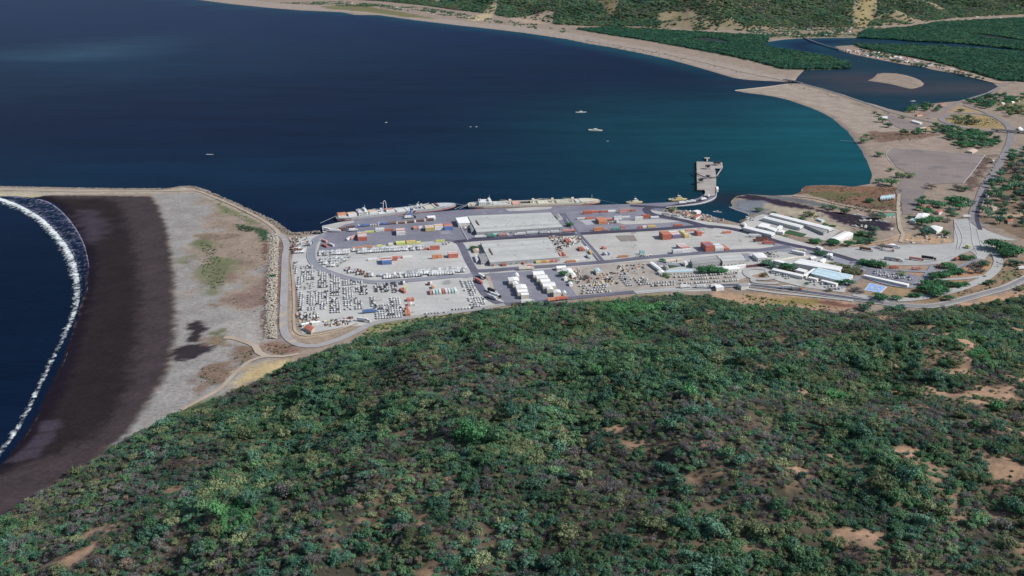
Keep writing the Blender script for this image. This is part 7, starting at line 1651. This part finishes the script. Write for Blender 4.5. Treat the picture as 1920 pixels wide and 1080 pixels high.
parapet("parapet", ZC((1222, 8), (1216, 40), (1205, 65), (1145, 98), (1060, 127), (900, 152), (720, 167), (650, 180)), "pale parapet wall curving along the pier ramp", mat=PAINT['white'])
parapet("parapet", ZC((1362, 168), (1440, 200), (1520, 225), (1580, 246)), "pale stone edge wall across the inlet", 1.4, PAINT['white'], 0.2)
parapet("fence_wall", ZI((560, 290), (760, 285), (900, 262), (1060, 252)), "white boundary wall of the customs yard", 1.8, PAINT['cream'])
parapet("jetty", [(1575, 263.5), (1600, 265), (1628, 267)], "thin pale jetty running out from the beach", .6, PAINT['silver'], .9, "jetty")
parapet("spit_groyne", [(1378, 169.5), (1400, 167), (1440, 163), (1476, 158)], "pale rubble groyne at the tip of the sand spit", 1.2, PAINT['cream'], .5, "groyne")

# ------------------------------------------------------------------ bridges
def bridge(name, pts, wd, z, label, npier, mat, rail=True):
    c = spline(W(pts), 8); o_ = c[len(c) // 2]; o = empty(name, (*o_, 0)); tag(o, label, "bridge")
    def strip(mb, off, w_, z0, z1):
        rings = []
        for i in range(len(c)):
            a, b_ = Vector(c[max(i - 1, 0)]), Vector(c[min(i + 1, len(c) - 1)]); d = (b_ - a).normalized(); n_ = Vector((-d.y, d.x)); q = Vector(c[i]) - Vector(o_) + n_ * off
            rings.append([(q.x - n_.x * w_, q.y - n_.y * w_, z0), (q.x + n_.x * w_, q.y + n_.y * w_, z0), (q.x + n_.x * w_, q.y + n_.y * w_, z1), (q.x - n_.x * w_, q.y - n_.y * w_, z1)])
        mb.loft(rings)
    mb = MB(); strip(mb, 0, wd / 2, z - 1.0, z); mb.build("deck", mat, o)
    for s_ in (-1, 1):
        mb = MB(); strip(mb, s_ * wd / 2, .3, z, z + 1.1); mb.build("railing", STEEL, o)
    for k in range(npier):
        q = c[int((k + .5) / npier * (len(c) - 1))]; mb = MB(); mb.box(q[0] - o_[0] - .9, q[0] - o_[0] + .9, q[1] - o_[1] - wd * .4, q[1] - o_[1] + wd * .4, -3, z - 1.0); mb.build("pier", WALLC, o)
bridge("rail_bridge", [(1470, 150), (1480, 152), (1490, 153.6), (1503, 157)], 7, 3.2, "low bridge carrying the spit road over the river mouth", 4, HWAY)
bridge("village_bridge", [(1507, 70), (1516, 75), (1530, 80.5), (1550, 87), (1575, 94)], 6, 4.0, "long narrow bridge to the village across the river", 9, WALLC)
bridge("overpass", [(1858, 246), (1880, 247.5), (1900, 249), (1930, 251)], 10, 5.2, "overpass carrying the spit road over the coast road", 2, HWAY)

# ------------------------------------------------------------------ rocks, scrap, shrubs (uncountable)
def rocks(name, path_pts, width, n, mat, smin, smax, z=GZ, seed=1, hump=1.0):
    r = random.Random(seed); c = spline(W(path_pts), 4); V = []; Fc = []
    bm = bmesh.new(); bmesh.ops.create_icosphere(bm, subdivisions=1, radius=1); base = [tuple(v.co) for v in bm.verts]; bm.verts.index_update(); fc = [tuple(v.index for v in f.verts) for f in bm.faces]; bm.free()
    for k in range(n):
        i = r.randrange(len(c) - 1); t = r.random(); p = Vector(c[i]).lerp(Vector(c[i + 1]), t); d = (Vector(c[i + 1]) - Vector(c[i])).normalized(); u = r.uniform(-1, 1)
        p = p + Vector((-d.y, d.x)) * u * width / 2; s_ = r.uniform(smin, smax); o_ = len(V)
        zz = z + hump * (1 - u * u)
        for b_ in base: m_ = r.uniform(.75, 1.2) * s_; V.append((p.x + b_[0] * m_ * 1.2, p.y + b_[1] * m_, zz + b_[2] * m_ * .8))
        Fc += [tuple(q + o_ for q in f) for f in fc]
    tag(meshobj(name, V, Fc, mat), kind='stuff')
rocks("riprap", [(514, 440), (513, 480), (510, 520), (508, 560), (507, 600), (507, 636)], 12, 1300, ROCK, .7, 1.5, GZ - .2, 1, 1.8)
rocks("breakwater_armour", [(-240, 346), (0, 350.5), (150, 353.5), (300, 354.5), (345, 350), (372, 354), (420, 374), (470, 397), (505, 413), (530, 430), (548, 438), (600, 434)], 12, 2600, ROCKD, .7, 1.5, .6, 2, .6)
rocks("breakwater_rubble", [(-240, 362), (0, 362.5), (100, 363.5), (200, 362.5), (300, 361)], 12, 1100, ROCK, .6, 1.2, GZ - .4, 3, .2)
rocks("inlet_rocks", [(1390, 415), (1405, 408), (1412, 403)], 8, 120, ROCKD, .7, 1.4, .4, 5, .3)
def scrap(name, polys, n, seed):
    r = random.Random(seed); mats = [PAINT[c_] for c_ in ('cream', 'grey', 'brown', 'white', 'black', 'yellow', 'red', 'silver')]; mb = MB()
    for poly, k in polys:
        g = W(poly); xs = [p[0] for p in g]; ys = [p[1] for p in g]; m_ = 0
        while m_ < k:
            x, y = r.uniform(min(xs), max(xs)), r.uniform(min(ys), max(ys))
            if float(sdf(g, np.array([x]), np.array([y]))[0]) < 0: continue
            m_ += 1; L, w_, h = r.uniform(.8, 4.5), r.uniform(.6, 1.8), r.uniform(.3, 1.8); a = GRID + r.choice([0, 1.57, .7]) + r.uniform(-.3, .3); ca, sa = math.cos(a), math.sin(a)
            q = [(x + ca * u * L / 2 - sa * v * w_ / 2, y + sa * u * L / 2 + ca * v * w_ / 2) for u, v in ((-1, -1), (1, -1), (1, 1), (-1, 1))]
            mi = r.choices(range(8), [2.5, 5, 4, 1.2, 3, 1, .4, 1.5])[0]; mb.loft([[(*p, GZ + .1) for p in q], [(p[0] * 1, p[1], GZ + .35 + h) for p in q]], mi)
    tag(mb.build(name, mats), kind='stuff')
scrap("scrap_machinery", [(ZB((1125, 505), (1290, 500), (1300, 600), (1200, 600)), 110), (ZB((1290, 510), (1470, 500), (1500, 560), (1340, 640), (1290, 600)), 70), (ZB((1200, 600), (1280, 610), (1290, 690), (1230, 690)), 40), (ZH((280, 430), (540, 420), (600, 560), (400, 590), (220, 560)), 110), (ZH((20, 390), (160, 370), (200, 560), (60, 560)), 60), (ZH((560, 350), (900, 330), (900, 430), (600, 420)), 45), (ZF((640, 735), (960, 690), (960, 770), (650, 800)), 80), (ZF((340, 640), (600, 640), (600, 780), (350, 790)), 70),
        (ZC((640, 190), (820, 200), (1100, 260), (1350, 330), (1250, 345), (900, 300), (660, 260)), 90), (ZB((170, 370), (300, 380), (310, 440), (190, 445)), 25), (ZB((380, 450), (900, 420), (1280, 395), (1290, 410), (900, 436), (390, 462)), 60), (ZC((1780, 680), (1900, 675), (1930, 740), (1820, 740)), 20), (ZD((780, 250), (960, 260), (1000, 310), (850, 300)), 25), (ZC((300, 720), (480, 705), (480, 730), (310, 745)), 20), (ZC((0, 320), (110, 320), (110, 355), (0, 360)), 18), (ZE((560, 500), (1080, 490), (1090, 570), (620, 580)), 30), (ZA((20, 520), (220, 500), (230, 590), (40, 600)), 40)], 0, 9)
def shrubs(name, specs, kinds, seed):
    r = np.random.RandomState(seed); PT = []; SC = []
    for zone_, n, s0, s1 in specs:
        g = W(zone_); xs = [p[0] for p in g]; ys = [p[1] for p in g]; X = r.uniform(min(xs), max(xs), n * 8); Y = r.uniform(min(ys), max(ys), n * 8)
        k = (sdf(g, X, Y) > 0) & (fbm(X, Y, 26, 3, seed) > r.uniform(.3, .65, len(X))); X, Y = X[k][:n], Y[k][:n]
        h = hill_h(X, Y)[0]; PT.append(np.stack([X, Y, h + GZ - .1], 1)); SC.append(r.uniform(s0, s1, len(X)))
    p = np.concatenate(PT); s_ = np.concatenate(SC)
    forest(name, p, r.randint(0, 3 * len(kinds), len(p)), s_, r.uniform(0, 6.28, len(p)), kinds)
shrubs("dune_scrub", [([(375, 450), (405, 465), (432, 530), (400, 545), (380, 520)], 220, .5, 1.3), ([(440, 420), (500, 432), (503, 452), (488, 448), (450, 432)], 70, .8, 1.8), ([(395, 368), (430, 376), (490, 416), (470, 420), (420, 396)], 140, .5, 1.2), ([(400, 410), (500, 430), (495, 600), (440, 580), (400, 500)], 160, .4, 1.0), ([(492, 450), (502, 450), (500, 640), (488, 636)], 90, .6, 1.2), ([(520, 450), (529, 455), (527, 560), (523, 634), (517, 600)], 60, .5, 1.0), ([(380, 690), (475, 655), (470, 672), (370, 745)], 80, .5, 1.2), ([(495, 638), (560, 650), (540, 668), (500, 662)], 60, .5, 1.2),
    ([(325, 782), (410, 744), (400, 754), (350, 775)], 70, .5, 1.0), ([(660, 640), (700, 612), (800, 594), (980, 574), (970, 582), (880, 594), (780, 610), (690, 632)], 260, .7, 1.9), ([(1000, 575), (1130, 564), (1250, 552), (1250, 560), (1120, 572)], 130, .7, 1.8), ([(1300, 556), (1400, 552), (1590, 580), (1630, 588), (1500, 588), (1400, 576)], 200, .6, 1.6), ([(1780, 590), (1920, 545), (2000, 540), (2000, 600), (1880, 592)], 240, .8, 2.2)], ['olive', 'grey', 'green'], 5)
shrubs("coastal_scrub", [([(1505, 350), (1690, 352), (1690, 394), (1590, 382), (1505, 362)], 260, .6, 1.6), ([(1622, 250), (1770, 252), (1700, 268), (1625, 260)], 160, .6, 1.6), (ZL((1040, 260), (1240, 210), (1500, 220), (1700, 330), (1400, 350), (1100, 310)), 160, .8, 2.2), ([(1540, 372), (1690, 396), (1640, 402), (1560, 384)], 160, .7, 1.8), (ZD((1080, 250), (1700, 330), (1720, 440), (1350, 440)), 60, .6, 1.4), (ZJ((640, 740), (1300, 600), (1640, 300), (1900, 280), (1900, 480), (1300, 690)), 200, .6, 1.6), (ZJ((860, 480), (1440, 460), (1560, 300), (1200, 350)), 70, .6, 1.6), (ZI((1260, 270), (1680, 350), (1660, 440), (1440, 430), (1420, 350)), 140, .7, 1.7), (ZL((1480, 680), (1600, 660), (1420, 920), (1240, 1000)), 100, .7, 1.6), ([(1500, 120), (1590, 126), (1575, 129), (1508, 131)], 40, 1, 2.5), ([(1480, 158), (1560, 180), (1660, 210), (1690, 222), (1640, 206), (1540, 176)], 120, .8, 2.0), ([(1100, 82), (1250, 106), (1400, 140), (1395, 136), (1250, 100), (1100, 76)], 140, 1.2, 3)], ['olive', 'green', 'brown'], 6)
# ------------------------------------------------------------------ single trees of the port and the coast
tr_i = [0]
def T(zm, x, y, wpx, label, kind='park', group=None, z0=GZ):
    """crown centre and crown width as read off the enlargement"""
    px, py = zm.one(x, y); d = PITCH + math.atan((py - 540) / F); sc = CAM_H / math.sin(d) / F
    rad = wpx / zm.k * sc / 2 * 1.12; hgt = .45 * rad + .5
    p = P(px, py, z0 + hgt); v = tr_i[0] % 3; tr_i[0] += 1
    nm = {'park': "shade_tree", 'grey': "bare_tree", 'olive': "olive_tree", 'green': "leafy_tree", 'teal': "leafy_tree", 'brown': "dry_tree", 'bright': "leafy_tree"}[kind]
    tree(nm, kind, (p[0], p[1], z0), rad, rnd.uniform(0, 6.28), label, group, v, tall=min(1.0, .1 * rad) if kind == 'park' else 0.0, flat=.85 if kind == 'park' else .6)
T(ZB, 300, 625, 95, "dark tree at the west end of the second warehouse"); T(ZB, 1368, 362, 85, "dark tree at the crossroads end of the quay warehouse"); T(ZB, 1312, 915, 110, "lone bright green tree beside the silo yard", 'park')
T(ZB, 1375, 1000, 70, "grey green bush below the lone silo yard tree", 'green'); T(ZB, 1545, 955, 110, "thin grey tree in the dusty lot", 'grey')
T(ZC, 1050, 875, 130, "left of three dark trees joined into the wide crown below the east sheds"); T(ZC, 1160, 868, 160, "middle of three dark trees joined into the wide crown below the east sheds"); T(ZC, 1270, 878, 130, "right of three dark trees joined into the wide crown below the east sheds")
T(ZC, 615, 765, 65, "round bush at the south road by the tan hut"); T(ZC, 655, 925, 90, "green bush at the head of the car rows", 'green'); T(ZC, 680, 950, 60, "lower green bush at the head of the car rows", 'green'); T(ZC, 1780, 790, 130, "dark tree beside the red forecourt, left one", 'teal'); T(ZC, 1840, 800, 90, "dark tree beside the red forecourt, right one", 'teal')
T(ZC, 730, 185, 90, "low green bush on the inlet shore west end", 'olive'); T(ZC, 1760, 925, 80, "dry bush on the road roundel", 'olive')
T(ZF, 70, 218, 70, "lone dark green tree on the white rock revetment", 'park')
T(ZD, 255, 192, 110, "round bush on the grey mudflat", 'green'); T(ZD, 425, 232, 60, "small bush behind the first long white shed"); T(ZD, 745, 300, 85, "bush midway behind the long white shed"); T(ZD, 620, 285, 50, "tiny bush behind the long white shed"); T(ZD, 1000, 368, 70, "first of two bushes at the east end of the long shed"); T(ZD, 1088, 384, 75, "second of two bushes at the east end of the long shed"); T(ZD, 830, 240, 120, "olive thicket on the sandy point", 'olive')
T(ZD, 850, 548, 80, "left tree of the dark pair beside the port road"); T(ZD, 920, 548, 100, "right tree of the dark pair beside the port road"); T(ZD, 1090, 562, 130, "broad tree south of the white hall"); T(ZD, 910, 680, 80, "left tree of the clump by the gatehouse"); T(ZD, 975, 690, 90, "right tree of the clump by the gatehouse")
T(ZD, 1420, 460, 110, "tree on the far edge of the green lawn, left"); T(ZD, 1530, 470, 130, "grey green tree on the far edge of the green lawn, right", 'teal'); T(ZD, 1280, 572, 120, "dark tree at the corner of the green lawn"); T(ZD, 1400, 558, 90, "bush along the near edge of the green lawn"); T(ZD, 1500, 545, 130, "dull tree along the near edge of the green lawn", 'teal'); T(ZD, 1645, 605, 120, "brownish tree above the truck park", 'grey')
T(ZD, 1220, 205, 130, "dark bush on the far creek bank, right", 'green'); T(ZD, 1090, 170, 110, "dark bush on the far creek bank, middle", 'green'); T(ZD, 1000, 155, 80, "dark bush on the far creek bank, left", 'green'); T(ZD, 1540, 260, 130, "grey tree at the creek head, left", 'grey'); T(ZD, 1630, 265, 130, "grey green tree at the creek head, right", 'teal'); T(ZD, 1560, 400, 120, "dark bush on the near creek bank", 'teal'); T(ZD, 1510, 90, 90, "bright bush on the red waste ground")
T(ZD, 350, 790, 130, "dark tree left of the admin offices", 'teal'); T(ZD, 420, 830, 110, "dark tree in front of the office block", 'teal'); T(ZD, 570, 835, 150, "bright tree in front of the office block"); T(ZD, 640, 860, 90, "small tree right of the bright office tree", 'teal'); T(ZD, 860, 940, 90, "bush in the office garden, left", 'green'); T(ZD, 1160, 1005, 100, "bush in the office garden, right"); T(ZD, 1270, 1015, 130, "bright tree at the east corner of the offices")
T(ZD, 1430, 780, 110, "dark tree, left end of the clump on the gate road verge"); T(ZD, 1510, 795, 130, "dark tree, middle of the clump on the gate road verge"); T(ZD, 1600, 815, 130, "bright tree, right end of the clump on the gate road verge")
T(ZI, 1300, 610, 90, "sparse grey tree in the forecourt row", 'grey'); T(ZI, 1040, 540, 60, "small tree in the forecourt row", 'green'); T(ZI, 1590, 605, 120, "bare grey tree left of the blue court", 'grey'); T(ZI, 1640, 640, 90, "lower bare tree left of the blue court", 'grey'); T(ZI, 1850, 690, 120, "dark green bush below the blue court")
for k, (x, y, w_) in enumerate([(1320, 320, 70), (1400, 335, 80), (1500, 355, 80), (1600, 375, 80), (1480, 400, 110), (1560, 415, 100), (1640, 430, 70)]): T(ZI, x, y, w_, "%s olive bush from the west in the dry garden by the offices" % ORD[k], 'olive')
# trees by the waste ground and truck park
for x, y, w_, l_, k_ in [(190, 92, 90, "bright bush beside the pale stalls", 'park'), (790, 55, 60, "small bush at the top of the striped field", 'park'), (770, 118, 130, "broad tree at the striped field edge, left", 'park'), (880, 100, 110, "broad tree at the striped field edge, behind", 'teal'), (960, 135, 150, "broad tree at the striped field edge, right", 'park'), (1110, 90, 150, "spreading tree west of the coast road, upper left", 'park'), (1220, 80, 140, "spreading tree west of the coast road, upper right", 'park'),
    (1300, 110, 130, "grey green tree overhanging the coast road", 'teal'), (1200, 160, 150, "spreading tree west of the coast road, middle", 'park'), (1110, 195, 110, "dark tree west of the coast road, lower left", 'teal'), (1130, 245, 90, "round dark tree beside the toll approach", 'park'), (755, 182, 90, "tree between the red huts and white hall", 'park'), (840, 210, 130, "dark tree behind the white hall", 'park'), (640, 278, 60, "dark bush left of the white hall", 'park'), (770, 330, 140, "left tree of the row below the white hall", 'park'), (880, 300, 130, "middle tree of the row below the white hall", 'park'), (970, 295, 120, "right tree of the row below the white hall", 'green'), (1060, 310, 100, "grey tree left of the toll wall", 'grey'),
    (830, 395, 120, "dark tree above the big shade tree", 'teal'), (840, 445, 150, "big shade tree at the white house", 'teal'), (1040, 458, 120, "bush by the toll side house", 'green'), (720, 390, 100, "bare tree by the white house", 'grey'), (1240, 730, 110, "left tree of the pair at the truck park tip", 'park'), (1320, 738, 90, "right tree of the pair at the truck park tip", 'park'), (1060, 822, 140, "tree at the fork of the park road", 'park'), (1130, 830, 70, "small tree at the fork of the park road", 'park'),
    (1380, 805, 130, "brown tree on the road island, upper", 'grey'), (1460, 790, 150, "green tree on the road island, upper", 'teal'), (1380, 870, 150, "grey tree on the road island, lower", 'grey'), (1450, 885, 90, "small grey tree on the road island, lower", 'grey'), (900, 940, 140, "left tree in the upper island grove", 'park'), (1010, 925, 140, "second tree in the upper island grove", 'park'), (1070, 910, 120, "third tree in the upper island grove", 'park'), (1150, 885, 130, "fourth tree in the upper island grove", 'park'), (1210, 890, 110, "right tree in the upper island grove", 'park'),
    (1620, 590, 220, "bright crown on the left of the huge tree island", 'park'), (1720, 625, 220, "middle crown of the huge tree island", 'park'), (1810, 660, 210, "right crown of the huge tree island", 'park'), (1700, 690, 150, "lower dark crown of the huge tree island", 'park'),
    (150, 790, 100, "left tree of the verge row by the park road", 'park'), (220, 805, 100, "middle tree of the verge row by the park road", 'park'), (310, 820, 120, "right tree of the verge row by the park road", 'park'), (540, 910, 110, "dull bush above the staff car park", 'olive')]:
    T(ZE, x, y, w_, l_, k_)
for x, y, w_, l_, k_ in [(830, 540, 140, "left dark tree in the lower island grove", 'park'), (960, 545, 140, "second dark tree in the lower island grove", 'park'), (1090, 550, 130, "third dark tree in the lower island grove", 'park'), (1180, 560, 110, "fourth tree in the lower island grove", 'park'), (1255, 555, 90, "right tree in the lower island grove", 'park'), (760, 600, 110, "dark tree at the left foot of the big crown", 'park'), (890, 610, 210, "biggest dark crown beside the inner loop road", 'park'), (1010, 625, 130, "right foot tree of the big dark crown", 'park'), (920, 660, 150, "lowest tree of the big dark crown", 'park'),
    (310, 695, 140, "dark bush below the blue court lawn, left", 'park'), (490, 710, 110, "round bush below the blue court lawn, middle", 'park'), (660, 680, 90, "bush below the blue court lawn, right", 'park'), (730, 675, 100, "last bush below the blue court lawn", 'park'), (1085, 710, 110, "bush between the loop road and highway", 'park'), (1530, 530, 110, "bush outside the loop road bend", 'green'), (1840, 310, 150, "grey green tree on the valley slope", 'teal'), (200, 768, 110, "tree at the hill side of the highway, left", 'green'), (130, 810, 150, "dark tree at the hill foot by the highway", 'teal'), (450, 825, 170, "grey tree at the hill side of the highway", 'teal'), (540, 815, 130, "second grey tree at the hill side of the highway", 'teal'), (1880, 590, 120, "olive tree at the east end of the highway", 'olive')]:
    T(ZJ, x, y, w_, l_, k_)
# wood east of the coast road: crowns run together
WOODE = "tree in the wood east of the coast road"
er = random.Random(4)
def grove(poly, n, wmin, wmax, kinds, label, group, mind=8):
    g = W(poly); xs = [p[0] for p in g]; ys = [p[1] for p in g]; pts = []; tries = 0
    while len(pts) < n and tries < 4000:
        tries += 1; x, y = er.uniform(min(xs), max(xs)), er.uniform(min(ys), max(ys))
        if float(sdf(g, np.array([x]), np.array([y]))[0]) < 0 or any(math.hypot(x - a, y - b) < mind for a, b in pts): continue
        pts.append((x, y)); k = er.choice(kinds); look = {'park': "dark green", 'teal': "blue green", 'grey': "bare grey", 'green': "green", 'olive': "olive"}[k]
        nm = {'park': "shade_tree", 'grey': "bare_tree", 'olive': "olive_tree"}.get(k, "leafy_tree")
        rad = er.uniform(wmin, wmax) / 2 * 1.15
        tree(nm, k, (x, y, GZ), rad, er.uniform(0, 6.28), "%s %s" % (look, label), "%s trees of the %s" % (look, group), er.randrange(3), tall=min(1.2, .2 * rad))
grove([(1850, 360), (1880, 310), (1900, 280), (1960, 270), (1990, 420), (1920, 450), (1880, 430), (1848, 405), (1838, 400)], 120, 9, 17, ['park', 'teal', 'teal', 'grey', 'green'], WOODE, "wood east of the coast road", 6.5)
grove(ZL((1250, 80), (1500, 20), (1720, 0), (1920, 0), (1920, 60), (1660, 100), (1540, 150), (1400, 130)), 44, 10, 18, ['park', 'teal'], "tree in the grove east of the lagoon", "grove east of the lagoon")
grove(ZL((1600, 150), (1750, 120), (1900, 120), (1920, 240), (1760, 250), (1700, 200)), 18, 9, 15, ['park', 'green', 'olive'], "tree on the slope above the interchange", "slope above the interchange")
grove(ZL((580, 150), (640, 115), (800, 105), (960, 130), (1000, 165), (880, 195), (640, 190)), 20, 10, 17, ['park', 'teal'], "tree in the dark grove on the lagoon shore", "dark grove on the lagoon shore")
grove(ZL((820, 320), (1000, 350), (1200, 380), (1440, 420), (1600, 470), (1650, 560), (1500, 590), (1250, 600), (1080, 520), (1040, 420), (900, 350)), 85, 9, 16, ['park', 'teal', 'green', 'park'], "tree in the wood below the spit road", "wood below the spit road", 6.5)
grove(ZL((440, 390), (700, 385), (980, 400), (960, 420), (700, 440), (560, 440)), 16, 6, 12, ['green', 'park'], "tree in the hedge above the waste ground", "hedge above the waste ground")
grove(ZL((1100, 230), (1300, 250), (1400, 330), (1300, 345), (1150, 310)), 14, 8, 14, ['park', 'olive', 'teal'], "tree inside the interchange loop", "interchange loop")
for x, y, w_, l_, k_ in [(430, 960, 190, "bright oval bush on the gravel field corner", 'green'), (290, 950, 100, "dark bush beside the bay shore", 'teal'), (530, 885, 120, "left bush on the gravel field edge", 'green'), (640, 885, 110, "right bush on the gravel field edge", 'olive'), (420, 825, 80, "small bush near the bay shore", 'green'), (300, 650, 110, "dark bush left of the field line", 'green'), (880, 1010, 120, "dry brown tree at the foot of the gravel field", 'brown'), (1180, 1020, 140, "grey tree at the foot of the gravel field", 'grey'), (1250, 1040, 110, "green tree at the foot of the gravel field", 'green'), (150, 440, 80, "bush at the sand edge, upper", 'green'), (215, 470, 60, "bush at the sand edge, lower", 'green'), (120, 497, 110, "bush at the root of the jetty", 'green'), (240, 182, 60, "bush on the sand below the spit road, first", 'green'), (290, 212, 70, "bush on the sand below the spit road, second", 'green'), (330, 265, 110, "bush on the sand beside the car park", 'green'), (400, 322, 110, "bush on the sand at the car park foot", 'green'), (560, 230, 70, "bush between the spit road and car park", 'olive'), (1210, 155, 80, "dark bush on the interchange verge", 'teal')]:
    T(ZL, x, y, w_, l_, k_)
